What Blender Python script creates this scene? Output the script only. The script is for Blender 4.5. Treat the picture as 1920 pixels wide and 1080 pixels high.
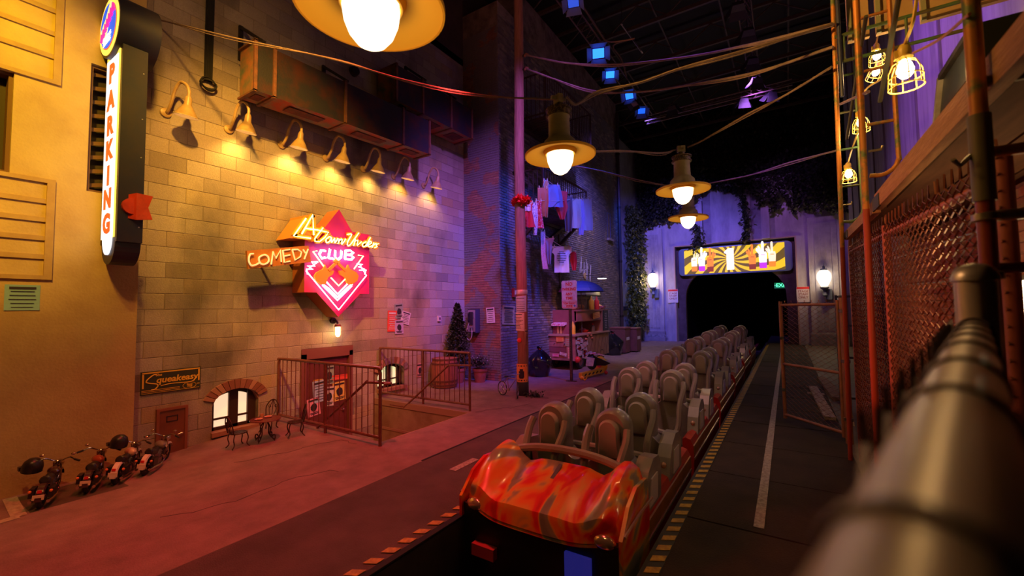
import bpy, bmesh, math, random
from mathutils import Vector as V, Matrix, noise
random.seed(7)
for o in list(bpy.data.objects): bpy.data.objects.remove(o, do_unlink=True)
S = bpy.context.scene
COL = S.collection
PI = math.pi

# ------------------------------------------------------------------ camera
H = 1.9
PITCH, ROLL, YAW, FPX = math.radians(2.9), math.radians(-0.7), math.radians(32.8), 800.0
FW = V((-math.sin(YAW)*math.cos(PITCH), math.cos(YAW)*math.cos(PITCH), math.sin(PITCH)))
R0 = V((math.cos(YAW), math.sin(YAW), 0)); U0 = R0.cross(FW)
RR = R0*math.cos(ROLL) + U0*math.sin(ROLL); UU = U0*math.cos(ROLL) - R0*math.sin(ROLL)
CP = V((0, 0, H))
cam_d = bpy.data.cameras.new('camera'); cam = bpy.data.objects.new('camera', cam_d); COL.objects.link(cam)
cam.matrix_world = Matrix(((RR.x, UU.x, -FW.x, 0), (RR.y, UU.y, -FW.y, 0), (RR.z, UU.z, -FW.z, H), (0, 0, 0, 1)))
cam_d.sensor_width = 36; cam_d.lens = 36*FPX/1920; cam_d.clip_start = 0.004; cam_d.clip_end = 200
cam_d.dof.use_dof = True; cam_d.dof.focus_distance = 7.5; cam_d.dof.aperture_fstop = 1.8
S.camera = cam
S.view_settings.view_transform = 'Standard'; S.view_settings.look = 'None'
S.view_settings.exposure = 0.0; S.view_settings.gamma = 1.0; S.view_settings.use_curve_mapping = False

# ------------------------------------------------------------------ world
w = bpy.data.worlds.new('world'); S.world = w; w.use_nodes = True
w.node_tree.nodes['Background'].inputs[0].default_value = (0.25, 0.2, 0.3, 1)
w.node_tree.nodes['Background'].inputs[1].default_value = 0.012

# ------------------------------------------------------------------ theatre lights, with added fill spots
def spot(name, loc, target, color, watts, angle=60, blend=0.6, size=0.12):
    d = bpy.data.lights.new(name, 'SPOT'); d.energy = watts; d.color = color
    d.spot_size = math.radians(angle); d.spot_blend = blend; d.shadow_soft_size = size
    o = bpy.data.objects.new(name, d); COL.objects.link(o); o.location = loc
    o.rotation_euler = (V(target)-V(loc)).to_track_quat('-Z', 'Y').to_euler()
    return o
def point(name, loc, color, watts, size=0.05):
    d = bpy.data.lights.new(name, 'POINT'); d.energy = watts; d.color = color; d.shadow_soft_size = size
    o = bpy.data.objects.new(name, d); COL.objects.link(o); o.location = loc
    return o
RED, PINK, MAG = (1, .07, .05), (1, .1, .16), (1, .05, .45)
AMB, BLUE, PUR = (1, .5, .06), (.03, .1, 1), (.32, .12, 1)
LIGHTS = dict(
 red_floor=((-4.0, 2.6, 9.0), (-4.6, 2.9, 0), (1, .05, .05), 2300, 50, .9, .25),
 red_wall=((-1.4, 1.8, 6.5), (-7.7, 5.6, 0.3), (1, .1, .1), 900, 36, 1, .2),
 red_mid=((-3.0, 5.5, 8.8), (-4.6, 7.6, 0), (1, .06, .17), 900, 50, .9, .2),
 pink_wall=((-3.6, 6.6, 4.6), (-7.7, 6.3, 1.9), (1, .04, .35), 480, 58, 1, .2),
 purple_corner=((-2.6, 5.2, 7.4), (-7.7, 8.7, 3.0), (.4, .14, 1), 900, 46, 1, .2),
 purple_pillar=((-1.5, 4.5, 8.5), (-7.0, 9.5, 3.8), (.5, .16, 1), 2300, 46, 1, .2),
 red_pillar=((-3.2, 3.6, 5.0), (-6.75, 9.45, 1.4), (1, .06, .05), 620, 34, .8, .2),
 red_pole=((-6.6, 2.4, 3.6), (-5.07, 8.2, 2.0), (1, .07, .07), 260, 34, .6, .1),
 amber_near=((-3.6, -0.6, 7.0), (-7.5, 0.3, 4.6), (1, .58, .03), 1750, 50, .8, .15),
 amber_low=((-3.6, -0.4, 6.0), (-7.5, 0.8, 1.2), (1, .38, .1), 430, 56, .9, .15),
 amber_wall=((-3.2, 1.2, 7.4), (-7.7, 4.2, 3.6), (1, .48, .06), 3000, 50, 1, .15),
 blue_side=((-2.0, 9.0, 8.6), (-6.47, 10.6, 2.6), (.02, .08, 1), 2800, 46, .9, .2),
 blue_far=((-3.6, 12.3, 9.0), (-6.6, 16.5, 3.2), (.2, .16, 1), 2000, 60, .9, .2),
 blue_recess=((-4.3, 16.5, 8.8), (-7.1, 23.5, 2.0), (.03, .1, 1), 1700, 40, .7, .2),
 facade_blue=((-4.2, 15.3, 9.0), (-4.9, 25.4, 4.6), (.2, .14, 1), 4800, 52, .9, .2),
 facade_purple=((-0.7, 15.0, 9.0), (0.3, 25.4, 5.2), (.5, .17, 1), 4400, 50, .9, .2),
 train_key=((-3.2, 4.6, 8.6), (-1.9, 6.6, 0.5), (1, .5, .45), 520, 34, .9, .2),
 train_far=((-1.5, 12.0, 8.6), (-1.9, 14.5, 0.5), (1, .5, .42), 300, 44, .9, .3),
 cart_warm=((-3.0, 9.5, 5.5), (-6.0, 12.8, 0.9), (1, .34, .2), 520, 34, .9, .2),
 scaffold_purple=((-3.4, 7.0, 8.6), (2.2, 9.5, 5.0), (.42, .12, 1), 2400, 60, .9, .2),
 red_fence=((-3.6, 2.2, 1.9), (0.7, 4.2, 1.1), (1, .07, .06), 260, 50, .8, .2),
 stairwell_fill=((-5.0, 1.4, 5.0), (-6.0, 6.3, -.35), (1, .22, .1), 220, 24, .8, .1),  # fill spot added to redden and brighten the stairwell's far wall
 upper_wall_fill=((-3.2, 0.8, 6.4), (-7.7, 3.0, 6.2), (1, .5, .16), 210, 46, 1, .2),  # fill added to lift the dim upper block wall and gooseneck arms
 roof_fill=((-3.0, 5.0, 6.5), (-3.0, 10.0, 12.4), (1, .3, .2), 160, 110, .9, .5),  # upward fill added in mid-air, in place of light bounced onto the joists
 far_wall_warm=((-2.6, 13.0, 8.8), (-6.47, 16.5, 2.4), (1, .6, .35), 800, 50, 1, .2),
 rail_fill=((-1.9, 1.5, 3.25), (0.25, 0.8, 1.85), (1, .5, .22), 120, 50, .9, .1),  # fill added below the nearest hanging lamp to brighten the fence rail
 scaffold_fill=((-2.6, 1.4, 5.6), (0.7, 3.6, 3.6), (1, .48, .1), 420, 60, .9, .12),  # amber fill added for the scaffold tubes and plank edge
 ladder_fill=((-2.8, 2.6, 5.0), (0.9, 6.4, 4.8), (1, .5, .1), 900, 46, .9, .12),  # second amber fill, added to brighten the tan panels and far ladder frame
)
for n, (l, t, c, e, a, b, s) in LIGHTS.items(): spot('stage_and_fill_spot_' + n, l, t, c, e, a, b, s)

# ------------------------------------------------------------------ pixel rays (planning aid: turns a reading into a place)
def ray(x, y): return FW + RR*((x-960)/FPX) + UU*((540-y)/FPX)
def aX(x, y, X): d = ray(x, y); return CP + d*(X/d.x)
def aY(x, y, Y): d = ray(x, y); return CP + d*(Y/d.y)
def aZ(x, y, z=0): d = ray(x, y); return CP + d*((z-H)/d.z)

# ------------------------------------------------------------------ materials
MATS = {}
def _n(nt, t, **k):
    n = nt.nodes.new(t)
    for a, b in k.items(): setattr(n, a, b)
    return n
def M(name, c, c2=None, sc=6.0, rough=.7, metal=0.0, bump=0.0, bsc=40.0, em=0.0, lo=.35, hi=.65, ecol=None, coat=0.0, stretch=None, trans=0.0):
    if name in MATS: return MATS[name]
    m = bpy.data.materials.new(name); m.use_nodes = True; nt = m.node_tree; B = nt.nodes['Principled BSDF']; L = nt.links
    B.inputs['Base Color'].default_value = (*c, 1); B.inputs['Roughness'].default_value = rough; B.inputs['Metallic'].default_value = metal
    B.inputs['Coat Weight'].default_value = coat; B.inputs['Transmission Weight'].default_value = trans
    tc = None
    if c2 is not None or bump:
        tc = _n(nt, 'ShaderNodeNewGeometry').outputs['Position']
        if stretch:
            mp = _n(nt, 'ShaderNodeMapping'); mp.inputs['Scale'].default_value = stretch; L.new(tc, mp.inputs[0]); tc = mp.outputs[0]
    if c2 is not None:
        nz = _n(nt, 'ShaderNodeTexNoise'); nz.inputs['Scale'].default_value = sc; nz.inputs['Detail'].default_value = 6; nz.inputs['Roughness'].default_value = .62
        L.new(tc, nz.inputs['Vector'])
        mr = _n(nt, 'ShaderNodeMapRange'); mr.inputs[1].default_value = lo; mr.inputs[2].default_value = hi; L.new(nz.outputs[0], mr.inputs[0])
        mx = _n(nt, 'ShaderNodeMix', data_type='RGBA'); mx.inputs[6].default_value = (*c, 1); mx.inputs[7].default_value = (*c2, 1)
        L.new(mr.outputs[0], mx.inputs[0]); L.new(mx.outputs[2], B.inputs['Base Color'])
    if bump:
        nb = _n(nt, 'ShaderNodeTexNoise'); nb.inputs['Scale'].default_value = bsc; nb.inputs['Detail'].default_value = 4; L.new(tc, nb.inputs['Vector'])
        bp = _n(nt, 'ShaderNodeBump'); bp.inputs['Strength'].default_value = bump; bp.inputs['Distance'].default_value = .02
        L.new(nb.outputs[0], bp.inputs['Height']); L.new(bp.outputs[0], B.inputs['Normal'])
    if em:
        B.inputs['Emission Color'].default_value = (*(ecol or c), 1); B.inputs['Emission Strength'].default_value = em
    MATS[name] = m; return m
def masonry(name, axis, bw, bh, z0, cols, paint=None, pthr=(.45, .55), psc=1.2, stain=.5, bump=.5, y0=0.0):
    """per-unit colour from the unit's own cell; optional peeled paint patches; soot stains"""
    if name in MATS: return MATS[name]
    m = bpy.data.materials.new(name); m.use_nodes = True; nt = m.node_tree; B = nt.nodes['Principled BSDF']; L = nt.links
    B.inputs['Roughness'].default_value = .85
    pos = _n(nt, 'ShaderNodeNewGeometry').outputs['Position']
    sp = _n(nt, 'ShaderNodeSeparateXYZ'); L.new(pos, sp.inputs[0])
    def mth(op, a, b=None):
        n = _n(nt, 'ShaderNodeMath', operation=op)
        for i, q in enumerate((a, b)):
            if q is None: continue
            if isinstance(q, (int, float)): n.inputs[i].default_value = q
            else: L.new(q, n.inputs[i])
        return n.outputs[0]
    row = mth('FLOOR', mth('DIVIDE', mth('SUBTRACT', sp.outputs[2], z0), bh))
    off = mth('MULTIPLY', mth('MODULO', mth('ADD', row, 100), 2), bw/2)
    colm = mth('FLOOR', mth('DIVIDE', mth('SUBTRACT', mth('SUBTRACT', sp.outputs[axis], y0), off), bw))
    cb = _n(nt, 'ShaderNodeCombineXYZ'); L.new(row, cb.inputs[0]); L.new(colm, cb.inputs[1])
    wn = _n(nt, 'ShaderNodeTexWhiteNoise'); L.new(cb.outputs[0], wn.inputs[0])
    rp = _n(nt, 'ShaderNodeValToRGB'); e = rp.color_ramp.elements
    e[0].position = 0; e[0].color = (*cols[0], 1); e[1].position = 1; e[1].color = (*cols[-1], 1)
    for i, cc in enumerate(cols[1:-1]): q = e.new((i+1)/(len(cols)-1)); q.color = (*cc, 1)
    L.new(wn.outputs[0], rp.inputs[0]); col = rp.outputs[0]
    def nzm(scale, lo, hi, detail=6, vec=pos):
        n = _n(nt, 'ShaderNodeTexNoise'); n.inputs['Scale'].default_value = scale; n.inputs['Detail'].default_value = detail; L.new(vec, n.inputs['Vector'])
        r = _n(nt, 'ShaderNodeMapRange'); r.inputs[1].default_value = lo; r.inputs[2].default_value = hi; L.new(n.outputs[0], r.inputs[0]); return r.outputs[0]
    def mix(f, a, b):
        x = _n(nt, 'ShaderNodeMix', data_type='RGBA'); L.new(f, x.inputs[0])
        for i, q in ((6, a), (7, b)):
            if isinstance(q, tuple): x.inputs[i].default_value = (*q, 1)
            else: L.new(q, x.inputs[i])
        return x.outputs[2]
    if paint: col = mix(nzm(psc, pthr[0], pthr[1], 8), col, paint)
    if stain:
        mp = _n(nt, 'ShaderNodeMapping'); mp.inputs['Scale'].default_value = (.9, .9, .55); L.new(pos, mp.inputs[0])
        f = mth('MULTIPLY', nzm(1.1, .5, .72, 5, mp.outputs[0]), stain)
        col = mix(f, col, (.05, .04, .035))
    fine = nzm(60, .3, .7, 3)
    col = mix(mth('MULTIPLY', fine, .22), col, (.08, .07, .06))
    L.new(col, B.inputs['Base Color'])
    nb = _n(nt, 'ShaderNodeTexNoise'); nb.inputs['Scale'].default_value = 55; nb.inputs['Detail'].default_value = 5; L.new(pos, nb.inputs['Vector'])
    bp = _n(nt, 'ShaderNodeBump'); bp.inputs['Strength'].default_value = bump; bp.inputs['Distance'].default_value = .015
    L.new(nb.outputs[0], bp.inputs['Height']); L.new(bp.outputs[0], B.inputs['Normal'])
    MATS[name] = m; return m

# ------------------------------------------------------------------ mesh builder
def basis(d):
    d = V(d).normalized(); a = V((0, 0, 1)) if abs(d.z) < .95 else V((1, 0, 0))
    x = d.cross(a).normalized(); return x, d.cross(x).normalized()
class MB:
    def __init__(s): s.v = []; s.f = []; s.mi = []; s.cur = 0
    def quadset(s, vs, fs):
        b = len(s.v); s.v += [V(p) for p in vs]; s.f += [tuple(b+i for i in f) for f in fs]; s.mi += [s.cur]*len(fs); return s
    def box(s, a, b, rz=0, c=None):
        x0, y0, z0 = a; x1, y1, z1 = b
        p = [V(q) for q in ((x0,y0,z0),(x1,y0,z0),(x1,y1,z0),(x0,y1,z0),(x0,y0,z1),(x1,y0,z1),(x1,y1,z1),(x0,y1,z1))]
        if rz:
            c = V(c) if c is not None else V(((x0+x1)/2, (y0+y1)/2, 0)); m = Matrix.Rotation(rz, 3, 'Z'); p = [m @ (q-c)+c for q in p]
        return s.quadset(p, [(3,2,1,0),(4,5,6,7),(0,1,5,4),(1,2,6,5),(2,3,7,6),(3,0,4,7)])
    def bar(s, a, b, w, h, up=(0, 0, 1)):
        a, b = V(a), V(b); d = (b-a).normalized(); r = d.cross(V(up)); r = r.normalized() if r.length > 1e-4 else basis(d)[0]; u = r.cross(d).normalized()
        p = [q + r*(i*w/2) + u*(j*h/2) for q in (a, b) for i, j in ((-1,-1),(1,-1),(1,1),(-1,1))]
        return s.quadset(p, [(0,1,2,3),(7,6,5,4),(0,4,5,1),(1,5,6,2),(2,6,7,3),(3,7,4,0)])
    def cyl(s, a, b, r, r2=None, n=12, caps=True):
        return s.tube([a, b], [r, r if r2 is None else r2], n, caps)
    def tube(s, pts, r, n=8, caps=True):
        pts = [V(p) for p in pts]; rs = r if isinstance(r, (list, tuple)) else [r]*len(pts); vs = []; fs = []; x = None
        for i, p in enumerate(pts):
            d = (pts[min(i+1, len(pts)-1)] - pts[max(i-1, 0)]); d = d.normalized() if d.length > 1e-7 else V((0,0,1))
            if x is None: x, y = basis(d)
            else:
                x = (x - d*x.dot(d)); x = x.normalized() if x.length > 1e-5 else basis(d)[0]; y = d.cross(x)
            for k in range(n): t = 2*PI*k/n; vs.append(p + (x*math.cos(t)+y*math.sin(t))*rs[i])
        for i in range(len(pts)-1):
            for k in range(n): k2 = (k+1) % n; fs.append((i*n+k, i*n+k2, (i+1)*n+k2, (i+1)*n+k))
        if caps: fs.append(tuple(range(n-1, -1, -1))); fs.append(tuple((len(pts)-1)*n+k for k in range(n)))
        return s.quadset(vs, fs)
    def lathe(s, c, prof, n=24, axis=(0, 0, 1), close=False):
        c = V(c); ax = V(axis).normalized(); x, y = basis(ax); vs = []; fs = []
        for r, h in prof:
            for k in range(n): t = 2*PI*k/n; vs.append(c + ax*h + (x*math.cos(t)+y*math.sin(t))*max(r, 1e-4))
        for i in range(len(prof)-1):
            for k in range(n): k2 = (k+1) % n; fs.append((i*n+k, i*n+k2, (i+1)*n+k2, (i+1)*n+k))
        return s.quadset(vs, fs)
    def sph(s, c, r, n=12, sc=(1, 1, 1)):
        c = V(c); m = n//2+1; vs = []; fs = []
        for i in range(m+1):
            ph = PI*i/m
            for k in range(n): t = 2*PI*k/n; vs.append(c + V((r*sc[0]*math.sin(ph)*math.cos(t), r*sc[1]*math.sin(ph)*math.sin(t), r*sc[2]*math.cos(ph))))
        for i in range(m):
            for k in range(n): k2 = (k+1) % n; fs.append((i*n+k, (i+1)*n+k, (i+1)*n+k2, i*n+k2))
        return s.quadset(vs, fs)
    def prism(s, poly, ext):
        """poly: list of 3D points (planar), extruded by vector ext"""
        n = len(poly); e = V(ext); vs = [V(p) for p in poly] + [V(p)+e for p in poly]
        fs = [tuple(range(n-1, -1, -1)), tuple(range(n, 2*n))] + [(i, (i+1) % n, n+(i+1) % n, n+i) for i in range(n)]
        return s.quadset(vs, fs)
    def text(s, t, size, o, r, u, depth=.003, bold=0.0, shear=0.0, align='CENTER', xs=1.0):
        cu = bpy.data.curves.new('t', 'FONT'); cu.body = t; cu.size = size; cu.align_x = align; cu.align_y = 'CENTER'
        cu.extrude = depth/2; cu.offset = bold; cu.shear = shear; cu.resolution_u = 3; cu.space_line = .85
        ob = bpy.data.objects.new('t', cu); COL.objects.link(ob)
        me = ob.to_mesh(); o = V(o); r = V(r).normalized()*xs; u = V(u).normalized(); nn = r.cross(u).normalized()
        s.quadset([o + r*q.co.x + u*q.co.y + nn*(q.co.z+depth/2) for q in me.vertices], [tuple(p.vertices) for p in me.polygons])
        ob.to_mesh_clear(); bpy.data.objects.remove(ob); bpy.data.curves.remove(cu); return s
    def mesh(s, name, mats, off=V((0, 0, 0)), smooth=False):
        me = bpy.data.meshes.new(name); me.from_pydata([tuple(p-off) for p in s.v], [], s.f)
        for m in (mats if isinstance(mats, (list, tuple)) else [mats]): me.materials.append(m)
        if any(s.mi): me.polygons.foreach_set('material_index', s.mi)
        me.update()
        if smooth:
            me.polygons.foreach_set('use_smooth', [True]*len(me.polygons))
            try: me.set_sharp_from_angle(angle=math.radians(38))
            except Exception: pass
        return me
    def build(s, name, mats, parent=None, smooth=False):
        """vertices are in world space for things built in place"""
        if parent is None:
            xs = [p.x for p in s.v]; ys = [p.y for p in s.v]; zs = [p.z for p in s.v]
            off = V(((min(xs)+max(xs))/2, (min(ys)+max(ys))/2, min(zs)))
        else:
            off = V((0, 0, 0)); q = parent
            while q: off += q.location; q = q.parent
        o = bpy.data.objects.new(name, s.mesh(name, mats, off, smooth)); COL.objects.link(o)
        if parent is None: o.location = off
        else: o.parent = parent
        return o
def tag(o, label=None, cat=None, group=None, kind=None):
    if label: o['label'] = label
    if cat: o['category'] = cat
    if group: o['group'] = group
    if kind: o['kind'] = kind
    return o
def thing(name, loc, label, cat, group=None):
    o = bpy.data.objects.new(name, None); COL.objects.link(o); o.location = loc; o.empty_display_size = .1
    return tag(o, label, cat, group)
def struct(o): o['kind'] = 'structure'; return o
def dup(o, parent=None):
    c = o.copy(); COL.objects.link(c); c.parent = parent
    for ch in o.children: dup(ch, c)
    return c
def cat_pts(pts, n=8):
    """smooth Catmull-Rom through 3D points"""
    p = [V(q) for q in pts]; p = [p[0]*2-p[1]] + p + [p[-1]*2-p[-2]]; out = []
    for i in range(1, len(p)-2):
        for k in range(n):
            t = k/n; a, b, c, d = p[i-1], p[i], p[i+1], p[i+2]
            out.append(.5*((2*b)+(c-a)*t+(2*a-5*b+4*c-d)*t*t+(3*b-a-3*c+d)*t**3))
    out.append(p[-2]); return out

# common materials
soot = M('soot_black', (.012, .011, .012), rough=.8)
iron = M('black_iron', (.03, .028, .028), (.06, .045, .04), 18, rough=.5, metal=.6)
rail_red = M('brown_painted_steel', (.25, .1, .07), (.17, .06, .045), 14, rough=.38, metal=.2)
paper = M('white_paper', (.72, .7, .68), (.6, .56, .52), 9, rough=.8)
paper_pink = M('pink_paper', (.8, .32, .45), rough=.8)
paper_red = M('red_paper', (.75, .08, .05), rough=.8)
paper_green = M('green_paper', (.28, .38, .3), rough=.8)
paper_yel = M('yellow_paper', (.75, .55, .12), rough=.8)
paper_blue = M('pale_blue_paper', (.42, .56, .75), rough=.8)
paper_tan = M('tan_paper', (.42, .38, .22), rough=.85)
ink = M('dark_ink', (.03, .02, .03), rough=.8)
red_ink = M('red_ink', (.7, .02, .02), rough=.6)
# ================================================================== SETTING
def sm(t): t = max(0, min(1, t)); return t*t*(3-2*t)
def zf(x, y): return -.17*max(0, min(1, (4.05-y)/1.75))*sm((-3.2-x)/3.9)
XL, XP, YP, YB = -7.7, -6.47, 9.45, 25.4      # left wall, far brick wall, pillar face, tunnel facade
WELL = (-7.7, -5.06, 4.2, 6.3)

def grid_floor(name, x0, x1, y0, y1, step, mat, hole=None, dz=0):
    mb = MB(); nx = round((x1-x0)/step); ny = round((y1-y0)/step); idx = {}
    def vid(i, j):
        if (i, j) not in idx:
            x = x0+(x1-x0)*i/nx; y = y0+(y1-y0)*j/ny; idx[(i, j)] = len(mb.v); mb.v.append(V((x, y, zf(x, y)+dz)))
        return idx[(i, j)]
    for i in range(nx):
        for j in range(ny):
            cx = x0+(x1-x0)*(i+.5)/nx; cy = y0+(y1-y0)*(j+.5)/ny
            if hole and hole[0] < cx < hole[1] and hole[2] < cy < hole[3]: continue
            mb.f.append((vid(i, j), vid(i+1, j), vid(i+1, j+1), vid(i, j+1))); mb.mi.append(0)
    return mb.build(name, mat)
conc = M('sidewalk_concrete', (.3, .19, .17), (.2, .125, .11), 3.2, rough=.75, bump=.35, bsc=70)
asph = M('street_asphalt', (.12, .085, .08), (.075, .055, .05), 2.3, rough=.85, bump=.6, bsc=90)
deckm = M('platform_deck_dark', (.045, .027, .019), (.026, .017, .013), 2.5, rough=.9, bump=.4, bsc=60)
fl = struct(grid_floor('floor', -7.86, -3.96, -1.5, 26.1, .12, conc, WELL))
fa = struct(grid_floor('floor_street', -3.96, -2.6, -1.5, 26.1, .34, asph))
mb = MB().box((-3.985, 4.0, -.01), (-3.955, 26, .004)); mb.build('joint', soot, fl)
crk = M('crack_filler', (.03, .02, .02), rough=.9)
for pts in ([(-6.3, 2.9), (-5.9, 3.4), (-5.8, 3.9), (-5.5, 4.05), (-5.2, 4.0)], [(-4.95, 6.4), (-4.75, 6.9), (-4.6, 7.0), (-4.4, 7.6)], [(-5.2, 1.7), (-4.9, 2.3), (-4.95, 2.9), (-4.6, 3.4)]):
    pp = []
    for (a, b), (c, d) in zip(pts, pts[1:]):
        for k in range(5):
            t = k/5; x = a+(c-a)*t+random.uniform(-.05, .05); y = b+(d-b)*t+random.uniform(-.05, .05); pp.append((x, y, zf(x, y)+.001))
    MB().tube(pp, .0022, 4).build('crack', crk, fl)
white_paint = M('worn_white_paint', (.5, .45, .4), (.25, .2, .18), 30, rough=.7)
bay = M('yellowed_bay_paint', (.55, .47, .33), (.35, .28, .2), 25, rough=.7)
def strip(name, pts, wd, mat, parent, h=.003):
    mb = MB()
    for (a, b), (c, d) in zip(pts, pts[1:]):
        n = max(2, int(math.hypot(c-a, d-b)/.15)); dx, dy = (c-a), (d-b); l = math.hypot(dx, dy); px, py = -dy/l*wd/2, dx/l*wd/2; vs = []
        for k in range(n+1):
            x = a+dx*k/n; y = b+dy*k/n
            vs += [(x+px, y+py, zf(x, y)+h+.002), (x-px, y-py, zf(x, y)+h+.002)]
        mb.quadset(vs, [(2*k+1, 2*k+3, 2*k+2, 2*k) for k in range(n)])
    return mb.build(name, mat, parent)
strip('bay_line', [(-7.5, 1.06), (-6.72, 1.02), (-6.72, 1.01), (-6.66, .1)], .11, bay, fl)
strip('bay_patch', [(-7.42, .62), (-6.9, .6)], .5, M('dark_green_patch', (.05, .055, .03), rough=.8), fl)
strip('lane_dash', [(-3.42, 3.95), (-3.42, 4.4)], .1, white_paint, fa)
strip('dark_floor_strip', [(-7.45, 1.5), (-6.75, 1.5)], .8, M('dark_floor_mottled', (.07, .055, .035), (.11, .07, .05), 5, rough=.7), fl, -.001)  # darker mottled strip on the floor beneath the motorbikes

# launch trench and right-hand platform
trench = MB(); trench.box((-2.62, -1.5, -1.05), (-.98, 42, -1.0)); trench.box((-2.64, -1.5, -1.0), (-2.6, 42, -.012)); trench.box((-.98, -1.5, -1.0), (-.94, 42, -.012))
tr = struct(trench.build('floor_trench', M('trench_black', (.02, .018, .017), (.035, .028, .025), 5, rough=.6)))
steel = M('worn_steel', (.32, .3, .28), (.12, .1, .09), 12, rough=.35, metal=.8)
for x in (-2.35, -1.25):
    mb = MB().box((x-.05, -1.5, -.62), (x+.05, 40, -.5)); mb.box((x-.015, -1.5, -1.0), (x+.015, 40, -.62)); mb.build('track_rail', steel, tr)
for k in range(26): MB().box((-2.5, -1+k*1.2, -.82), (-1.1, -.85+k*1.2, -.68)).build('cross_tie', iron, tr)
MB().box((-1.88, -1.5, -.8), (-1.72, 40, -.62)).build('launch_channel', M('launch_channel_red', (.25, .03, .03), rough=.5), tr)
pf = struct(MB().box((-.98, -1.5, -.3), (3.2, 26.1, -.03)).build('floor_platform', soot))
y = -1.0
while y < 25.4:
    MB().box((-.84, y+.012, -.03), (.62, y+1.29, random.uniform(-.003, .003))).build('deck_panel', deckm, pf); y += 1.3
MB().box((.63, -1.5, -.03), (3.2, 26, -.002)).build('deck_apron', M('apron_concrete', (.16, .12, .1), (.1, .075, .06), 3, rough=.7), pf)
MB().box((-.94, -1.5, -.3), (-.84, 25.4, .004)).build('edge_curb', M('edge_black', (.03, .028, .025), rough=.6), pf)
hazard = M('hazard_yellow', (.6, .38, .03), (.32, .19, .03), 20, rough=.6)
def haz(x0, x1, ya, yb, parent):
    y = ya
    while y < yb:
        MB().prism([(x0, y, .006), (x1, y+.05, .006), (x1, y+.13, .006), (x0, y+.08, .006)], (0, 0, .003)).build('hazard_stripe', hazard, parent); y += .17
haz(-.94, -.845, 2.3, 24.5, pf)
MB().box((-2.66, -1.5, -.02), (-2.6, 26, .003)).build('edge_curb', soot, fa)
haz(-2.76, -2.665, .8, 9.0, fa)
MB().box((-.32, 4.3, .003), (-.24, 25, .006)).build('white_line', white_paint, pf)

# ---- masonry helper
def rects_minus(r, holes):
    out = [r]
    for h in holes:
        nx = []
        for a0, a1, b0, b1 in out:
            if h[0] >= a1 or h[1] <= a0 or h[2] >= b1 or h[3] <= b0: nx.append((a0, a1, b0, b1)); continue
            if h[0] > a0: nx.append((a0, h[0], b0, b1))
            if h[1] < a1: nx.append((h[1], a1, b0, b1))
            m0, m1 = max(a0, h[0]), min(a1, h[1])
            if h[2] > b0: nx.append((m0, m1, b0, h[2]))
            if h[3] < b1: nx.append((m0, m1, h[3], b1))
        out = nx
    return [q for q in out if q[1]-q[0] > .02 and q[3]-q[2] > .015]
def brickwork(wall, axis, plane, side, a0, a1, z0, z1, bw, bh, gap, mat, name, holes=(), limit=300, y0=0.0, depth=.012, zz=0.0):
    """individual units proud of the mortar plane. axis: 1 wall runs along Y (plane = X), 0 wall runs along X (plane = Y)"""
    units = []; row0 = math.floor((z0-zz)/bh+1e-6); row = row0
    while row*bh+zz < z1:
        off = (bw/2) if (row % 2) else 0; c = math.floor((a0-y0-off)/bw)
        while y0+off+c*bw < a1:
            s0 = max(y0+off+c*bw, a0); s1 = min(y0+off+(c+1)*bw, a1)
            for q in rects_minus((s0+gap/2, s1-gap/2, max(row*bh+zz, z0)+gap/2, min((row+1)*bh+zz, z1)-gap/2), holes): units.append(q)
            c += 1
        row += 1
    def ctr(q):
        a = (q[0]+q[1])/2; b = (q[2]+q[3])/2; return V((plane, a, b)) if axis == 1 else V((a, plane, b))
    units.sort(key=lambda q: -((q[1]-q[0])*(q[3]-q[2]))/((ctr(q)-CP).length**2))
    cache = {}; rest = MB()
    for i, q in enumerate(units):
        c = ctr(q); ha, hb = (q[1]-q[0])/2, (q[3]-q[2])/2; d = depth+random.uniform(-.3, .4)*depth*.6; o = d*side; ch = min(.006, bh*.06)
        def pts(c):
            f = []
            for (sa, sb) in ((-1,-1),(1,-1),(1,1),(-1,1)): f.append((0, sa*ha, sb*hb))
            for (sa, sb) in ((-1,-1),(1,-1),(1,1),(-1,1)): f.append((o, sa*(ha-ch), sb*(hb-ch)))
            return [c + (V((x, a, b)) if axis == 1 else V((a, x, b))) for x, a, b in f]
        fs = [(4,5,6,7),(0,1,5,4),(1,2,6,5),(2,3,7,6),(3,0,4,7)]
        if (side < 0) == (axis == 1): fs = [tuple(reversed(f)) for f in fs]
        if i < limit:
            key = (round(ha, 3), round(hb, 3), i % 3)
            if key not in cache:
                m = MB(); m.quadset(pts(V((0, 0, 0))), fs); cache[key] = m.mesh(name, mat)
            ob = bpy.data.objects.new(name, cache[key]); COL.objects.link(ob); ob.parent = wall; ob.location = c-wall.location
        else: rest.quadset(pts(c), fs)
    if rest.v: tag(rest.build(name+'s', mat, wall), kind='stuff')

mortar = M('mortar_dark', (.3, .24, .19), (.13, .1, .08), 3, rough=.95)
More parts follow.
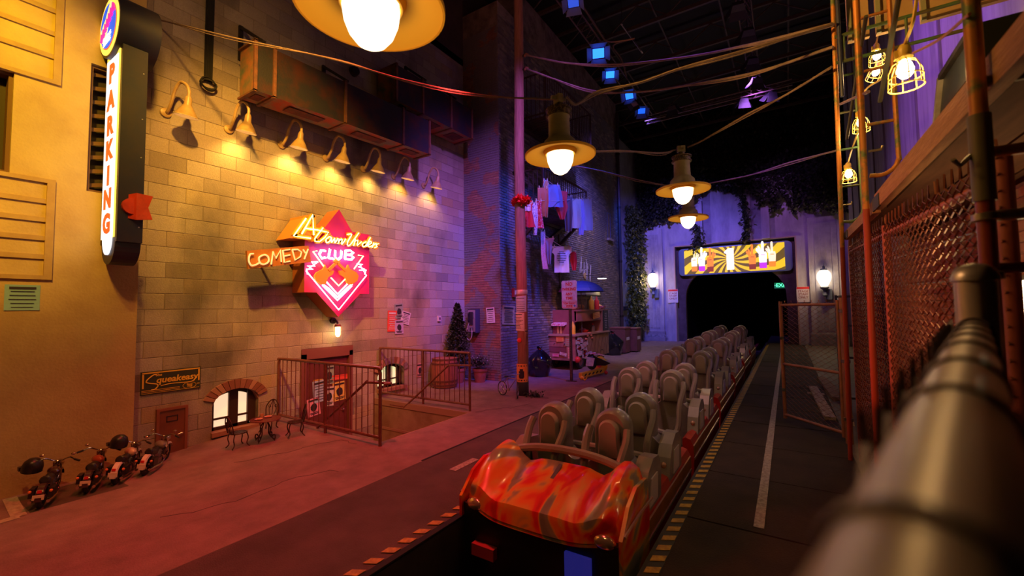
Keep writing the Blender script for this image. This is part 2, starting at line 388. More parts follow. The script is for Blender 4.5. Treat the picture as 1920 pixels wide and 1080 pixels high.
# left wall of concrete block; openings: stair door, small door, two arched windows
W1, W2 = (3.16, 3.86, -.02, .66), (6.4, 7.18, .13, .70)
D1, D2 = (2.44, 2.82, -.17, .52), (4.62, 5.74, -1.0, 1.2)
wl = MB()
for q in rects_minus((2.15, 9.5, -1.1, 9.2), [W1, W2, D2]): wl.box((XL-.16, q[0], q[2]), (XL, q[1], q[3]))
wl = struct(wl.build('wall_left', mortar))
blockm = masonry('painted_block', 1, .462, .231, -.115, [(.3, .24, .19), (.44, .37, .3), (.4, .31, .22), (.5, .43, .35), (.36, .29, .24), (.48, .4, .29), (.46, .33, .16)], stain=.8, bump=.5, y0=1.812)
brickwork(wl, 1, XL, 1, 2.15, 9.5, -.25, 9.0, .462, .231, .0045, blockm, 'block', [W1, W2, D1, D2, (4.5, 5.8, -1, 0)], 300, 1.812, .006, -.115)
brickwork(wl, 1, XL, 1, 4.2, 6.3, -1.0, -.25, .462, .231, .0045, blockm, 'block', [D2], 0, 1.812, .01, -.115)
# yellow stucco building, near left
stucco = M('yellow_stucco', (.62, .45, .17), (.48, .32, .12), 1.3, rough=.8, bump=.25, bsc=35)
stucco_tr = M('stucco_trim', (.5, .33, .11), (.42, .26, .09), 6, rough=.8)
XY = -7.55
yw = MB()
for q in rects_minus((-3.0, 2.15, -.4, 9.2), [(-1.0, .95, 3.56, 4.76), (1.6, 1.86, 3.5, 5.2)]): yw.box((XY-.2, q[0], q[2]), (XY, q[1], q[3]))
yw = struct(yw.build('wall_near_left', stucco))
def band_panel(y0, y1, za, zb, nn):
    MB().box((XY, y0, zb-.05), (XY+.03, y1, zb)).build('trim_band', stucco_tr, yw); MB().box((XY, y0, za), (XY+.03, y1, za+.05)).build('trim_band', stucco_tr, yw)
    MB().box((XY, y1-.07, za+.05), (XY+.03, y1, zb-.05)).build('trim_band', stucco_tr, yw)
    st = (zb-za-.1)/nn
    for k in range(nn):
        if k: MB().box((XY, y0, za+.05+st*k-.028), (XY+.022, y1-.07, za+.05+st*k+.028)).build('trim_band', stucco_tr, yw)
band_panel(-2.5, 1.32, 2.33, 3.56, 5); band_panel(-2.5, 1.33, 4.76, 6.9, 7)
# the dark openings in it
def recess(name, y0, y1, z0, z1, louv=0):
    r = MB().box((XY-.22, y0-.02, z0-.02), (XY-.2, y1+.02, z1+.02)).build(name, M('opening_dark', (.035, .02, .012), rough=.7), None); struct(r)
    fm = M('window_frame_brown', (.16, .07, .03), rough=.6)
    MB().box((XY-.2, y0, z0), (XY-.05, y0+.035, z1)).build('frame', fm, r); MB().box((XY-.2, y1-.035, z0), (XY-.05, y1, z1)).build('frame', fm, r)
    MB().box((XY-.2, y0+.035, z1-.035), (XY-.05, y1-.035, z1)).build('frame', fm, r); MB().box((XY-.2, y0+.035, z0), (XY-.05, y1-.035, z0+.035)).build('frame', fm, r)
    for k in range(louv):
        z = z0+.1+(z1-z0-.2)*k/(louv-1); MB().bar((XY-.13, y0+.035, z), (XY-.13, y1-.035, z+.05), .02, .05).build('louvre', fm, r)
    return r
recess('window_1', -1.0, .95, 3.56, 4.76); recess('window_2', 1.6, 1.86, 3.5, 5.2, 9)

# pillar and far brick wall
brk = [(.30, .12, .07), (.36, .16, .09), (.25, .1, .07), (.4, .2, .12)]
pillm = masonry('pillar_brick', 0, .2, .0667, 0, brk, paint=(.2, .18, .19), pthr=(.44, .47), psc=1.35, stain=.4, bump=.4)
pill = struct(MB().box((-7.9, YP, -.1), (XP, YP+1.1, 10.5)).build('wall_pillar', mortar))
brickwork(pill, 0, YP, -1, XL, XP, 0, 9.8, .2, .0667, .009, pillm, 'brick', (), 300, 0, .009)
farm = masonry('far_brick', 1, .23, .0767, 0, [(.16, .14, .14), (.27, .24, .22), (.12, .11, .12), (.38, .33, .26)], paint=(.17, .16, .19), pthr=(.52, .56), psc=.8, stain=.55, bump=.4)
farw = struct(MB().box((-8.3, YP+1.1, -.1), (XP-.0, 19.25, 11.5)).build('wall_far_left', mortar))
brickwork(farw, 1, XP, 1, YP, 19.25, 0, 10.2, .23, .0767, .014, farm, 'brick', [(14.3, 15.5, 0, 2.35), (17.75, 18.15, 4.95, 6.1)], 300, 0, .014)
MB().box((-8.3, 19.25, -.1), (-7.25, YB+.6, 11)).build('wall_recess_left', M('recess_plaster', (.3, .3, .33), (.2, .2, .22), 1.5, rough=.85)); struct(COL.objects['wall_recess_left'])

# stair well
wellm = M('well_concrete', (.4, .27, .18), (.26, .15, .09), 2.6, rough=.85, bump=.3, bsc=50)
sw = MB(); sw.box((-7.7, 6.3, -1.1), (-5.06, 6.42, -.002)); sw.box((-7.7, 4.08, -1.1), (-5.06, 4.2, -.002)); sw.box((-5.06, 4.08, -1.1), (-4.94, 6.42, -.004)); sw.box((-7.7, 4.2, -1.1), (-5.06, 6.3, -1.0))
sw = struct(sw.build('floor_stairwell', wellm))
MB().box((-7.69, 6.285, -.12), (-5.06, 6.3, -.0)).build('lip', M('well_lip', (.36, .2, .14), rough=.8), sw)
MB().box((-7.69, 6.288, -.62), (-5.06, 6.3, -.57)).build('lip', M('well_lip', (.36, .2, .14), rough=.8), sw)
for k in range(4): MB().box((-5.06-.28*(k+1), 4.2, -1.0), (-5.06-.28*k, 6.3, -.2-.2*k)).build('stair_step', wellm, sw)

# ceiling, roof joists
struct(MB().box((-9, -4, 12.6), (8, 27, 12.8)).build('ceiling', soot))
joist = M('joist_steel', (.10, .06, .045), (.06, .035, .03), 6, rough=.6)
for k in range(9):
    y = 4.6+k*2.45; mb = MB().bar((-8, y, 11.6), (6, y, 11.6), .09, .12); mb.bar((-8, y, 12.4), (6, y, 12.4), .09, .1)
    for i in range(14): mb.bar((-8+i, y, 11.65 if i % 2 else 12.35), (-7+i, y, 12.35 if i % 2 else 11.65), .035, .035, (0, 1, 0))
    o = mb.build('trim_%d' % (k+1), joist); struct(o)
for k in range(7):
    x = -7.2+k*1.9; struct(MB().bar((x, 3, 11.9), (x, 26, 11.9), .05, .08).build('trim_%d' % (k+10), joist))
# hidden room closers
struct(MB().box((-9, -3.2, -.5), (8, -3.0, 12.6)).build('wall_behind', soot)); struct(MB().box((6, -3, -.5), (6.2, 27, 12.6)).build('wall_far_right', soot))
struct(MB().box((-8.6, -3, 9.15), (-8.4, 27, 12.6)).build('wall_upper_left', M('upper_block', (.09, .06, .045), (.06, .04, .03), 2, rough=.9)))
struct(MB().box((-8.4, 2.15, 9.0), (-7.7, 9.45, 12.6)).build('wall_upper_block', M('upper_block', (.09, .06, .045), rough=.9)))

# ---- tunnel facade
plas = M('facade_plaster', (.52, .48, .5), (.36, .32, .34), 1.6, rough=.85, bump=.25, bsc=12, stretch=(1.6, 1, .5))
plas_dk = M('facade_plaster_dark', (.34, .31, .33), (.25, .22, .24), 2.5, rough=.85)  # darker plaster for the groove panels and base blocks
OX0, OX1, OZ = -5.28, .42, 5.34
fb = MB(); fb.box((-7.3, YB, 0), (OX0, YB+.5, 6.9)); fb.box((OX1, YB, 0), (3.4, YB+.5, 6.9)); fb.box((OX0, YB, OZ), (OX1, YB+.5, 8.6))
fac = struct(fb.build('wall_back', plas))
MB().box((-9, YB+.5, 5.4), (8, YB+.7, 12.6)).build('upper_wall', soot, fac)
def fp(name, x0, x1, z0, z1, d, m=plas): return MB().box((x0, YB-d, z0), (x1, YB, z1)).build(name, m, fac)
fp('centre_panel', -3.33, -1.45, OZ+.03, 8.6, .22); fp('pilaster', -4.1, -3.75, OZ+.03, 7.75, .3); fp('pilaster', -.98, -.62, OZ+.03, 7.85, .3)
fp('groove_panel', -3.75, -3.33, OZ+.03, 8.3, .05, plas_dk); fp('groove_panel', -1.45, -.98, OZ+.03, 8.4, .05, plas_dk)
fp('groove_panel', -.62, -.38, OZ+.03, 7.7, .06, plas_dk)
for x0, x1 in ((-7.15, -5.95), (.95, 2.32)):
    zt = 6.45 if x0 < 0 else 6.2
    fp('side_panel', x0, x1, .55, zt, .14); n = 4
    for k in range(n):
        a = x0+.22+(x1-x0-.44)*k/n; b = x0+.22+(x1-x0-.44)*(k+1)/n
        MB().box((a+.02, YB-.14-.03, .75), (b-.02, YB-.14, zt-.3)).build('flute', M('facade_flute', (.44, .4, .43), (.3, .27, .3), 3, rough=.85), fac)
    fp('base_block', x0-.05, x1+.05, 0, .55, .2, plas_dk)
fp('reveal_strip', OX0-.3, OX0-.06, 0, OZ+.05, .06); fp('reveal_strip', OX1+.06, OX1+.3, 0, OZ+.05, .06)
fp('trim_edge', OX0-.06, OX0, 0, OZ+.06, .09, M('frame_pinkish', (.5, .34, .28), rough=.7)); fp('trim_edge', OX1, OX1+.06, 0, OZ+.06, .09, M('frame_pinkish', (.5, .34, .28), rough=.7)); fp('trim_edge', OX0, OX1, OZ, OZ+.06, .09, M('frame_pinkish', (.5, .34, .28), rough=.7))
mb = MB(); rng = random.Random(8)
for k in range(15):
    if k in (7, 10): continue
    x = -6.86+k*.075; mb.box((x, YB-.205, .24), (x+.018, YB-.2, .36)); mb.box((x+.035, YB-.205, .24), (x+.052, YB-.2, .36)); mb.box((x, YB-.205, rng.choice((.24, .29, .34))), (x+.05, YB-.2, rng.choice((.26, .31, .36))))
mb.build('worn_lettering', M('faded_white', (.5, .48, .5), rough=.8), fac)
# recess and arch
dk = M('tunnel_dark', (.035, .025, .02), (.02, .015, .012), 3, rough=.9)
t = MB(); t.box((OX0-.2, YB+.5, 0), (OX0, 42, 6)); t.box((OX1, YB+.5, 0), (OX1+.2, 42, 6)); t.box((OX0, YB+.5, 5.4), (OX1, 42, 5.6)); t.box((OX0, 42, -1), (OX1, 42.2, 5.6)); t.box((OX0, 26.1, -.2), (-2.64, 42, -.01)); t.box((-.94, 26.1, -.2), (OX1, 42, -.01))
struct(t.build('wall_tunnel', soot))
mb = MB(); cx = (OX0+OX1)/2; ax, az = 2.42, 1.5; ang = [PI*k/20 for k in range(21)]
arc = [(cx+ax*math.copysign(abs(math.cos(a))**.75, math.cos(a)), 2.2+1.9*math.sin(a)**.8 if math.sin(a) > 0 else 2.2) for a in ang]
poly = [(OX1, 0), (OX1, OZ), (OX0, OZ), (OX0, 0), (cx-ax, 0)] + [q for q in reversed(arc)] + [(cx+ax, 0)]
# build as strips so the faces stay convex
top = [(cx+ax-2*ax*k/20, OZ) for k in range(21)]
for (a, b), (c, d) in zip(zip(arc, arc[1:]), zip(top, top[1:])):
    mb.prism([(a[0], YB+.35, a[1]), (b[0], YB+.35, b[1]), (d[0], YB+.35, d[1]), (c[0], YB+.35, c[1])], (0, .3, 0))
mb.box((OX0, YB+.35, 0), (cx-ax, YB+.65, OZ)); mb.box((cx+ax, YB+.35, 0), (OX1, YB+.65, OZ))
mb.build('tunnel_arch', M('arch_brown', (.16, .1, .075), (.1, .06, .045), 3, rough=.85), fac)

# ---- right-hand buildings
pw = struct(MB().box((2.2, 2.6, 2.2), (2.4, 21.5, 12)).build('wall_right_upper', M('streaked_panel', (.36, .33, .36), (.22, .2, .22), 1.6, rough=.7, stretch=(1, 2.2, .35))))
for k in range(12): MB().box((2.17, 3.0+k*1.55, 2.2), (2.2, 3.07+k*1.55, 12)).build('batten', M('batten_dark', (.14, .11, .14), rough=.7), pw)
rb = masonry('red_brick', 1, .2, .0667, 0, [(.3, .1, .06), (.38, .14, .08), (.25, .08, .05), (.42, .2, .12)], paint=(.36, .22, .17), pthr=(.55, .62), psc=2.2, stain=.4)
rw = struct(MB().box((1.2, 2.1, 0), (1.34, 8.1, 2.62)).build('wall_right', mortar))
brickwork(rw, 1, 1.2, -1, 2.1, 8.1, 0, 2.6, .2, .0667, .009, rb, 'brick', (), 300, 0, .008)
struct(MB().box((1.2, 6.55, 2.62), (1.34, 8.1, 3.5)).build('wall_right_parapet', M('parapet_dark', (.12, .06, .05), rough=.85)))
struct(MB().box((1.34, 8.0, 0), (2.5, 8.2, 2.62)).build('wall_right_return', M('return_dark', (.1, .05, .04), rough=.8)))
# ================================================================== THINGS ON THE LEFT WALL
def frame2(face):       # (right, up, normal) for a sheet on a face: 'X' faces +X, 'Y' faces -Y
    return (V((0, 1, 0)), V((0, 0, 1)), V((1, 0, 0))) if face == 'X' else (V((1, 0, 0)), V((0, 0, 1)), V((0, -1, 0)))
def flyer(c, wd, ht, face, mat, label, group, rot=0, lines=6, pic=None, head=ink, cat='flyer', curl=.006, title=True, lift=.004):
    r, u, n = frame2(face); c = V(c)+n*lift; q = Matrix.Rotation(rot, 3, n); r = q @ r; u = q @ u
    mb = MB(); vs = []; N = 4
    for j in range(N+1):
        for i in range(3): a = (i-1)/2*wd; b = (j/N-.5)*ht; vs.append(c+r*a+u*b+n*curl*(abs(j/N-.5)*2)**3*(1 if i != 1 else .6))
    for j in range(N):
        for i in range(2): k = j*3+i; mb.quadset([], []); mb.f.append((k, k+1, k+4, k+3)); mb.mi.append(0)
    mb.v = vs; top = [v for v in vs]; b0 = len(mb.v); mb.v += [v-n*.0015 for v in vs]
    for j in range(N):
        for i in range(2): k = b0+j*3+i; mb.f.append((k+3, k+4, k+1, k)); mb.mi.append(0)
    t = mb.build('flyer', mat, None, False); tag(t, label, cat, group)
    p = MB(); e = n*(curl+.0012)
    def rect(x0, x1, y0, y1): p.prism([c+r*x0*wd+u*y0*ht+e, c+r*x1*wd+u*y0*ht+e, c+r*x1*wd+u*y1*ht+e, c+r*x0*wd+u*y1*ht+e], -n*.0006)
    if title: rect(-.38, .38, .33, .42)
    if pic:
        rng = random.Random(lines); pts = [(math.cos(a)*.22*(1+.3*rng.random()), -.03+math.sin(a)*.2*(1+.3*rng.random())) for a in [2*PI*k/9 for k in range(9)]]
        p.prism([c+r*x*wd+u*y*ht+e for x, y in pts], -n*.0006); rect(-.3, .3, -.42, -.37); rect(-.36, .36, -.34, -.3)
    else:
        rng = random.Random(int(abs(c.y*997+c.z*131)*10))
        for k in range(lines): y = .24-.62*k/max(1, lines-1); w2 = .26+.14*rng.random(); rect(-w2, w2, y-.013, y+.013)
    p.build('print', head, t); return t

# ---- parking blade sign
psx0, psx1, psy = -7.5, -6.88, 1.74
navy = M('navy_enamel', (.015, .02, .06), (.03, .025, .05), 4, rough=.45)
white_lit = M('lit_white_acrylic', (.9, .9, .95), em=1.15, ecol=(.86, .9, 1))
yell_lit = M('lit_yellow_edge', (1, .7, .1), em=1.3, ecol=(1, .68, .1)); yl2 = M('lit_pale_yellow', (1, .85, .3), em=1.0, ecol=(1, .85, .35))
blue_lit = M('lit_blue_acrylic', (.03, .12, .8), em=.9, ecol=(.02, .13, .95)); mag_lit = M('lit_magenta', (.9, .03, .4), em=.9, ecol=(.95, .03, .35))
org_lit = M('lit_orange_red', (1, .13, .02), em=.85, ecol=(1, .13, .02))
ps = thing('parking_sign', ((psx0+psx1)/2, 1.9, 2.55), 'tall lit blade sign with PARKING in orange letters running down a white panel, navy case', 'sign')
cxs = (psx0+psx1)/2; zc = 5.6
mb = MB().box((psx0, psy, 2.8), (psx1, psy+.25, 5.3)); mb.build('case', navy, ps)
hw = (psx1-psx0)/2
def halfround(x0, x1, z, ry, y0, y1): return [( (x0+x1)/2+(x1-x0)/2*math.cos(PI+PI*k/14), y0, z+ry*math.sin(PI+PI*k/14)) for k in range(15)]
MB().prism(halfround(psx0+.05, psx1-.05, 2.8, .27, psy, 0), (0, .25, 0)).build('rounded_foot', navy, ps)
MB().lathe((cxs, psy-.06, zc), [(0, 0), (.4, 0), (.4, .1), (.4, .42), (0, .42)], 40, (0, 1, 0)).build('round_case', navy, ps, True)
MB().prism([(psx0+.07, psy-.012, 2.86), (psx1-.07, psy-.012, 2.86), (psx1-.07, psy-.012, 5.26), (psx0+.07, psy-.012, 5.26)], (0, .012, 0)).build('panel_edge', yell_lit, ps)
MB().prism([(psx0+.095, psy-.02, 2.86), (psx1-.095, psy-.02, 2.86), (psx1-.095, psy-.02, 5.2), (psx0+.095, psy-.02, 5.2)], (0, .008, 0)).build('panel', white_lit, ps)
MB().prism(halfround(psx0+.15, psx1-.15, 2.87, .22, psy-.02, 0), (0, .02, 0)).build('panel_foot', white_lit, ps)
for ch, py in zip('PARKING', (145, 193, 239, 284, 331, 374, 420)):
    z = aY(209, py, psy).z; mb = MB().text(ch, .33, (cxs, psy-.02, z), (1, 0, 0), (0, 0, 1), .006, .016, xs=1.12); mb.build('letter', org_lit, ps)
def disc(mb, r, d, n=36): mb.prism([(cxs+r*math.cos(2*PI*k/n), psy-.06-d, zc+r*math.sin(2*PI*k/n)) for k in range(n)], (0, .006, 0)); return mb
disc(MB(), .37, .006).build('round_face', yell_lit, ps); disc(MB(), .3, .012).build('red_ring', M('lit_red_ring', (.95, .15, .05), em=.8), ps); disc(MB(), .285, .018).build('blue_disc', blue_lit, ps)
def dp(pts, d=.024): return [(cxs+x, psy-.06-d, zc+z) for x, z in pts]
MB().prism(dp([(-.25, -.14), (-.13, -.2), (.0, -.08), (.06, .03), (.0, .06), (.16, .26), (.1, .29), (-.08, .1), (-.16, .06), (-.26, -.02)]), (0, .005, 0)).build('yellow_swoosh', yl2, ps)
mb = MB()
for k in range(7):
    x = -.2+k*.068; z = -.12+k*.045; mb.tube(dp(cat_pts([(x, z-.05, 0), (x+.02, z+.05, 0), (x+.05, z+.03, 0), (x+.055, z-.04, 0)], 3) and [(x, z-.05), (x+.02, z+.06), (x+.05, z+.03), (x+.04, z-.05), (x+.07, z-.02)], .03), .012, 5)
mb.build('script_lettering', mag_lit, ps)
for i, (tx, z) in enumerate((('PARKING', -.16), ('SYSTEMS', -.225))):
    MB().text(tx, .075, (cxs+.02, psy-.085, zc+z), (1, 0, .12), (-.12, 0, 1), .004, .002).build('small_lettering', M('lit_small_white', (1, 1, 1), em=1.0), ps)
rdm = M('red_enamel_flag', (.7, .06, .02), (.5, .04, .02), 8, rough=.5)
MB().prism([(psx1+.0, 1.84, 3.1), (psx1+.07, 1.9, 3.08), (psx1+.12, 2.05, 3.1), (psx1+.1, 2.01, 3.25), (psx1+.12, 2.05, 3.4), (psx1+.07, 1.9, 3.42), (psx1+.0, 1.84, 3.4)], (-.03, 0, 0)).build('pointer_flag', rdm, ps)
MB().cyl((psx1, 1.87, 3.25), (psx1+.05, 1.87, 3.25), .1, n=18).build('flag_boss', rdm, ps)
for z in (3.0, 3.9, 4.4, 5.0): MB().cyl((psx1, 1.95, z), (psx1+.004, 1.95, z), .008, n=8).build('bolt', M('bolt_bright', (.7, .7, .75), rough=.3, metal=.8), ps)
for z in (3.1, 5.5): MB().box((-7.56, 1.9, z-.04), (-7.4, 1.98, z+.04)).build('bracket', navy, ps)

# ---- gooseneck lamps
gm = M('cream_enamel', (.55, .38, .16), (.42, .27, .11), 8, rough=.4); bulb_w = M('warm_bulb', (1, .75, .4), em=9, ecol=(1, .55, .18)); rim = M('shade_inside', (.85, .75, .55), rough=.5)
gl = thing('gooseneck_lamp', (0, 0, 0), 'x', 'lamp', 'gooseneck lamps above the club sign')
MB().lathe((0, 0, 0), [(0, 0), (.075, 0), (.07, .02), (.03, .035), (0, .035)], 16, (1, 0, 0)).build('wall_plate', gm, gl, True)
MB().tube(cat_pts([(0, 0, 0), (.06, 0, .01), (.14, .01, .12), (.19, .03, .3), (.27, .06, .42), (.36, .1, .38), (.4, .12, .28), (.4, .12, .19)], 5), .023, 8).build('arm', gm, gl, True)
def tl(mb):
    q = Matrix.Rotation(math.radians(13), 3, 'Y'); c = V((.4, .12, .2)); mb.v = [c+q @ (p-c) for p in mb.v]; return mb
tl(MB().lathe((.4, .12, 0), [(.03, .2), (.045, .17), (.05, .08), (.06, .06), (.1, .0), (.145, -.09), (.15, -.095)], 20)).build('shade', gm, gl, True)
tl(MB().lathe((.4, .12, 0), [(.148, -.094), (.143, -.088), (.095, .0), (.05, .05), (0, .05)], 20)).build('shade_lining', rim, gl, True)
tl(MB().sph((.4, .12, -.02), .045, 10, (1, 1, 1.2))).build('bulb', bulb_w, gl, True)
mb = MB(); mb.lathe((.4, .12, 0), [(.15, -.1), (.155, -.095), (.15, -.09), (.146, -.095), (.15, -.1)], 20); tl(mb); mb.build('rim', M('rim_bright', (.8, .7, .6), rough=.35), gl)
gpos = [aX(310, 212, XL), aX(428, 243, XL), aX(527, 272, XL), aX(610, 297, XL), aX(680, 317, XL), aX(737, 331, XL), aX(793, 348, XL)]
gnames = ['cream gooseneck wall lamp nearest the PARKING sign, leftmost of the row', 'second gooseneck wall lamp from the left, under the near end of the rusty duct', 'third gooseneck wall lamp from the left, olive shade above the COMEDY board',
 'fourth gooseneck wall lamp from the left, straight above the neon sign', 'fifth gooseneck wall lamp from the left, just right of the neon sign', 'sixth gooseneck wall lamp from the left, second from the brick pillar', 'last gooseneck wall lamp in the row, nearest the brick pillar']
for i, (p, l) in enumerate(zip(gpos, gnames)):
    g = gl if i == 0 else dup(gl); g.location = p+V((.012, 0, 0)); g['label'] = l; g.rotation_euler.z = random.uniform(-.12, .12)
    hd = p+V((.3, .12, -.09)); e = (0, 42, 55, 60, 52, 40, 34)[i]
    if e: spot('gooseneck_bulb_light', hd, hd+V((-.45, .05, -1.1)), (1, .56, .1) if i < 4 else (1, .5, .12), e, 118, .8, .06)

# ---- rusty ducts on brackets
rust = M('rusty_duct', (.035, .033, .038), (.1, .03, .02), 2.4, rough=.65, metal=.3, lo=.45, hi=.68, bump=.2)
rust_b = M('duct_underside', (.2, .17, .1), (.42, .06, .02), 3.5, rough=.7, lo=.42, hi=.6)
teal = M('duct_end_verdigris', (.1, .16, .1), (.45, .16, .05), 4, rough=.7)
def duct(name, y0, y1, x0, x1, z0a, z0b, h, seams, brk_y, label):
    t = thing(name, ((x0+x1)/2, (y0+y1)/2, z0a), label, 'duct', 'rusty ducts')
    zz = lambda y: z0a+(z0b-z0a)*(y-y0)/(y1-y0); ys = [y0]+seams+[y1]
    for a, b in zip(ys, ys[1:]):
        mb = MB(); za, zb = zz(a), zz(b)
        mb.quadset([(x0, a+.01, za), (x1, a+.01, za), (x1, b-.01, zb), (x0, b-.01, zb), (x0, a+.01, za+h), (x1, a+.01, za+h), (x1, b-.01, zb+h), (x0, b-.01, zb+h)],
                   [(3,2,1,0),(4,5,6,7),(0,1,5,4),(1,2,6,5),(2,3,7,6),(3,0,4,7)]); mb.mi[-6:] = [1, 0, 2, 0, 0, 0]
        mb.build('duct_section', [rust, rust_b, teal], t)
        mb = MB().prism([(x0+.15, a+.25*(b-a), za-.012), (x1-.12, a+.25*(b-a), za-.012), (x1-.12, a+.75*(b-a), zz(a+.75*(b-a))-.012), (x0+.15, a+.75*(b-a), zz(a+.75*(b-a))-.012)], (0, 0, .008)); mb.build('patch_plate', M('patch_black', (.07, .03, .02), (.2, .04, .02), 9, rough=.8), t)
    for y in ys:
        z = zz(y); mb = MB(); mb.box((x1-.01, y-.025, z-.02), (x1+.03, y+.025, z+h+.02)); mb.box((x0, y-.025, z-.03), (x1+.03, y+.025, z)); mb.box((x0, y-.025, z+h), (x1+.03, y+.025, z+h+.03)); mb.build('flange', M('flange_rust', (.25, .09, .04), (.12, .06, .04), 8, rough=.7), t)
    for y in brk_y:
        z = zz(y); mb = MB().bar((XL+.03, y, z+h), (XL+.03, y, z+h+.6), .06, .05, (1, 0, 0)); mb.bar((XL+.03, y, z+h+.58), (x1, y, z+h+.04), .05, .05); mb.build('bracket', iron, t)
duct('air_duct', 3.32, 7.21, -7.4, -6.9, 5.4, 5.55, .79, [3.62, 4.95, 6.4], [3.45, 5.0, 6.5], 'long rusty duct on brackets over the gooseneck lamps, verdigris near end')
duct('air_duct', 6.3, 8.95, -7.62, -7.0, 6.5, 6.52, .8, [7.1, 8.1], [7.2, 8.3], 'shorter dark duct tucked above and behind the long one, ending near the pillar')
# black cable bundle coming down the wall
t = thing('cable_bundle', (-7.65, 2.99, 5.4), 'thick bundle of black cables coming down the wall into a coil left of the duct', 'cable')
for k in range(7): MB().tube([(XL+.03+.012*k, 2.93+.018*k, 9), (XL+.04, 2.93+.018*k+.01*math.sin(k), 7.2), (XL+.03+.01*(k % 3), 2.93+.017*k, 5.6)], .011, 6).build('strand', soot, t, True)
mb = MB()
for k in range(5): mb.tube([(XL+.08+.02*math.cos(a+k), 2.97+.11*math.cos(a+k*.3), 5.55+(.07+.01*k)*math.sin(a+k*.3)) for a in [2*PI*j/16 for j in range(17)]], .012, 5)
mb.build('coil', soot, t, True)
o = MB().lathe((XL+.01, aX(662, 135, XL).y, aX(662, 135, XL).z), [(0, .1), (.09, .1), (.11, 0), (0, 0)], 14, (1, 0, 0)).build('vent_cap', iron, None, True); tag(o, 'small round black vent cap on the block wall above the ducts', 'vent')

# ---- club sign: star box, script, triangles, guitars
SX = -7.3
def zq(x, y, X=SX): return aX(460+x/5.142, 390+y/5.142, X)
sign = thing('neon_club_sign', (-7.5, 5.12, 1.8), 'pink star-shaped neon sign with crossed guitars and CLUB in blue-white tubes', 'sign')
pk = M('sign_face_pink', (.75, .04, .14), (.6, .02, .22), 3, rough=.5); side_m = M('sign_side_brown', (.4, .12, .03), rough=.6)
cy, cz = 5.12, 2.87
P8 = [(5.12, 3.9), (5.42, 3.5), (5.84, 3.5), (5.84, 2.26), (5.62, 2.26), (5.12, 1.8), (4.66, 2.26), (4.42, 2.26), (4.42, 3.5), (4.82, 3.5)]
mb = MB(); n = len(P8); d = SX-XL-.02; vs = [V((SX, y, z)) for y, z in P8]+[V((XL+.02, y, z)) for y, z in P8]
mb.quadset(vs, [tuple(range(n))] + [tuple(reversed((i, (i+1) % n, n+(i+1) % n, n+i))) for i in range(n)]); mb.mi = [0]+[1]*n
mb.build('star_box', [pk, side_m], sign)
neon_y = M('neon_yellow', (1, .9, .5), em=4.5, ecol=(1, .76, .22)); neon_w = M('neon_pink_white', (1, .8, .85), em=3.4, ecol=(1, .7, .74)); neon_b = M('neon_ice_blue', (.6, .85, 1), em=5.5, ecol=(.5, .76, 1)); neon_d = M('glowing_cream_letters', (.95, .8, .4), em=.55, ecol=(1, .75, .35))  # COMEDY letters are unlit but given a faint glow in their material
def neon(name, strokes, mat, X, r=.013, parent=sign, sm_=False):
    mb = MB()
    for s_ in strokes:
        p = [zq(x, y, X) for x, y in s_]
        if sm_ and len(p) > 2: p = cat_pts(p, 4)
        mb.tube(p, r, 6)
    return mb.build(name, mat, parent, True)
L_ = [[(585, 100), (465, 270), (630, 292)]]; A_ = [[(545, 250), (650, 65), (660, 262)], [(575, 195), (700, 212)]]
rest_ = {'D': [[(750, 190), (670, 295), (672, 322), (715, 325), (765, 285), (803, 235), (700, 212)]], 'o': [[(810, 275), (778, 305), (785, 335), (815, 318), (828, 288), (808, 275)]],
 'w': [[(832, 285), (832, 332), (862, 292), (864, 336), (893, 292)]], 'n': [[(905, 298), (893, 345)], [(900, 320), (932, 300), (930, 350), (968, 300)]],
 'U': [[(980, 255), (1025, 255), (990, 320), (985, 355), (1010, 355), (1095, 240)]], 'n2': [[(1062, 300), (1045, 365)], [(1052, 325), (1085, 308), (1080, 362), (1120, 325)]],
 'd': [[(1165, 325), (1132, 345), (1135, 372), (1165, 358), (1207, 285)], [(1190, 315), (1170, 370)]], 'e': [[(1180, 358), (1215, 338), (1205, 320), (1182, 348), (1195, 376), (1222, 362)]],
 'r': [[(1240, 335), (1222, 382)], [(1232, 360), (1262, 340)]], 's': [[(1288, 345), (1262, 352), (1270, 372), (1245, 385)]]}
for nm, st in [('L', L_), ('A', A_)]: neon('neon_letter', st, neon_y, SX+.16, .013)
for nm, st in rest_.items(): neon('neon_letter', st, neon_y, SX+.12, .0095, sm_=nm in 'owndersU')
# orange backing letters behind the script
bk = M('backing_orange', (.9, .42, .02), rough=.5)
for nm, st in [('L', L_), ('A', A_)]+list(rest_.items()):
    mb = MB()
    for s_ in st:
        p = [zq(x, y, SX+.08) for x, y in s_]
        for a, b in zip(p, p[1:]): mb.bar(a, b, .075, .05, (1, 0, 0)) if (a-b).length > .01 else None
    mb.build('letter_backing', bk, sign)
mb = MB(); pl = [(425, 290), (560, 95), (565, 72), (650, 60), (662, 150), (760, 200), (640, 330), (600, 300)]
mb.prism([zq(x, y, SX+.06) for x, y in pl], (-(SX+.06-XL-.02), 0, 0)); mb.build('initials_box', M('initials_box_orange', (.75, .25, .04), rough=.55), sign)
club = {'C': [[(775, 415), (735, 412), (715, 450), (738, 488), (778, 480)]], 'L': [[(820, 400), (803, 488), (855, 492)]], 'U': [[(870, 412), (868, 475), (898, 500), (925, 478), (930, 415)]],
 'B': [[(970, 415), (963, 495), (1025, 500), (1048, 478), (1018, 455), (968, 452)], [(1018, 455), (1045, 432), (1015, 412), (970, 415)]]}
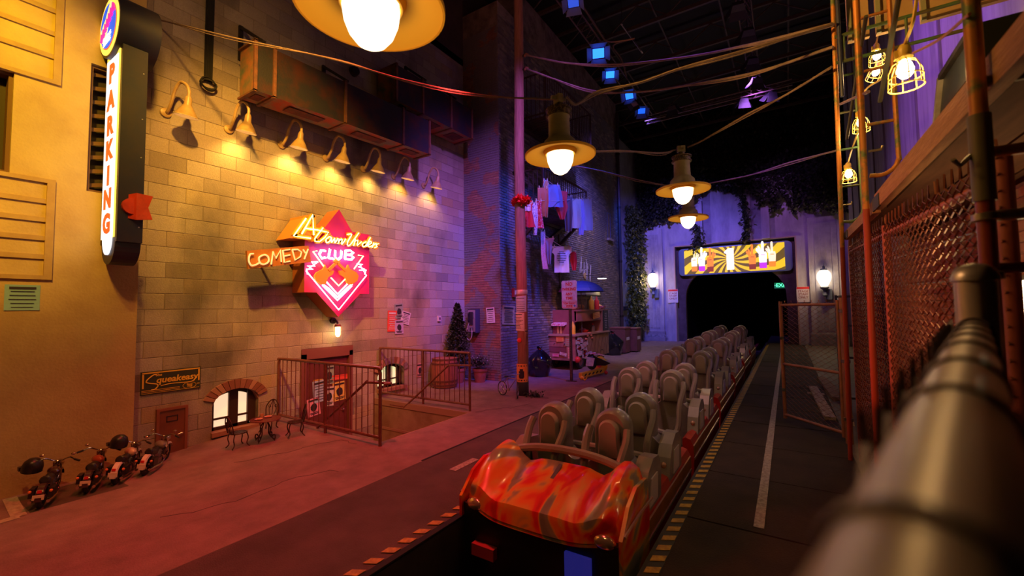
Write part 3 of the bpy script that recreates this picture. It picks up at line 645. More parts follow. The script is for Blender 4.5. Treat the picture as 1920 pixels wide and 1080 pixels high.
for st in club.values():
    neon('neon_letter', st, neon_b, SX+.13, .017); neon('neon_letter_outline', [[(x-9, y-9) for x, y in s_] for s_ in st], neon_b, SX+.12, .01)
neon('neon_triangle', [[(755, 562), (652, 418), (692, 414)], [(1088, 455), (1138, 463), (1048, 588)]], neon_y, SX+.07, .012)
neon('neon_diamond', [[(690, 525), (585, 605), (900, 982), (1168, 650), (1110, 560)]], neon_w, SX+.07, .012)
neon('neon_chevron', [[(775, 705), (890, 830), (1000, 715)], [(745, 745), (888, 890), (1025, 752)]], neon_w, SX+.08, .015)
neon('neon_chevron', [[(728, 690), (750, 740), (800, 775), (888, 860), (985, 770), (1030, 735)]], neon_w, SX+.06, .018)
neon('neon_zigzag', [[(600, 640), (590, 590), (650, 590), (600, 560), (670, 560), (640, 520), (700, 520)], [(1150, 640), (1165, 600), (1100, 600), (1150, 590), (1090, 565), (1130, 545), (1075, 540)]], neon_w, SX+.08, .014)
neon('neon_chevron', [[(825, 672), (900, 750), (972, 676)]], neon_y, SX+.08, .012)
gp = [(770, 545), (752, 588), (690, 620), (668, 655), (680, 700), (735, 738), (775, 735), (800, 668), (845, 640), (857, 605), (822, 600), (905, 522), (885, 506), (790, 592)]
gt = M('guitar_amber', (.95, .45, .02), rough=.45)
def guitar(mir):
    f = (lambda x: 1762-x) if mir else (lambda x: x)
    mb = MB()
    body = [(770, 545), (752, 588), (690, 620), (668, 655), (680, 700), (735, 738), (775, 735), (800, 668), (845, 640), (857, 605), (822, 600), (790, 592)]
    mb.prism([zq(f(x), y, SX+.1) for x, y in body], (-.04, 0, 0)); mb.bar(zq(f(800), 600, SX+.1), zq(f(893), 514, SX+.1), .05, .035, (1, 0, 0)); mb.bar(zq(f(880), 525, SX+.105), zq(f(902), 503, SX+.105), .075, .04, (1, 0, 0))
    g = mb.build('guitar_emblem', gt, sign)
guitar(False); guitar(True)
point('neon_club_glow', (SX+.5, 5.15, 3.2), (.15, .3, 1), 6, .1); point('neon_diamond_glow', (SX+.45, 5.12, 2.35), (1, .1, .35), 5, .2)
# comedy board
cb = thing('comedy_board', (-7.2, 4.0, 2.6), 'tilted orange board reading COMEDY beside the neon star', 'sign')
q = [zq(15, 412, -7.16), zq(610, 362, -7.12), zq(635, 520, -7.12), zq(30, 588, -7.16)]
MB().prism(q, (-.05, 0, 0)).build('board', M('comedy_board_orange', (.62, .24, .04), (.5, .18, .03), 6, rough=.6), cb)
for st, sm_ in (([[(80, 440), (45, 448), (33, 505), (55, 552), (98, 548), (132, 530)]], 1), ([[(165, 455), (132, 480), (142, 530), (182, 543), (222, 518), (222, 475), (195, 452), (165, 455)]], 1), ([[(250, 545), (268, 420), (295, 485), (338, 405), (347, 520)]], 0),
  ([[(430, 400), (362, 410), (376, 525), (432, 512)], [(372, 465), (432, 452)]], 0), ([[(452, 402), (480, 502), (530, 470), (542, 425), (505, 400), (452, 402)]], 0), ([[(557, 400), (580, 437)], [(605, 395), (568, 495)]], 0)):
    neon('letter', st, neon_d, -7.12, .014, cb, sm_)
for y in (3.75, 4.3): MB().cyl((XL, y, 2.9), (-7.18, y, 2.88), .02, n=8).build('standoff', iron, cb)

# ---- caged lamp over the stair door
t = thing('door_lamp', (-7.6, 5.28, 1.5), 'small caged bulkhead lamp glowing yellow over the basement door', 'lamp')
MB().lathe((XL, 5.26, 1.72), [(0, 0), (.06, 0), (.06, .06), (0, .06)], 14, (1, 0, 0)).build('base', iron, t, True)
MB().tube([(XL+.05, 5.26, 1.72), (XL+.14, 5.27, 1.71), (XL+.16, 5.28, 1.66)], .02, 8).build('arm', iron, t, True)
MB().lathe((XL+.16, 5.28, 1.5), [(.05, .15), (.065, .12), (.06, .1), (0, .1)], 14).build('cap', M('red_brown_cap', (.3, .08, .05), rough=.5), t, True)
MB().lathe((XL+.16, 5.28, 1.4), [(0, 0), (.03, .01), (.045, .05), (.045, .2), (0, .2)], 12).build('globe', M('caged_bulb', (1, .9, .6), em=14, ecol=(1, .75, .35)), t, True)
mb = MB()
for k in range(6):
    a = 2*PI*k/6; c, s_ = math.cos(a), math.sin(a); mb.tube([(XL+.16+.055*c, 5.28+.055*s_, 1.6), (XL+.16+.055*c, 5.28+.055*s_, 1.45), (XL+.16+.03*c, 5.28+.03*s_, 1.39)], .004, 4)
mb.build('cage', gm, t)
point('door_lamp_light', (XL+.32, 5.28, 1.48), (1, .65, .2), 2.2, .04)

# ---- basement door with flyers
dbr = M('maroon_door', (.16, .035, .035), (.11, .025, .025), 5, rough=.5)
dr = struct(MB().box((XL-.1, 4.72, -1.0), (XL-.05, 5.66, 1.0)).build('door_1', dbr))
for a, b, z0, z1 in ((4.62, 4.72, -1, 1.1), (5.66, 5.74, -1, 1.1), (4.62, 5.74, 1.0, 1.2)): MB().box((XL-.12, a, z0), (XL+.02, b, z1)).build('door_frame', M('door_frame_maroon', (.2, .06, .05), rough=.55), dr)
MB().box((XL-.05, 4.72, .98), (XL-.03, 5.66, 1.0)).build('threshold_strip', dbr, dr)
MB().sph((XL-.03, 5.56, -.1), .03, 8).build('door_knob', steel, dr)
for y in (4.92, 4.96, 5.0): MB().box((XL-.05, y, .9), (XL-.045, y+.025, .95)).build('door_number', paper, dr)
def dfly(px, py, wd, ht, m, lab, rot=0, **k):
    p = aX(px, py, XL-.05); return flyer(p, wd, ht, 'X', m, lab, 'flyers on the basement door', rot, **k)
dfly(600, 733, .3, .42, paper_blue, 'pale blue flyer on the maroon basement door', .08)
dfly(588, 763, .26, .34, paper_pink, 'magenta flyer low on the left of the maroon basement door', .12, pic=True, lines=5)
dfly(617, 703, .24, .36, paper_green, 'grey-green poster with a black figure, high on the maroon basement door', 0, pic=True, lines=7)
dfly(617, 743, .24, .38, paper, 'white flyer in the middle of the maroon basement door', -.05, pic=True, lines=9)
dfly(637, 707, .36, .1, paper_red, 'red paper strip high on the right of the maroon basement door', -.02, lines=2, title=False)
dfly(636, 733, .3, .38, paper_yel, 'yellow poster with a dark portrait on the maroon basement door', .04, pic=True, lines=11)
dfly(596, 716, .2, .1, M('gold_paper', (.7, .4, .05), rough=.7), 'small gold label above the pale blue flyer on the basement door', 0, lines=1, title=False)

# ---- flyers on block wall
def wfly(px, py, wd, ht, m, lab, grp='flyers on the block wall', rot=0, X=XL+.016, **k): return flyer(aX(px, py, X), wd, ht, 'X', m, lab, grp, rot, **k)
wfly(735, 602, .27, .48, paper_red, 'red flyer on the block wall right of the neon sign', rot=-.03, head=paper, lines=8)
wfly(748, 583, .26, .34, paper_green, 'grey-green flyer on the block wall, topmost of the cluster', rot=.1, pic=True, lines=3)
wfly(760, 596, .28, .3, paper, 'tilted white flyer on the block wall, rightmost of the cluster', rot=-.25, lift=.008)
wfly(748, 613, .26, .32, M('lilac_paper', (.5, .42, .62), rough=.8), 'lilac flyer on the block wall, lowest of the cluster', pic=True, lines=4, lift=.01)
wfly(787, 694, .24, .34, M('rose_paper', (.7, .35, .3), rough=.8), 'faded rose flyer taped low on the wall behind the far railing', rot=-.02, pic=True, lines=6)
flyer(aX(42, 558, XY), .28, .3, 'X', M('teal_paper', (.28, .5, .48), rough=.8), 'pale teal notice on the yellow wall', None, 0, lines=5, cat='notice')
o = MB().box((XL, 8.32, 1.62), (XL+.05, 8.42, 1.76)).build('wall_switch_box', M('switch_plate', (.7, .55, .5), rough=.5)); tag(o, 'small pale switch box on the block wall near the cypress', 'switch'); 
MB().box((XL+.05, 8.35, 1.66), (XL+.06, 8.39, 1.72)).build('switch', ink, o)

# ---- Squeakeasy sign
sq0, sq1, z0, z1 = 2.25, 2.98, .755, 1.08
t = thing('speakeasy_sign', (XL+.02, 2.6, .75), 'black and yellow painted board reading The Squeakeasy, above the little door', 'sign')
MB().box((XL+.008, sq0, z0), (XL+.028, sq1, z1)).build('board', M('board_dark_green', (.04, .045, .02), rough=.5), t)
ylw = M('sign_paint_yellow', (.85, .5, .04), rough=.5); X1 = XL+.03
for a, b, c, d in ((sq0+.015, sq1-.015, z1-.03, z1-.012), (sq0+.015, sq0+.035, z0+.09, z1-.035), (sq1-.035, sq1-.015, z0+.12, z1-.035), (sq0+.01, sq1-.27, z0+.055, z0+.062), (sq0+.01, sq1-.27, z0+.035, z0+.042), (sq0+.01, sq1-.02, z0+.015, z0+.02), (sq1-.05, sq1-.015, z0+.07, z0+.08)):
    MB().box((X1-.001, a, c), (X1+.002, b, d)).build('painted_band', ylw, t)
MB().text('queakeasy', .125, (X1, sq0+.43, z0+.19), (0, 1, 0), (0, 0, 1), .003, .003, shear=.15).build('lettering', ylw, t)
MB().text('The', .05, (X1, sq0+.2, z0+.265), (0, 1, 0), (0, 0, 1), .003, .001, shear=.15).build('lettering', ylw, t)
MB().text('Since\n1928', .035, (X1, sq1-.145, z0+.062), (0, 1, 0), (0, 0, 1), .003, .001).build('lettering', ylw, t)
MB().tube(cat_pts([(X1, sq0+.19, z0+.26), (X1, sq0+.14, z0+.27), (X1, sq0+.06, z0+.18), (X1, sq0+.19, z0+.13), (X1, sq0+.17, z0+.07), (X1, sq0+.12, z0+.06)], 6), .009, 6).build('large_initial', ylw, t)
MB().tube(cat_pts([(X1, sq0+.23, z0+.105), (X1, sq0+.35, z0+.12), (X1, sq0+.6, z0+.115), (X1, sq0+.68, z0+.17)], 6), .006, 6).build('flourish', ylw, t)
MB().tube([(X1, sq1-.145+.085*math.cos(2*PI*k/24), z0+.062+.045*math.sin(2*PI*k/24)) for k in range(25)], .003, 5).build('oval', ylw, t)

# ---- little door
ld = M('little_door_brown', (.24, .075, .035), (.19, .06, .03), 5, rough=.5)
d2 = struct(MB().box((XL-.01, 2.47, -.165), (XL+.025, 2.79, .49)).build('door_2', ld))
for a, b, c, d in ((2.44, 2.475, -.165, .525), (2.785, 2.82, -.165, .525), (2.475, 2.785, .49, .525)): MB().box((XL-.01, a, c), (XL+.045, b, d)).build('door_frame', M('little_frame', (.28, .09, .045), rough=.5), d2)
for a, b, c, d in ((2.56, 2.7, .32, .33), (2.56, 2.7, .395, .405), (2.56, 2.57, .32, .405), (2.69, 2.7, .32, .405)): MB().box((XL+.025, a, c), (XL+.032, b, d)).build('slot_rim', ink, d2)
MB().tube([(XL+.025, 2.745, .13), (XL+.06, 2.745, .13), (XL+.065, 2.69, .12)], .012, 8).build('door_handle', M('chrome', (.8, .75, .7), rough=.25, metal=1), d2)

# ---- arched basement windows
def arch_window(n, y0, y1, z0, ztop, side_h, gm_, bright, arm):
    yc, hw_ = (y0+y1)/2, (y1-y0)/2
    g = MB(); g.box((XL-.15, y0, z0), (XL-.14, y1, ztop)); g = struct(g.build('window_%d' % n, M('window_dark_back', (.02, .012, .01), rough=.6)))
    fr = M('window_frame_dark', (.045, .02, .015), rough=.5)
    def arch(y): u = (y-yc)/hw_; return side_h+(ztop-side_h)*math.sqrt(max(0, 1-u*u))
    b = (y1-y0)*.27
    for a, e in ((y0+.06, yc-.07), (yc+.07, y1-.06-.1*(y1-y0))):
        zm = z0+.16
        mb = MB(); pts = [(XL-.13, a, zm+.03), (XL-.13, e, zm+.03)] + [(XL-.13, e+(a-e)*k/6, arch(e+(a-e)*k/6)-.07) for k in range(7)]; mb.prism(pts, (-.006, 0, 0)); mb.build('pane', bright, g)
        MB().box((XL-.136, a, z0+.05), (XL-.13, e, zm)).build('pane', bright, g)
        MB().box((XL-.13, a-.02, zm), (XL-.1, e+.02, zm+.03)).build('glazing_bar', fr, g)
    MB().box((XL-.13, yc-.07, z0), (XL-.09, yc+.07, ztop)).build('mullion', fr, g)
    MB().box((XL-.13, y0, z0), (XL-.09, y0+.06, ztop)).build('jamb', fr, g); MB().box((XL-.13, y1-.06-.1*(y1-y0), z0), (XL-.09, y1, ztop)).build('jamb', fr, g)
    MB().box((XL-.13, y0, z0), (XL-.09, y1, z0+.05)).build('bottom_rail', fr, g)
    # infill above the arch, then voussoirs
    mb = MB(); N = 12
    for k in range(N):
        a, e = y0+(y1-y0)*k/N, y0+(y1-y0)*(k+1)/N; mb.prism([(XL, a, arch(a)), (XL, e, arch(e)), (XL, e, ztop+.02), (XL, a, ztop+.02)], (-.14, 0, 0))
    mb.build('arch_infill', arm, g)
    nv = 13
    for k in range(nv):
        t0, t1 = PI*(.1+.8*k/nv)+.012, PI*(.1+.8*(k+1)/nv)-.012
        rr = ztop-side_h; i_, o_ = 1.0, 1.0; P = lambda t, s_: (XL+.004, yc-(hw_+s_)*math.cos(t)*1.02, side_h+(rr+s_)*math.sin(t))
        mb = MB().prism([P(t0, .0), P(t1, .0), P(t1, .15), P(t0, .15)], (.035+random.uniform(-.004, .006), 0, 0)); mb.build('voussoir', random.choice([arm, M('arch_brick_light', (.42, .22, .14), rough=.85), M('arch_brick_dark', (.25, .09, .06), rough=.85)]), g)
    MB().box((XL-.14, y0-.02, z0-.07), (XL+.07, y1+.03, z0)).build('window_sill', M('sill_brick', (.4, .2, .12), (.3, .14, .09), 8, rough=.8), g)
    return g
glow1 = M('lit_window_warm', (1, .75, .5), em=.95, ecol=(1, .68, .42)); glow2 = M('lit_window_green', (.9, .9, .6), em=.9, ecol=(.85, .85, .42))
abm = M('arch_brick', (.33, .14, .09), (.26, .1, .07), 7, rough=.85)
arch_window(3, 3.16, 3.86, .02, .66, .42, None, glow1, abm)
arch_window(4, 6.4, 7.18, .16, .70, .44, None, glow2, M('arch_brick_mauve', (.27, .2, .2), (.2, .15, .15), 7, rough=.85))
# ================================================================== RAILINGS, FURNITURE, BIKES
def railing(y, x0, x1, label, hrail, zl=0.0):
    t = thing('stair_railing', ((x0+x1)/2, y, 0), label, 'railing'); zt = 1.09
    for z, nm in ((zt, 'top_rail'), (.12, 'bottom_rail')):
        p = [(x0, y, z), (x1, y, z)] if nm == 'bottom_rail' else cat_pts([(x0, y, z-.09), (x0+.02, y, z-.02), (x0+.09, y, z), ((x0+x1)/2, y, z), (x1-.09, y, z), (x1-.02, y, z-.02), (x1, y, z-.09)], 4)
        MB().tube(p, .024, 8).build(nm, rail_red, t, True)
    for x in (x0, (x0+x1)/2+.05, x1): MB().cyl((x, y, zf(x, y)), (x, y, zt-.06 if x in (x0, x1) else zt), .024, n=10).build('post', rail_red, t, True)
    n = 20
    for k in range(1, n):
        x = x0+(x1-x0)*k/n; MB().cyl((x, y, .12), (x, y, zt), .008, n=6).build('baluster', rail_red, t)
    yy = y+hrail; mb = MB()
    mb.tube(cat_pts([(x1+.04, y+hrail*.3, .86), (x1+.1, yy, .87), (x1-.1, yy, .86), (x1-.42, yy, .84), (x1-.52, yy, .78), (x0+.95, yy, -.03), (x0+.85, yy, -.08), (x0+.45, yy, -.08)], 4), .02, 8); mb.build('handrail', rail_red, t, True)
    for x, z in ((x1-.9, .44), ((x0+x1)/2, .18)): MB().tube([(x, y, z-.04), (x, y+hrail*.8, z-.06), (x, yy, z)], .008, 6).build('rail_bracket', rail_red, t)
railing(4.12, -7.55, -4.9, 'brown steel stair railing in front of the basement door, the nearer of the pair', .1)
railing(6.4, -7.62, -5.1, 'brown steel stair railing on the far side of the stairwell, the farther of the pair', -.1)

# bistro table and chairs (small scale)
wi = M('wrought_iron', (.05, .03, .025), (.1, .04, .03), 20, rough=.45, metal=.5)
tx, ty = -6.76, 3.5; tz = zf(tx, ty)
t = thing('bistro_table', (tx, ty, tz), 'miniature round wrought iron cafe table with scrolled legs by the arched window', 'table')
MB().lathe((tx, ty, tz), [(0, .32), (.21, .32), (.215, .325), (.21, .337), (0, .337)], 30).build('table_top', M('table_top_maroon', (.16, .05, .04), rough=.25), t, True)
for k in range(4):
    a = 2*PI*k/4+.5; c, s_ = math.cos(a), math.sin(a)
    pr = [(.02, .32), (.05, .26), (.08, .2), (.075, .12), (.11, .06), (.14, .03), (.16, .05), (.155, .09), (.13, .1), (.115, .075)]
    MB().tube(cat_pts([(tx+r*c, ty+r*s_, tz+z) for r, z in pr], 3)+[], .009, 6).build('leg', wi, t, True)
    MB().tube([(tx+.14*c, ty+.14*s_, tz+.045), (tx+.15*c, ty+.15*s_, tz+.009)], .009, 6).build('foot', wi, t)
def bchair(x, y, rot, label):
    z0 = zf(x, y); t = thing('bistro_chair', (x, y, z0), label, 'chair', 'cafe chairs'); R_ = Matrix.Rotation(rot, 3, 'Z')
    W_ = lambda p: V((x, y, z0)) + R_ @ V(p)
    mb = MB(); mb.tube([W_((.11*math.cos(a), .11*math.sin(a), .22)) for a in [2*PI*k/16 for k in range(17)]], .01, 6)
    for k in range(5): mb.bar(W_((-.09, -.08+.04*k, .22)), W_((.09, -.08+.04*k, .22)), .02, .008)
    mb.build('seat', wi, t)
    for sx, sy in ((-1, -1), (-1, 1), (1, -1), (1, 1)):
        MB().tube(cat_pts([W_((.08*sx, .08*sy, .22)), W_((.1*sx, .09*sy, .14)), W_((.085*sx, .08*sy, .06)), W_((.12*sx, .1*sy, .009))], 3), .008, 6).build('leg', wi, t, True)
    mb = MB(); mb.tube(cat_pts([W_((-.1, -.09, .22)), W_((-.13, -.1, .36)), W_((-.15, -.05, .45)), W_((-.155, 0, .475)), W_((-.15, .05, .45)), W_((-.13, .1, .36)), W_((-.1, .09, .22))], 4), .009, 6)
    for k in (-1, 0, 1): mb.tube(cat_pts([W_((-.105, .03*k, .23)), W_((-.13, .055*k, .33)), W_((-.145, .02*k, .42)), W_((-.153, .01*k, .465))], 3), .006, 5)
    for k in (-1, 1): mb.tube([W_((-.135, .05*k+.02*math.cos(a), .37+.02*math.sin(a))) for a in [2*PI*j/10 for j in range(11)]], .005, 5)
    mb.build('backrest', wi, t, True)
bchair(-6.9, 3.18, PI/2, 'iron cafe chair under the arched window, left of the round table')
bchair(-6.5, 3.82, -PI*.62, 'iron cafe chair by the foot of the railing, right of the round table')
bchair(-7.2, 3.78, -.9, 'iron cafe chair behind the round table against the wall')
for (dx, dy), l in zip(((-.02, -.09), (-.06, .07)), ('small pale plate of food on the left side of the cafe table', 'small pale plate of food on the far side of the cafe table')):
    p = MB().lathe((tx+dx, ty+dy, tz+.338), [(0, 0), (.03, 0), (.055, .01), (.055, .013), (.03, .005), (0, .005)], 16).build('plate', M('plate_cream', (.75, .55, .4), rough=.4), None, True); tag(p, l, 'plate', 'plates on the cafe table')
    MB().sph((tx+dx, ty+dy, tz+.345), .028, 8, (1, 1, .35)).build('food', M('toast_orange', (.7, .3, .1), rough=.7), p, True)
p = MB().lathe((tx-.09, ty-.01, tz+.338), [(0, 0), (.022, 0), (.028, .06), (.025, .06), (.02, .006), (0, .006)], 14).build('cup', M('cup_amber', (.65, .4, .15), rough=.35), None, True); tag(p, 'little amber cup between the plates on the cafe table', 'cup')

# ---- miniature motorbikes
tyre = M('tyre_rubber', (.015, .014, .014), rough=.7); chrome = M('bike_chrome', (.6, .5, .42), rough=.2, metal=1.0); seatl = M('seat_leather', (.02, .015, .015), rough=.35)
def bike(x, y, rot, label, tank, fender, plate_m, helmet=None):
    z0 = zf(x, y); t = thing('motorbike', (x, y, z0), label, 'motorbike', 'miniature motorbikes'); R_ = Matrix.Rotation(rot, 3, 'Z') @ Matrix.Rotation(.1, 3, 'X')
    W_ = lambda p: V((x, y, z0)) + R_ @ V(p)
    ax = R_ @ V((0, 1, 0))
    for wx, r, nm in ((.27, .125, 'front_wheel'), (-.25, .12, 'rear_wheel')):
        mb = MB(); c = W_((wx, 0, r)); ring = [W_((wx+(r-.022)*math.cos(a), 0, r+(r-.022)*math.sin(a))) for a in [2*PI*k/22 for k in range(23)]]
        mb.tube(ring, .024 if wx < 0 else .02, 8, False); wo = mb.build(nm, tyre, t, True)
        mb = MB(); rr_ = [W_((wx+(r-.045)*math.cos(a), 0, r+(r-.045)*math.sin(a))) for a in [2*PI*k/22 for k in range(23)]]; mb.tube(rr_, .005, 5, False)
        for k in range(10): a = 2*PI*k/10; mb.cyl(c, W_((wx+(r-.045)*math.cos(a), 0, r+(r-.045)*math.sin(a))), .0025, n=4)
        mb.lathe(c-ax*.025, [(0, 0), (.025, 0), (.025, .05), (0, .05)], 10, ax); mb.build('spokes', chrome, wo)
    def fend(wx, r, a0, a1, m, nm):
        mb = MB(); vs = []; N = 10
        for k in range(N+1):
            a = a0+(a1-a0)*k/N
            for w_, d in ((-.035, -.012), (-.025, .01), (.025, .01), (.035, -.012)): vs.append(W_((wx+(r+.012+d)*math.cos(a), w_, r+(r+.012+d)*math.sin(a))))
        mb.quadset(vs, [(k*4+j, k*4+j+1, k*4+j+5, k*4+j+4) for k in range(N) for j in range(3)]); return mb.build(nm, m, t, True)
    fend(.27, .125, .3, 2.3, fender, 'front_fender'); rf = fend(-.25, .12, .5, 3.25, fender, 'rear_fender')
    mb = MB(); mb.tube(cat_pts([W_((.17, 0, .3)), W_((.02, 0, .29)), W_((-.14, 0, .22)), W_((-.25, 0, .12))], 4), .012, 6); mb.tube([W_((.17, 0, .3)), W_((.13, 0, .1)), W_((-.1, 0, .06)), W_((-.25, .03, .12))], .012, 6); mb.tube([W_((-.1, 0, .06)), W_((-.25, -.03, .12))], .01, 6); mb.build('frame', iron, t, True)
    mb = MB()
    for s_ in (-1, 1): mb.cyl(W_((.28, .03*s_, .125)), W_((.16, .03*s_, .36)), .009, n=8)
    mb.build('fork', chrome, t, True)
    mb = MB(); mb.sph(W_((.07, 0, .29)), .075, 12, (1.45, .75, .7)); mb.build('fuel_tank', tank, t, True)
    mb = MB(); mb.tube(cat_pts([W_((-.02, 0, .27)), W_((-.1, 0, .25)), W_((-.18, 0, .265)), W_((-.25, 0, .29))], 4), [.03]+[.045]*6+[.048]*5+[.03], 10); mb.build('seat', seatl, t, True)
    mb = MB(); mb.box(( -.05, -.045, .07), (.06, .045, .14)); mb.cyl((0, 0, .13), (.05, 0, .23), .035, n=10); mb.cyl((-.01, 0, .13), (-.06, 0, .22), .033, n=10)
    for k in range(4): mb.cyl((.012+.011*k, 0, .155+.018*k), (.014+.011*k, 0, .163+.018*k), .045, n=10)
    mb.v = [W_(p) for p in mb.v]; mb.build('engine', M('engine_alloy', (.3, .25, .22), rough=.4, metal=.8), t)
    for s_ in (-1, 1): MB().tube(cat_pts([W_((.05, .04*s_, .17)), W_((.08, .06*s_, .1)), W_((-.02, .07*s_, .065)), W_((-.18, .07*s_, .075)), W_((-.33, .07*s_, .09))], 4), [.01]*9+[.017]*8, 8).build('exhaust', chrome, t, True)
    mb = MB(); mb.tube(cat_pts([W_((.1, -.15, .4)), W_((.13, -.1, .42)), W_((.17, -.03, .38)), W_((.17, .03, .38)), W_((.13, .1, .42)), W_((.1, .15, .4))], 4), .008, 6)
    hb = mb.build('handlebar', chrome, t, True)
    for s_ in (-1, 1): MB().cyl(W_((.1, .15*s_, .4)), W_((.07, .2*s_, .385)), .012, n=8).build('grip', seatl, hb); MB().sph(W_((.12, .13*s_, .46)), .022, 8, (1, 1, .8)).build('mirror', chrome, hb, True)
    mb = MB(); mb.lathe(W_((.2, 0, .33)), [(0, 0), (.03, .01), (.042, .05), (.042, .07), (0, .072)], 12, R_ @ V((1, 0, 0))); mb.build('headlamp', chrome, t, True)
    MB().box((-.005, -.045, -.022), (.005, .045, .022)).__class__
    mb = MB().box((-.004, -.045, -.025), (.004, .045, .025)); mb.v = [W_((-.385, 0, .15))+R_ @ p for p in mb.v]; mb.build('number_plate', plate_m, t)
    mb = MB().box((-.006, -.018, -.014), (.006, .018, .014)); mb.v = [W_((-.375, 0, .205))+R_ @ p for p in mb.v]; mb.build('tail_light', M('tail_red', (.7, .02, .02), rough=.3), t)
    for s_ in (-1, 1): MB().sph(W_((-.34, .08*s_, .2)), .016, 8).build('indicator', M('indicator_orange', (.8, .2, .05), rough=.3), t, True)
    MB().bar(W_((-.02, .06, .07)), W_((-.06, .13, .004)), .01, .01).build('side_stand', iron, t)
    for s_ in (-1, 1):
        mb = MB().box((-.06, -.02, -.05), (.06, .02, .045)); mb.v = [W_((-.24, .075*s_, .17))+R_ @ p for p in mb.v]; mb.build('saddlebag', seatl, t)
    if helmet:
        hx = W_(helmet[0]); h = thing('helmet', hx-V((0, 0, .06)), helmet[1], 'helmet')
        mb = MB(); prof = [(0, .1), (.045, .09), (.075, .06), (.09, .01), (.088, -.05), (.07, -.052), (.07, 0), (.03, .07), (0, .08)]; mb.lathe(hx, prof, 16, (.2, .1, 1)); mb.build('shell', seatl, h, True)
        mb = MB().box(hx+V((-.1, -.1, -.03)), hx+V((-.03, -.06, .01))); mb.build('peak', seatl, h)
dark_t = M('dark_tank', (.05, .02, .02), rough=.25, coat=.5); red_t = M('copper_tank', (.3, .05, .02), rough=.25, coat=.5); cream_t = M('cream_tank', (.6, .42, .27), rough=.3, coat=.4); grey_t = M('grey_tank', (.2, .18, .15), rough=.35)
plm = M('cream_plate', (.75, .6, .45), rough=.5); wh_f = M('white_fender', (.7, .6, .5), rough=.35)
bike(-7.08, 1.28, 2.75, 'black miniature motorbike nearest the left edge, helmet hung on its left bar', dark_t, dark_t, plm, ((.13, .19, .34), 'black helmet hung on the leftmost miniature motorbike'))
bike(-7.17, 1.67, 2.72, 'copper-tanked miniature motorbike, second from the left, helmet on its handlebar', red_t, dark_t, plm, ((.1, -.17, .47), 'black helmet on the handlebar of the second miniature motorbike'))
bike(-7.2, 1.98, 2.55, 'cream-tanked miniature motorbike with pale rear fender, third from the left', cream_t, wh_f, plm)
bike(-7.24, 2.3, 2.45, 'grey and cream miniature motorbike nearest the little brown door', grey_t, wh_f, plm)

# ---- tub, cypress, pots
wood = M('barrel_wood', (.42, .14, .07), (.25, .08, .04), 3, rough=.6, stretch=(8, 8, .8)); hoop = M('hoop_brown', (.2, .08, .05), rough=.5, metal=.5)
bx, by = -7.25, 8.1
t = thing('barrel', (bx, by, 0), 'reddish wooden barrel standing by the block wall beyond the railing', 'barrel')
n = 22
for k in range(n):
    a0, a1 = 2*PI*k/n+.012, 2*PI*(k+1)/n-.012; mb = MB(); vs = []
    for z, r in ((.02, .3), (.2, .325), (.38, .33), (.56, .325), (.72, .3)):
        for rr_, a in ((r-.02, a0), (r, a0), (r, a1), (r-.02, a1)): vs.append((bx+rr_*math.cos(a), by+rr_*math.sin(a), z))
    fs = [(i*4+j, i*4+(j+1) % 4, (i+1)*4+(j+1) % 4, (i+1)*4+j) for i in range(4) for j in range(4)]+[(3, 2, 1, 0), (16, 17, 18, 19)]
    mb.quadset(vs, fs).build('stave', wood, t)
for z, r in ((.06, .308), (.16, .322), (.58, .326), (.68, .31)): MB().lathe((bx, by, z), [(r-.01, 0), (r+.008, 0), (r+.008, .035), (r-.01, .035)], 28).build('hoop', hoop, t, True)
MB().lathe((bx, by, .68), [(0, 0), (.29, 0), (.29, .02), (0, .02)], 28).build('lid', wood, t)
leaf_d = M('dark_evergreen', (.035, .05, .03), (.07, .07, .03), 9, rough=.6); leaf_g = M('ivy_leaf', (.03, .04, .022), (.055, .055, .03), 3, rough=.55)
terra = M('terracotta', (.4, .13, .09), (.3, .1, .07), 7, rough=.75)
def pot(x, y, r, h, label, cat='pot'):
    t = thing('plant_pot', (x, y, 0), label, 'potted plant')
    MB().lathe((x, y, 0), [(0, 0), (r*.7, 0), (r*.95, h*.82), (r*1.05, h*.82), (r*1.07, h), (r*.95, h), (r*.9, h*.88), (0, h*.88)], 22).build('pot', terra, t, True); return t
def leaves(parent, name, gen, n, size, mat, seed=1, drop=0):
    rng = random.Random(seed); mb = MB(); v = []; f = []
    for k in range(n):
        c = gen(rng); s_ = size*rng.uniform(.6, 1.3); d = V((rng.gauss(0, 1), rng.gauss(0, 1), rng.gauss(0, .8)-drop)).normalized(); x, y = basis(d); b = len(v)
        v += [c, c+d*s_*.5+x*s_*.32, c+d*s_, c+d*s_*.5-x*s_*.32]; f.append((b, b+1, b+2, b+3))
    mb.v = v; mb.f = f; mb.mi = [0]*len(f); return tag(mb.build(name, mat, parent), kind='stuff')
cx_, cy_ = -7.36, 8.74
t = pot(cx_, cy_, .2, .38, 'tall conical cypress in a terracotta pot in the corner by the payphone')
MB().cyl((cx_, cy_, .35), (cx_, cy_, 1.9), .03, .01, 8).build('trunk', M('bark', (.12, .08, .05), rough=.9), t, True)
def cyp(rng):
    h = rng.random()**.8; a = rng.random()*2*PI; r = (.32*(1-h)**.75*min(1, (h+.05)*6)+.02)*(.55+.5*rng.random())*(1+.28*math.sin(4*a+9*h)); return V((cx_+r*math.cos(a), cy_+r*math.sin(a), .45+1.6*h))
leaves(t, 'foliage', cyp, 5200, .075, leaf_d, 3)
px_, py_ = -6.9, 9.1
t = pot(px_, py_, .19, .36, 'bushy plant with small pale flowers in a terracotta pot at the foot of the pillar')
leaves(t, 'foliage', lambda g: V((px_+g.gauss(0, .13), py_+g.gauss(0, .1)-.05, .45+abs(g.gauss(0, .11)))), 900, .06, leaf_d, 5)
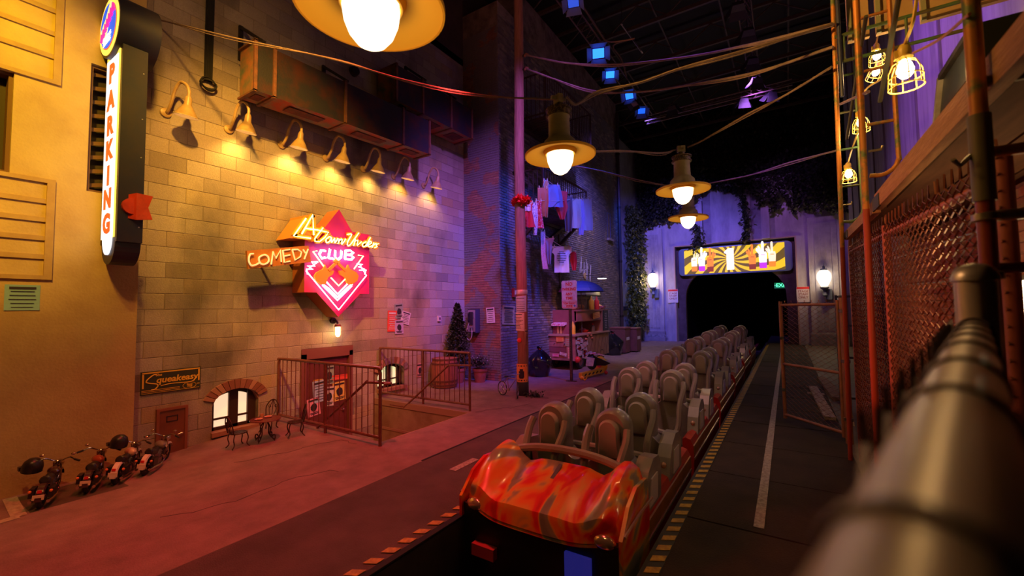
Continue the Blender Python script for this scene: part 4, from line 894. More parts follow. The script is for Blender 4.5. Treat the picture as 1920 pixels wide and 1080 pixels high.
leaves(t, 'flowers', lambda g: V((px_+g.gauss(0, .13), py_-.1+g.gauss(0, .08), .48+abs(g.gauss(0, .1)))), 70, .035, M('pale_petals', (.6, .55, .7), rough=.6), 6)

# ---- payphone
pc = aY(892, 603, YP)
t = thing('payphone', (pc.x, YP-.12, 1.25), 'silver payphone with a hanging cord on the brick pillar', 'payphone')
x0, x1, z0, z1 = -7.42, -7.15, 1.28, 1.93
MB().box((x0, YP-.2, z0), (x1, YP-.014, z1)).build('housing', M('phone_housing', (.05, .05, .09), rough=.4), t)
fm = M('phone_face', (.6, .5, .5), rough=.3, metal=.6); MB().box((x0+.02, YP-.215, z0+.03), (x1-.02, YP-.2, z1-.03)).build('face_plate', fm, t)
MB().box((x0+.05, YP-.235, z0+.22), (x0+.19, YP-.215, z1-.08)).build('cradle_panel', ink, t)
MB().box((x0+.2, YP-.228, z0+.4), (x1-.03, YP-.215, z1-.1)).build('keypad', M('keypad_grey', (.35, .33, .35), rough=.4, metal=.5), t)
MB().tube(cat_pts([(x0+.08, YP-.24, z1-.11), (x0+.08, YP-.28, z1-.13), (x0+.08, YP-.27, z1-.23), (x0+.08, YP-.28, z1-.33), (x0+.08, YP-.24, z1-.35)], 4), .022, 8).build('handset', seatl, t, True)
MB().tube(cat_pts([(x0+.08, YP-.24, z1-.36), (x0, YP-.24, z0+.1), (x0-.01, YP-.24, z0-.12), (x0+.08, YP-.24, z0-.2), (x0+.16, YP-.24, z0-.08), (x0+.15, YP-.22, z0+.12)], 6), .009, 6).build('cord', M('cord_cream', (.7, .6, .5), rough=.4), t, True)
MB().box((x0+.08, YP-.222, z0+.06), (x0+.19, YP-.215, z0+.14)).build('coin_door', steel, t)

# ---- flyers on the pillar
flyer(aY(920, 591, YP-.02), .28, .42, 'Y', paper, 'white flyer with a dark arch drawing on the front of the brick pillar', None, .06, lines=6, lift=.006)
flyer(aX(953, 591, XP+.016), .62, .52, 'X', paper_tan, 'torn tan flyer on the side of the brick pillar', None, -.05, lines=9, curl=.012)
o = MB().box((XP+.012, 10.0, 2.25), (XP+.09, 10.17, 2.5)).build('alarm_box', M('alarm_red', (.35, .05, .05), rough=.5)); tag(o, 'small red alarm box on the brick wall above the tan flyer', 'alarm'); MB().box((XP+.09, 10.03, 2.32), (XP+.1, 10.14, 2.44)).build('lens', M('alarm_lens', (.7, .5, .4), rough=.3), o)

# ---- wooden pole
bark = M('pole_wood', (.3, .15, .1), (.18, .08, .055), 3, rough=.8, bump=.5, bsc=12, stretch=(9, 9, .7))
PX, PY = -5.03, 8.2
t = thing('utility_pole', (PX, PY, 0), 'tall weathered wooden utility pole papered with notices, rising out of the frame', 'pole')
MB().tube([(PX+.02*math.sin(k*1.3), PY, z) for k, z in enumerate((0, 1, 2.5, 4, 5.5, 7, 8.5, 10.5))], [.125, .122, .12, .118, .116, .112, .108, .1], 18).build('shaft', bark, t, True)
MB().lathe((PX, PY, 0), [(.13, 0), (.135, .01), (.135, .3), (.128, .31)], 20).build('base_wrap', M('wrap_black', (.03, .025, .03), rough=.5), t, True)
MB().lathe((PX+.01, PY, 2.24), [(.125, 0), (.128, .01), (.128, .09), (.125, .1)], 20).build('metal_band', M('band_pale', (.6, .55, .58), rough=.4, metal=.5), t, True)
for z in (7.72, 7.4):
    MB().tube(cat_pts([(PX+.1, PY, z), (PX+.17, PY-.02, z+.02), (PX+.2, PY-.04, z)], 3), .02, 6).build('insulator_hook', iron, t); mb = MB()
    for k in range(3): mb.sph((PX+.2+.03*k, PY-.03, z-.02+.02*(k % 2)), .035, 8)
    mb.build('insulator', M('insulator_brown', (.25, .1, .06), rough=.3), t, True)
# notices wrap the pole: curved sheets
def wrapn(z0, z1, a0, a1, m, label, rr_=.136, tilt=0.0, pic=False, lines=5):
    mb = MB(); vs = []; N = 8
    for j in (0, 1):
        for k in range(N+1): a = a0+(a1-a0)*k/N; vs.append((PX+rr_*math.cos(a), PY+rr_*math.sin(a), (z0, z1)[j]+tilt*(k/N-.5)))
    vs2 = [(PX+(x-PX)*.985, PY+(y-PY)*.985, z) for x, y, z in vs]; M_ = N+1
    mb.quadset(vs+vs2, [(k, k+1, M_+k+1, M_+k) for k in range(N)]+[(2*M_+M_+k, 2*M_+M_+k+1, 2*M_+k+1, 2*M_+k) for k in range(N)])
    o = mb.build('notice', m); tag(o, label, 'notice', 'notices on the utility pole')
    p = MB()
    def rect(u0, u1, v0, v1):
        q = []
        for k in range(5): a = a0+(a1-a0)*(u0+(u1-u0)*k/4); q.append((a, k))
        vs = [(PX+(rr_+.002)*math.cos(a), PY+(rr_+.002)*math.sin(a), z0+(z1-z0)*v0+tilt*(u0-.5)) for a, k in q]+[(PX+(rr_+.002)*math.cos(a), PY+(rr_+.002)*math.sin(a), z0+(z1-z0)*v1+tilt*(u0-.5)) for a, k in q]
        p.quadset(vs, [(k, k+1, 5+k+1, 5+k) for k in range(4)])
    if pic: rect(.08, .92, .85, .92); rect(.3, .7, .25, .6); rect(.38, .62, .58, .72); rect(.35, .65, .2, .27); rect(.08, .92, .06, .13)
    else:
        rng = random.Random(lines); rect(.1, .8, .86, .9)
        for k in range(lines): v = .1+.68*k/lines; rect(.12, .6+.3*rng.random(), v, v+.025)
    p.build('print', ink, o); return o
F0 = math.radians(-125)  # facing the camera roughly -60
wrapn(1.84, 2.2, math.radians(-125), math.radians(-10), paper_blue, 'pale blue notice near the top of the papered stretch of pole', tilt=.02)
wrapn(1.43, 1.83, math.radians(-150), math.radians(-35), paper, 'white notice on the pole below the pale blue one', tilt=-.015, lines=9)
wrapn(1.08, 1.46, math.radians(-32), math.radians(20), paper_tan, 'narrow tan notice on the right side of the pole', pic=True)
wrapn(.3, .7, math.radians(-135), math.radians(-5), M('orange_notice', (.85, .32, .08), rough=.7), 'orange notice with a black figure near the foot of the pole', pic=True)
o = MB().lathe((PX+.125*math.cos(-1.5), PY+.13*math.sin(-1.5), 1.22), [(0, 0), (.05, 0), (.05, .012), (.03, .02), (0, .02)], 16, (math.cos(-1.5), math.sin(-1.5), 0)).build('pole_reflector', red_ink, None, True); tag(o, 'round red reflector on the utility pole', 'reflector')
# feather boa
boa = thing('feather_boa', (PX, PY, 4.3), 'fluffy red feather garland tied around the utility pole', 'garland')
leaves(boa, 'feathers', lambda g: (lambda a: V((PX+.02+(.15+g.gauss(0, .03))*math.cos(a), PY+(.15+g.gauss(0, .03))*math.sin(a), 4.37+.02*math.sin(3*a)+g.gauss(0, .03))))(g.random()*2*PI), 1600, .07, M('feather_red', (.85, .03, .03), rough=.8), 9)
boa.children[0]['kind'] = 'stuff'
# little bicycle at the pole
t = thing('bicycle', (PX-.18, PY-.3, 0), 'tiny bicycle leaning at the foot of the utility pole', 'bicycle')
def whl(c, r, d, nm='wheel'):
    d = V(d).normalized(); x, y = basis(d); c = V(c); ring = [c+(x*math.cos(a)+y*math.sin(a))*r for a in [2*PI*k/24 for k in range(25)]]
    mb = MB().tube(ring, .009, 6, False); w_ = mb.build(nm, tyre, t, True); mb = MB().tube([c+(p-c)*.9 for p in ring], .005, 5, False)
    for k in range(12): mb.cyl(c, c+(ring[2*k]-c)*.9, .0025, n=4)
    mb.build('spokes', chrome, w_)
bw_, fw_ = V((PX-.36, PY-.28, .165)), V((PX+.13, PY-.42, .165)); wd = (fw_-bw_).cross(V((0, 0, 1)))
whl(bw_, .15, wd); whl(fw_, .15, (1, .5, 0)); bb = bw_.lerp(fw_, .42)-V((0, 0, .01)); st = bb+V((-.05, .02, .25)); hd = fw_+V((-.05, .02, .25))
mb = MB(); [mb.tube([a, b], .009, 6) for a, b in ((bw_, bb), (bw_, st), (bb, st), (bb, hd), (st, hd), (hd, fw_), (hd, hd+V((-.01, 0, .08))))]; mb.build('frame', M('bike_lilac', (.4, .25, .5), rough=.35, metal=.4), t, True)
MB().tube([hd+V((-.07, -.09, .1)), hd+V((-.01, 0, .08)), hd+V((.03, .1, .1))], .008, 6).build('handlebar', chrome, t); MB().sph(st+V((-.02, 0, .03)), .04, 8, (1.5, .8, .5)).build('saddle', seatl, t, True)
MB().lathe(bb, [(0, -.01), (.035, -.01), (.035, .01), (0, .01)], 14, wd).build('chainring', chrome, t)
o = leaves(None, 'weeds', lambda g: V((PX+.3+g.gauss(0, .1), PY-.05+g.gauss(0, .05), .01+abs(g.gauss(0, .05)))), 120, .08, leaf_d, 12); tag(o, 'dry weeds at the foot of the utility pole', 'weeds')
# ================================================================== NO PARKING SIGN, CART, BAGS
sx_, sy_ = -4.84, 10.34
t = thing('no_parking_sign', (sx_, sy_, 0), 'white sign with red lettering NO PARKING ANY TIME on a dark perforated post', 'sign')
post_m = M('sign_post_brown', (.13, .07, .05), (.06, .04, .035), 14, rough=.6, metal=.4)
MB().box((sx_-.03, sy_-.03, 0), (sx_+.03, sy_+.03, 2.05)).build('post', post_m, t)
mb = MB(); mb.box((sx_-.13, sy_-.06, 0), (sx_+.13, sy_+.06, .02)); mb.build('base_plate', post_m, t)
mb = MB()
for k in range(26): mb.cyl((sx_, sy_-.0312, .15+.07*k), (sx_, sy_-.0302, .15+.07*k), .009, n=6)
mb.build('holes', soot, t)
c, n_ = V((sx_+.0, sy_-.045, 2.28)), V((-.08, -1, 0)).normalized(); r, u = V((1, -.08, 0)).normalized(), V((0, 0, 1))
def rr_plate(w_, h_, rad, off, d, cc=None):
    cc = cc or c; pts = []
    for qx, qz, a0 in ((w_/2-rad, h_/2-rad, 0), (-w_/2+rad, h_/2-rad, PI/2), (-w_/2+rad, -h_/2+rad, PI), (w_/2-rad, -h_/2+rad, 1.5*PI)):
        for k in range(5): a = a0+PI/2*k/4; pts.append(cc+r*(qx+rad*math.cos(a))+u*(qz+rad*math.sin(a))+n_*off)
    return pts
MB().prism(rr_plate(.46, .74, .05, 0, 0), -n_*.012).build('plate', M('sign_white', (.8, .72, .7), (.6, .5, .5), 12, rough=.5), t)
for tx, z, s_ in (('NO', .27, .13), ('PARKING', .14, .105), ('ANY', .01, .1), ('TIME', -.1, .1), ('TOW AWAY', -.235, .07), ('ZONE', -.305, .07)):
    MB().text(tx, s_, c+u*z+n_*.001, r, u, .003, .003, xs=.92 if len(tx) > 5 else 1).build('lettering', red_ink, t)
for w_, h_, z in ((.41, .008, -.18), (.41, .008, -.345)): MB().prism([c+r*a+u*b+n_*.003 for a, b in ((-w_/2, z), (w_/2, z), (w_/2, z+h_), (-w_/2, z+h_))], -n_*.003).build('border_line', red_ink, t)
for s_ in (-1, 1): MB().prism([c+r*a+u*b+n_*.003 for a, b in ((s_*.205-.004, -.345), (s_*.205+.004, -.345), (s_*.205+.004, -.172), (s_*.205-.004, -.172))], -n_*.003).build('border_line', red_ink, t)
for z in (.34, -.2): MB().cyl(c+u*z, c+u*z+n_*.012, .012, n=8).build('bolt', steel, t)
MB().cyl(c+r*.16-u*.3, c+r*.16-u*.3+n_*.004, .03, n=14).build('round_symbol', M('symbol_blue', (.1, .2, .5), rough=.5), t)

# cart
C0, C1, CY0, CY1 = -6.5, -5.55, 12.15, 15.1
t = thing('food_cart', (-6.0, 13.6, 0), 'cluttered wooden street food cart with open cabinet and papers pasted on its sides', 'cart')
pinkw = M('cart_pink_wood', (.45, .2, .16), (.33, .13, .1), 5, rough=.6); lat = M('cart_ply', (.35, .22, .12), (.24, .14, .08), 6, rough=.7); maro = M('cart_maroon', (.25, .08, .08), rough=.6)
MB().box((C0, CY0+.05, .35), (C1-.03, CY1, 1.05)).build('body', maro, t)
for k in range(4): MB().box((C0-.02, CY0+.02, .37+.17*k), (C1-.3, CY0+.05, .525+.17*k)).build('front_board', pinkw if k != 1 else maro, t)
MB().box((C1-.29, CY0, .33), (C1, CY0+.05, 1.05)).build('corner_panel', pinkw, t)
MB().box((C0-.05, CY0-.04, 1.05), (C1+.04, CY1+.02, 1.1)).build('counter', M('counter_tan', (.5, .3, .2), rough=.45), t)
MB().box((C0-.05, CY0-.05, .3), (C1, CY0+.2, .36)).build('shelf_board', pinkw, t)
MB().box((C0-.28, CY0+.1, .75), (C0, CY0+.5, .92)).build('side_drawer', maro, t)
for k in range(8):
    y = 13.15+k*.245; MB().box((C1-.03, y+.01, .28), (C1+.0, y+.235, 1.02)).build('side_board', lat, t)
for k in range(6): MB().bar((C1+.006, 13.2+k*.32, .3), (C1+.006, 13.6+k*.32 if k < 5 else 15.05, 1.0), .02, .012, (1, 0, 0)).build('lattice_strip', M('lattice_dark', (.16, .09, .05), rough=.7), t)
cb_ = M('cabinet_red', (.36, .12, .11), (.28, .09, .09), 4, rough=.55)
MB().box((C0, 12.5, 1.1), (C0+.05, CY1, 1.86)).build('cabinet_back', cb_, t); MB().box((C0, 12.45, 1.82), (C1-.02, CY1, 1.87)).build('cabinet_top', cb_, t)
MB().box((C0, 12.45, 1.1), (C1-.15, 12.5, 1.82)).build('cabinet_side', cb_, t); MB().box((C0+.05, 14.55, 1.1), (C1-.02, 14.6, 1.82)).build('cabinet_side', M('cabinet_edge', (.5, .22, .15), rough=.5), t)
MB().box((C0+.05, 12.5, 1.48), (C1-.1, 14.55, 1.52)).build('cabinet_shelf', cb_, t); MB().box((C1-.1, 12.5, 1.5), (C1-.06, 14.55, 1.82)).build('cabinet_front', cb_, t)
MB().box((C1-.04, 14.62, 1.1), (C1, CY1, 1.84)).build('chalkboard', M('chalkboard', (.03, .03, .035), rough=.7), t)
mb = MB()
for k in range(9):
    w_ = .12+.2*random.random(); yc = 14.86; mb.box((C1, yc-w_/2, 1.2+.065*k), (C1+.003, yc+w_/2, 1.215+.065*k))
mb.build('chalk_writing', M('chalk', (.5, .48, .45), rough=.9), t)
for y in (12.6, 14.4):
    for x in (C0+.05, C1-.05):
        wt = MB(); c2 = V((x, y, .26)); wt.tube([c2+V((0, .2*math.cos(a), .2*math.sin(a))) for a in [2*PI*k/20 for k in range(21)]], .055, 8, False); w_ = wt.build('wheel', tyre, t, True)
        sp_ = MB().lathe(c2-V((.03, 0, 0)), [(0, 0), (.16, 0), (.16, .06), (0, .06)], 16, (1, 0, 0)); sp_.build('wheel_disc', M('wheel_maroon', (.2, .06, .05), rough=.5), w_)
MB().cyl((C0, 12.6, .26), (C1, 12.6, .26), .02, n=8).build('axle', iron, t); MB().cyl((C0, 14.4, .26), (C1, 14.4, .26), .02, n=8).build('axle', iron, t)
for x in (C0+.25, C1-.35): MB().sph((x, CY0-.005, .82), .02, 8).build('drawer_knob', steel, t)
# pasted papers on cart (own prints of the cart's decor)
def cpaper(px, py, w_, h_, face, m, rot=0, lines=4):
    P_ = aY(px, py, CY0) if face == 'Y' else aX(px, py, C1+.002); r, u, n_ = frame2(face); P_ = P_+n_*.008; q = Matrix.Rotation(rot, 3, n_); r = q @ r; u = q @ u
    o = MB().prism([P_+r*a+u*b for a, b in ((-w_/2, -h_/2), (w_/2, -h_/2), (w_/2, h_/2), (-w_/2, h_/2))], -n_*.004).build('paper_sign', m, t)
    p = MB()
    for k in range(lines): w2 = w_*(.25+.15*random.random()); z = h_*(.3-.6*k/max(1, lines-1)); p.prism([P_+r*a+u*b+n_*.001 for a, b in ((-w2, z-.006), (w2, z-.006), (w2, z+.006), (-w2, z+.006))], -n_*.001)
    p.build('print', red_ink, o)
or_p = M('orange_paper', (.85, .4, .1), rough=.7)
cpaper(1050, 636, .26, .16, 'Y', or_p, .05); cpaper(1064, 640, .14, .3, 'Y', paper_tan, -.1); cpaper(1042, 666, .22, .09, 'Y', paper_pink, 0, 2); cpaper(1056, 664, .24, .1, 'Y', paper, -.2, 2); cpaper(1068, 662, .12, .34, 'Y', M('peach_paper', (.8, .45, .3), rough=.7), 0)
news = M('newsprint', (.62, .58, .5), (.45, .4, .35), 14, rough=.9)
rng = random.Random(4)
for k in range(13):
    cpaper(1082+rng.random()*18, 636+k*2.7, .32, .14, 'X', news, rng.uniform(-.25, .25), 2)
cpaper(1118, 591, .62, .2, 'X', or_p, .08, 3)
def bottle(x, y, z, r, h, m, cap, label, grp='sauce bottles on the food cart'):
    o = MB().lathe((x, y, z), [(0, 0), (r, 0), (r, h*.62), (r*.55, h*.74), (r*.5, h*.76), (0, h*.77)], 14).build('sauce_bottle', m, None, True); tag(o, label, 'bottle', grp)
    MB().lathe((x, y, z+h*.765), [(0, 0), (r*.5, 0), (r*.4, h*.05), (r*.14, h*.2), (0, h*.23)], 12).build('nozzle', cap, o, True)
mus, ket = M('mustard', (.9, .5, .03), rough=.4), M('ketchup', (.75, .04, .03), rough=.4)
bottle(-5.72, 13.95, 1.87, .09, .48, mus, mus, 'yellow mustard bottle on top of the food cart cabinet'); bottle(-5.74, 14.5, 1.87, .085, .48, ket, ket, 'red ketchup bottle on top of the food cart cabinet')
bottle(-5.72, 12.4, 1.1, .08, .42, mus, mus, 'yellow mustard bottle on the counter beside the fire extinguisher'); bottle(-5.75, 14.1, 1.1, .07, .3, M('steel_bottle', (.5, .45, .42), rough=.3, metal=.8), red_ink, 'grey bottle with red nozzle inside the food cart cabinet')
chk = M('checker_pink', (.85, .2, .3), (.9, .8, .8), 26, rough=.6, lo=.49, hi=.51)
def basket(x, y, z, s_, label):
    o = MB().prism([(x-.16*s_, y-.16*s_, z+.08), (x+.16*s_, y-.16*s_, z+.08), (x+.16*s_, y+.2*s_, z+.08), (x-.16*s_, y+.2*s_, z+.08)], (0, 0, .01)).build('food_tray', chk); tag(o, label, 'tray')
    o2 = MB(); o2.lathe((x, y, z), [(.0, 0), (.12*s_, 0), (.2*s_, .13), (.19*s_, .13), (.11*s_, .01), (0, .01)], 12); o2.build('rim', chk, o)
    MB().sph((x-.03, y, z+.12), .09*s_, 8, (1, 1.2, .6)).build('fries', M('fries', (.8, .45, .12), rough=.7), o, True)
basket(-5.72, 14.78, 1.87, 1.1, 'pink chequered food tray on top of the cart cabinet, right end')
o = thing('tray_stand', (-6.2, 12.4, 1.1), 'pink chequered tray raised on two wooden pegs at the left end of the cart counter', 'stand')
MB().prism([(-6.44, 12.3, 1.36), (-5.98, 12.28, 1.36), (-5.95, 12.52, 1.42), (-6.4, 12.54, 1.42)], (0, 0, .07)).build('tray', chk, o)
for x in (-6.24, -6.14): MB().box((x-.025, 12.38, 1.115), (x+.025, 12.42, 1.37)).build('peg', M('peg_wood', (.7, .45, .2), rough=.6), o)
MB().box((-6.32, 12.32, 1.1), (-6.05, 12.5, 1.115)).build('base', lat, o)
for k, (y, l) in enumerate(((12.75, 'round golden bun on the cart cabinet, nearest of the three'), (13.05, 'round golden bun on the cart cabinet, middle of the three'), (13.35, 'round golden bun on the cart cabinet, farthest of the three'))):
    o = MB().sph((-5.85, y, 1.96), .13, 10, (1, 1, .7)).build('bun', M('bun', (.8, .42, .2), rough=.6), None, True); tag(o, l, 'bun', 'buns on the cart cabinet')
o = thing('fire_extinguisher', (-5.92, 12.66, 1.1), 'red fire extinguisher with black hose standing on the cart counter', 'extinguisher')
MB().lathe((-5.92, 12.66, 1.1), [(0, 0), (.09, 0), (.09, .36), (.05, .42), (.02, .44), (0, .44)], 16).build('cylinder', ket, o, True); MB().tube(cat_pts([(-5.92, 12.66, 1.56), (-5.84, 12.66, 1.6), (-5.79, 12.68, 1.5), (-5.79, 12.68, 1.22)], 4), .014, 6).build('hose', soot, o); MB().box((-5.96, 12.64, 1.54), (-5.85, 12.68, 1.58)).build('handle', iron, o)
o = MB().sph((-5.52, 12.25, .33), .1, 12).build('ball', ket, None, True); tag(o, 'shiny red ball at the near corner of the food cart', 'ball')
o = thing('sausages', (-5.6, 13.3, .9), 'string of sausages draped over the cart counter', 'sausages')
for k in range(6):
    a = V((-5.53, 12.95+.1*k, 1.13-.06*abs(k-2.5)**1.3)); MB().tube([a, a+V((0, .05, -.02)), a+V((0, .09, -.015))], [.028, .035, .028], 8).build('sausage', M('sausage', (.7, .25, .15), rough=.4), o, True)
o = MB().lathe((-5.95, 13.7, 1.1), [(0, 0), (.14, 0), (.2, .06), (.2, .08), (.13, .02), (0, .02)], 14).build('bowl', ket, None, True); tag(o, 'red bowl of pink sweets inside the cart cabinet', 'bowl'); MB().sph((-5.95, 13.7, 1.17), .14, 8, (1, 1, .5)).build('sweets', M('sweets_pink', (.8, .25, .3), rough=.5), o)
# umbrella
ux, uy = -5.68, 13.0
o = thing('umbrella', (ux, uy, 1.1), 'blue and purple parasol opened over the food cart', 'umbrella')
MB().cyl((ux, uy, 1.12), (ux, uy, 2.85), .014, n=8).build('pole', steel, o)
ucols = [M('umbrella_blue', (.03, .08, .45), rough=.6), M('umbrella_purple', (.25, .05, .4), rough=.6), M('umbrella_green', (.2, .42, .3), rough=.6)]
for k in range(8):
    a0, a1 = 2*PI*k/8, 2*PI*(k+1)/8; vs = []; N = 6
    for i in range(N+1):
        f = i/N; rr2 = .78*math.sin(f*1.25)/math.sin(1.25); z = 2.82-.36*(1-math.cos(f*1.25))/(1-math.cos(1.25))
        for j in range(4): a = a0+(a1-a0)*j/3; sag = 1-.05*f*math.sin(PI*j/3); vs.append((ux+rr2*sag*math.cos(a), uy+rr2*sag*math.sin(a), z))
    m_ = len(vs); vs += [(x, y, z-.006) for x, y, z in vs]
    fs = [(i*4+j, i*4+4+j, i*4+5+j, i*4+1+j) for i in range(N) for j in range(3)]; fs += [tuple(m_+q for q in reversed(f)) for f in fs]
    MB().quadset(vs, fs).build('gore', ucols[(0, 0, 2, 1, 0, 1, 0, 0)[k]], o)
    MB().bar((ux, uy, 2.6), (ux+.76*math.cos(a0), uy+.76*math.sin(a0), 2.46), .008, .008).build('rib', steel, o)
# toy ride-on with black sack
o = thing('toy_cart', (-5.0, 12.2, 0), 'yellow toy cart with a big round wheel, piled with a black sack', 'toy')
Yw = M('toy_yellow', (.9, .5, .02), rough=.4)
a, b = aZ(1088, 704, .12), aZ(1130, 694, .12)
MB().bar(a, b, .1, .13).build('deck', Yw, o)
for k in range(5): p = a.lerp(b, .15+.17*k)+V((.04, -.05, 0)); MB().bar(p-V((0, 0, .03)), p+V((.04, .05, .03)), .012, .03).build('stripe', soot, o)
wc = b+V((-.12, .1, .14)); MB().lathe(wc-V((0, .04, 0)), [(0, 0), (.22, 0), (.24, .03), (.24, .07), (.2, .08), (0, .08)], 22, (.3, 1, 0)).build('wheel', Yw, o, True); MB().lathe(wc-V((-.0, .09, 0)), [(0, 0), (.07, 0), (.07, .04), (0, .04)], 14, (.3, 1, 0)).build('hub', ket, o)
for p in (a+V((.05, 0, -.06)), b+V((.1, .0, -.06))): MB().sph(p, .055, 10).build('caster', ket if p.x > a.x+.2 else Yw, o, True)
MB().tube(cat_pts([a+V((.1, -.05, -.02)), a+V((.16, -.08, -.1)), a+V((.22, -.05, -.02))], 4), .014, 6).build('bumper_loop', Yw, o)
mid = a.lerp(b, .5); mb = MB(); mb.sph(mid+V((-.02, .05, .3)), .19, 12, (.85, .8, 1.2)); mb.prism([mid+V((.1, 0, .45)), mid+V((.5, .1, .28)), mid+V((.35, .12, .2)), mid+V((.05, .02, .2))], (0, .05, 0)); mb.build('black_sack', M('sack_black', (.02, .02, .025), rough=.5), o, True)
MB().prism([mid+V((-.12, -.14, .2)), mid+V((.1, -.16, .2)), mid+V((.14, -.12, .42)), mid+V((-.1, -.1, .44))], (0, .01, 0)).build('paper', news, o)
for k in range(4): MB().bar(mid+V((-.15+.12*k, -.05, .5+.03*(k % 2))), mid+V((-.02+.12*k, .05, .58-.03*k)), .1, .03).build('crumpled_paper', chk if k % 2 else news, o)

# trash bags, crates
bagm = M('bag_plastic', (.012, .012, .015), rough=.18, coat=.6)
def bag(x, y, r, h, label, seed, lean=(0, 0)):
    rng = random.Random(seed); mb = MB(); vs = []; n, m = 26, 18
    for i in range(m+1):
        f = i/m
        prof = (1.0-.25*(1-f)**6)*(1 if f < .55 else max(.08, 1-((f-.55)/.4)**1.6)) if f < .93 else .08+(.16 if f > .97 else 0)
        for k in range(n):
            a = 2*PI*k/n; w_ = 1+.07*math.sin(5*a+f*7+seed)+.06*noise.noise(V((math.cos(a)*2.5, math.sin(a)*2.5, f*5+seed)))*2
            vs.append((x+r*prof*w_*math.cos(a)+lean[0]*f, y+r*prof*w_*math.sin(a)+lean[1]*f, h*f*(1+.03*math.sin(3*a))))
    fs = [(i*n+k, i*n+(k+1) % n, (i+1)*n+(k+1) % n, (i+1)*n+k) for i in range(m) for k in range(n)]
    o = mb.quadset(vs, fs).build('trash_bag', bagm, None, True); tag(o, label, 'bag', 'black rubbish bags'); MB().lathe((x+lean[0]*.93, y+lean[1]*.93, h*.9), [(r*.1, 0), (r*.14, .01), (r*.14, .03), (r*.1, .04)], 12).build('tie', red_ink, o)
bag(-6.02, 10.75, .33, .82, 'big shiny black rubbish bag behind the utility pole', 1); bag(-6.2, 11.2, .24, .55, 'smaller black rubbish bag between the big one and the food cart', 2)
p = aZ(1148, 658); bag(-6.02, 17.0, .36, .95, 'black rubbish bag slumped beside the maroon bins beyond the cart', 3, (-.1, .1))
for k, (px, w_, h_) in enumerate(((1147, .7, 1.05), (1163, .62, 1.0))):
    p = aZ(px, 653-3*k); x = -6.28 if k == 0 else -6.05; y = (17.9, 18.7)[k]
    o = MB().box((x-.1, y-w_/2, .05), (x+.55, y+w_/2, h_)).build('waste_bin', M('bin_maroon', (.2, .06, .07), (.14, .05, .055), 4, rough=.6)); tag(o, ('maroon waste bin nearer the food cart, behind the black bag', 'maroon waste bin with a pale label, right of its neighbour')[k], 'bin', 'maroon bins')
    MB().box((x-.12, y-w_/2-.02, h_), (x+.57, y+w_/2+.02, h_+.05)).build('lid', M('bin_lid', (.28, .1, .1), rough=.5), o); MB().box((x+.55, y-.2, .55), (x+.556, y+.2, .68)).build('label', paper, o)
    MB().box((x-.05, y-w_/2+.05, 0), (x+.5, y+w_/2-.05, .05)).build('foot', iron, o)

# alley door with awning, wall lamp, downpipe, narrow window, graffiti
d3 = struct(MB().box((XP-.05, 14.3, 0), (XP-.02, 15.5, 2.35)).build('door_3', M('alley_door', (.05, .045, .04), rough=.6)))
for a, b, c_, d_ in ((14.3, 14.38, 0, 2.35), (15.42, 15.5, 0, 2.35), (14.38, 15.42, 2.27, 2.35)): MB().box((XP-.04, a, c_), (XP+.02, b, d_)).build('door_frame', M('alley_frame', (.2, .18, .12), rough=.7), d3)
o = MB(); vs = []
for k in range(9):
    a = PI/2*k/8; vs += [(XP+.45*math.sin(a), 14.2, 2.4+.42*math.cos(a)), (XP+.45*math.sin(a), 15.6, 2.4+.42*math.cos(a))]
o.quadset(vs, [(2*k, 2*k+1, 2*k+3, 2*k+2) for k in range(8)]); o.quadset([v for v in vs[0::2]]+[(XP, 14.2, 2.4)], [tuple(range(10))]); o = o.build('awning', M('awning_olive', (.3, .3, .18), rough=.7)); tag(o, 'small curved olive awning over the alley door behind the parasol', 'awning'); MB().box((XP+.43, 14.2, 2.36), (XP+.46, 15.6, 2.41)).build('front_bar', iron, o)
p = aX(1095, 517, XP); t = thing('wall_lamp', p, 'small wall lamp on a straight arm lighting the alley door', 'lamp')
MB().lathe(p, [(0, 0), (.12, 0), (.12, .05), (0, .06)], 16, (1, 0, 0)).build('wall_plate', M('plate_tan', (.5, .35, .15), rough=.5), t); MB().tube([p, p+V((.35, .1, 0)), p+V((.6, .3, -.02))], .018, 6).build('arm', iron, t); MB().lathe(p+V((.6, .3, -.1)), [(.22, -.02), (.2, .0), (.06, .05), (.03, .08), (0, .08)], 18).build('shade', iron, t)
MB().lathe(p+V((.6, .3, -.125)), [(0, 0), (.17, 0), (.17, .012), (0, .012)], 18).build('diffuser', M('lamp_diffuser', (1, .9, .8), em=5, ecol=(1, .85, .75)), t)
spot('alley_lamp_light', p+V((.6, .3, -.15)), p+V((.3, .5, -3)), (1, .75, .45), 28, 130, .8, .08)
t = thing('downpipe', (XP+.08, 19.15, 0), 'tall dark rainwater pipe at the corner of the far brick wall', 'pipe')
MB().tube([(XP+.1, 19.1, 0), (XP+.1, 19.1, 11)], .075, 10).build('pipe', M('pipe_dark', (.05, .035, .04), rough=.5), t, True)
for z in (1.5, 4, 6.5, 9): MB().lathe((XP+.1, 19.1, z), [(.085, 0), (.095, .01), (.095, .09), (.085, .1)], 12).build('collar', iron, t)
q = aX(1169, 578, -7.25); o = MB().box((-7.25, q.y-.3, q.z-.1), (-7.1, q.y+.3, q.z+.1)).build('sensor_box', soot); tag(o, 'tiny black box on the wall right of the downpipe', 'box'); MB().box((-7.1, q.y-.1, q.z-.05), (-7.08, q.y+.1, q.z+.05)).build('lens', ink, o)
wv = struct(MB().box((XP-.12, 17.75, 4.95), (XP-.08, 18.15, 6.1)).build('window_5', M('slot_window_dark', (.05, .02, .04), rough=.4)))
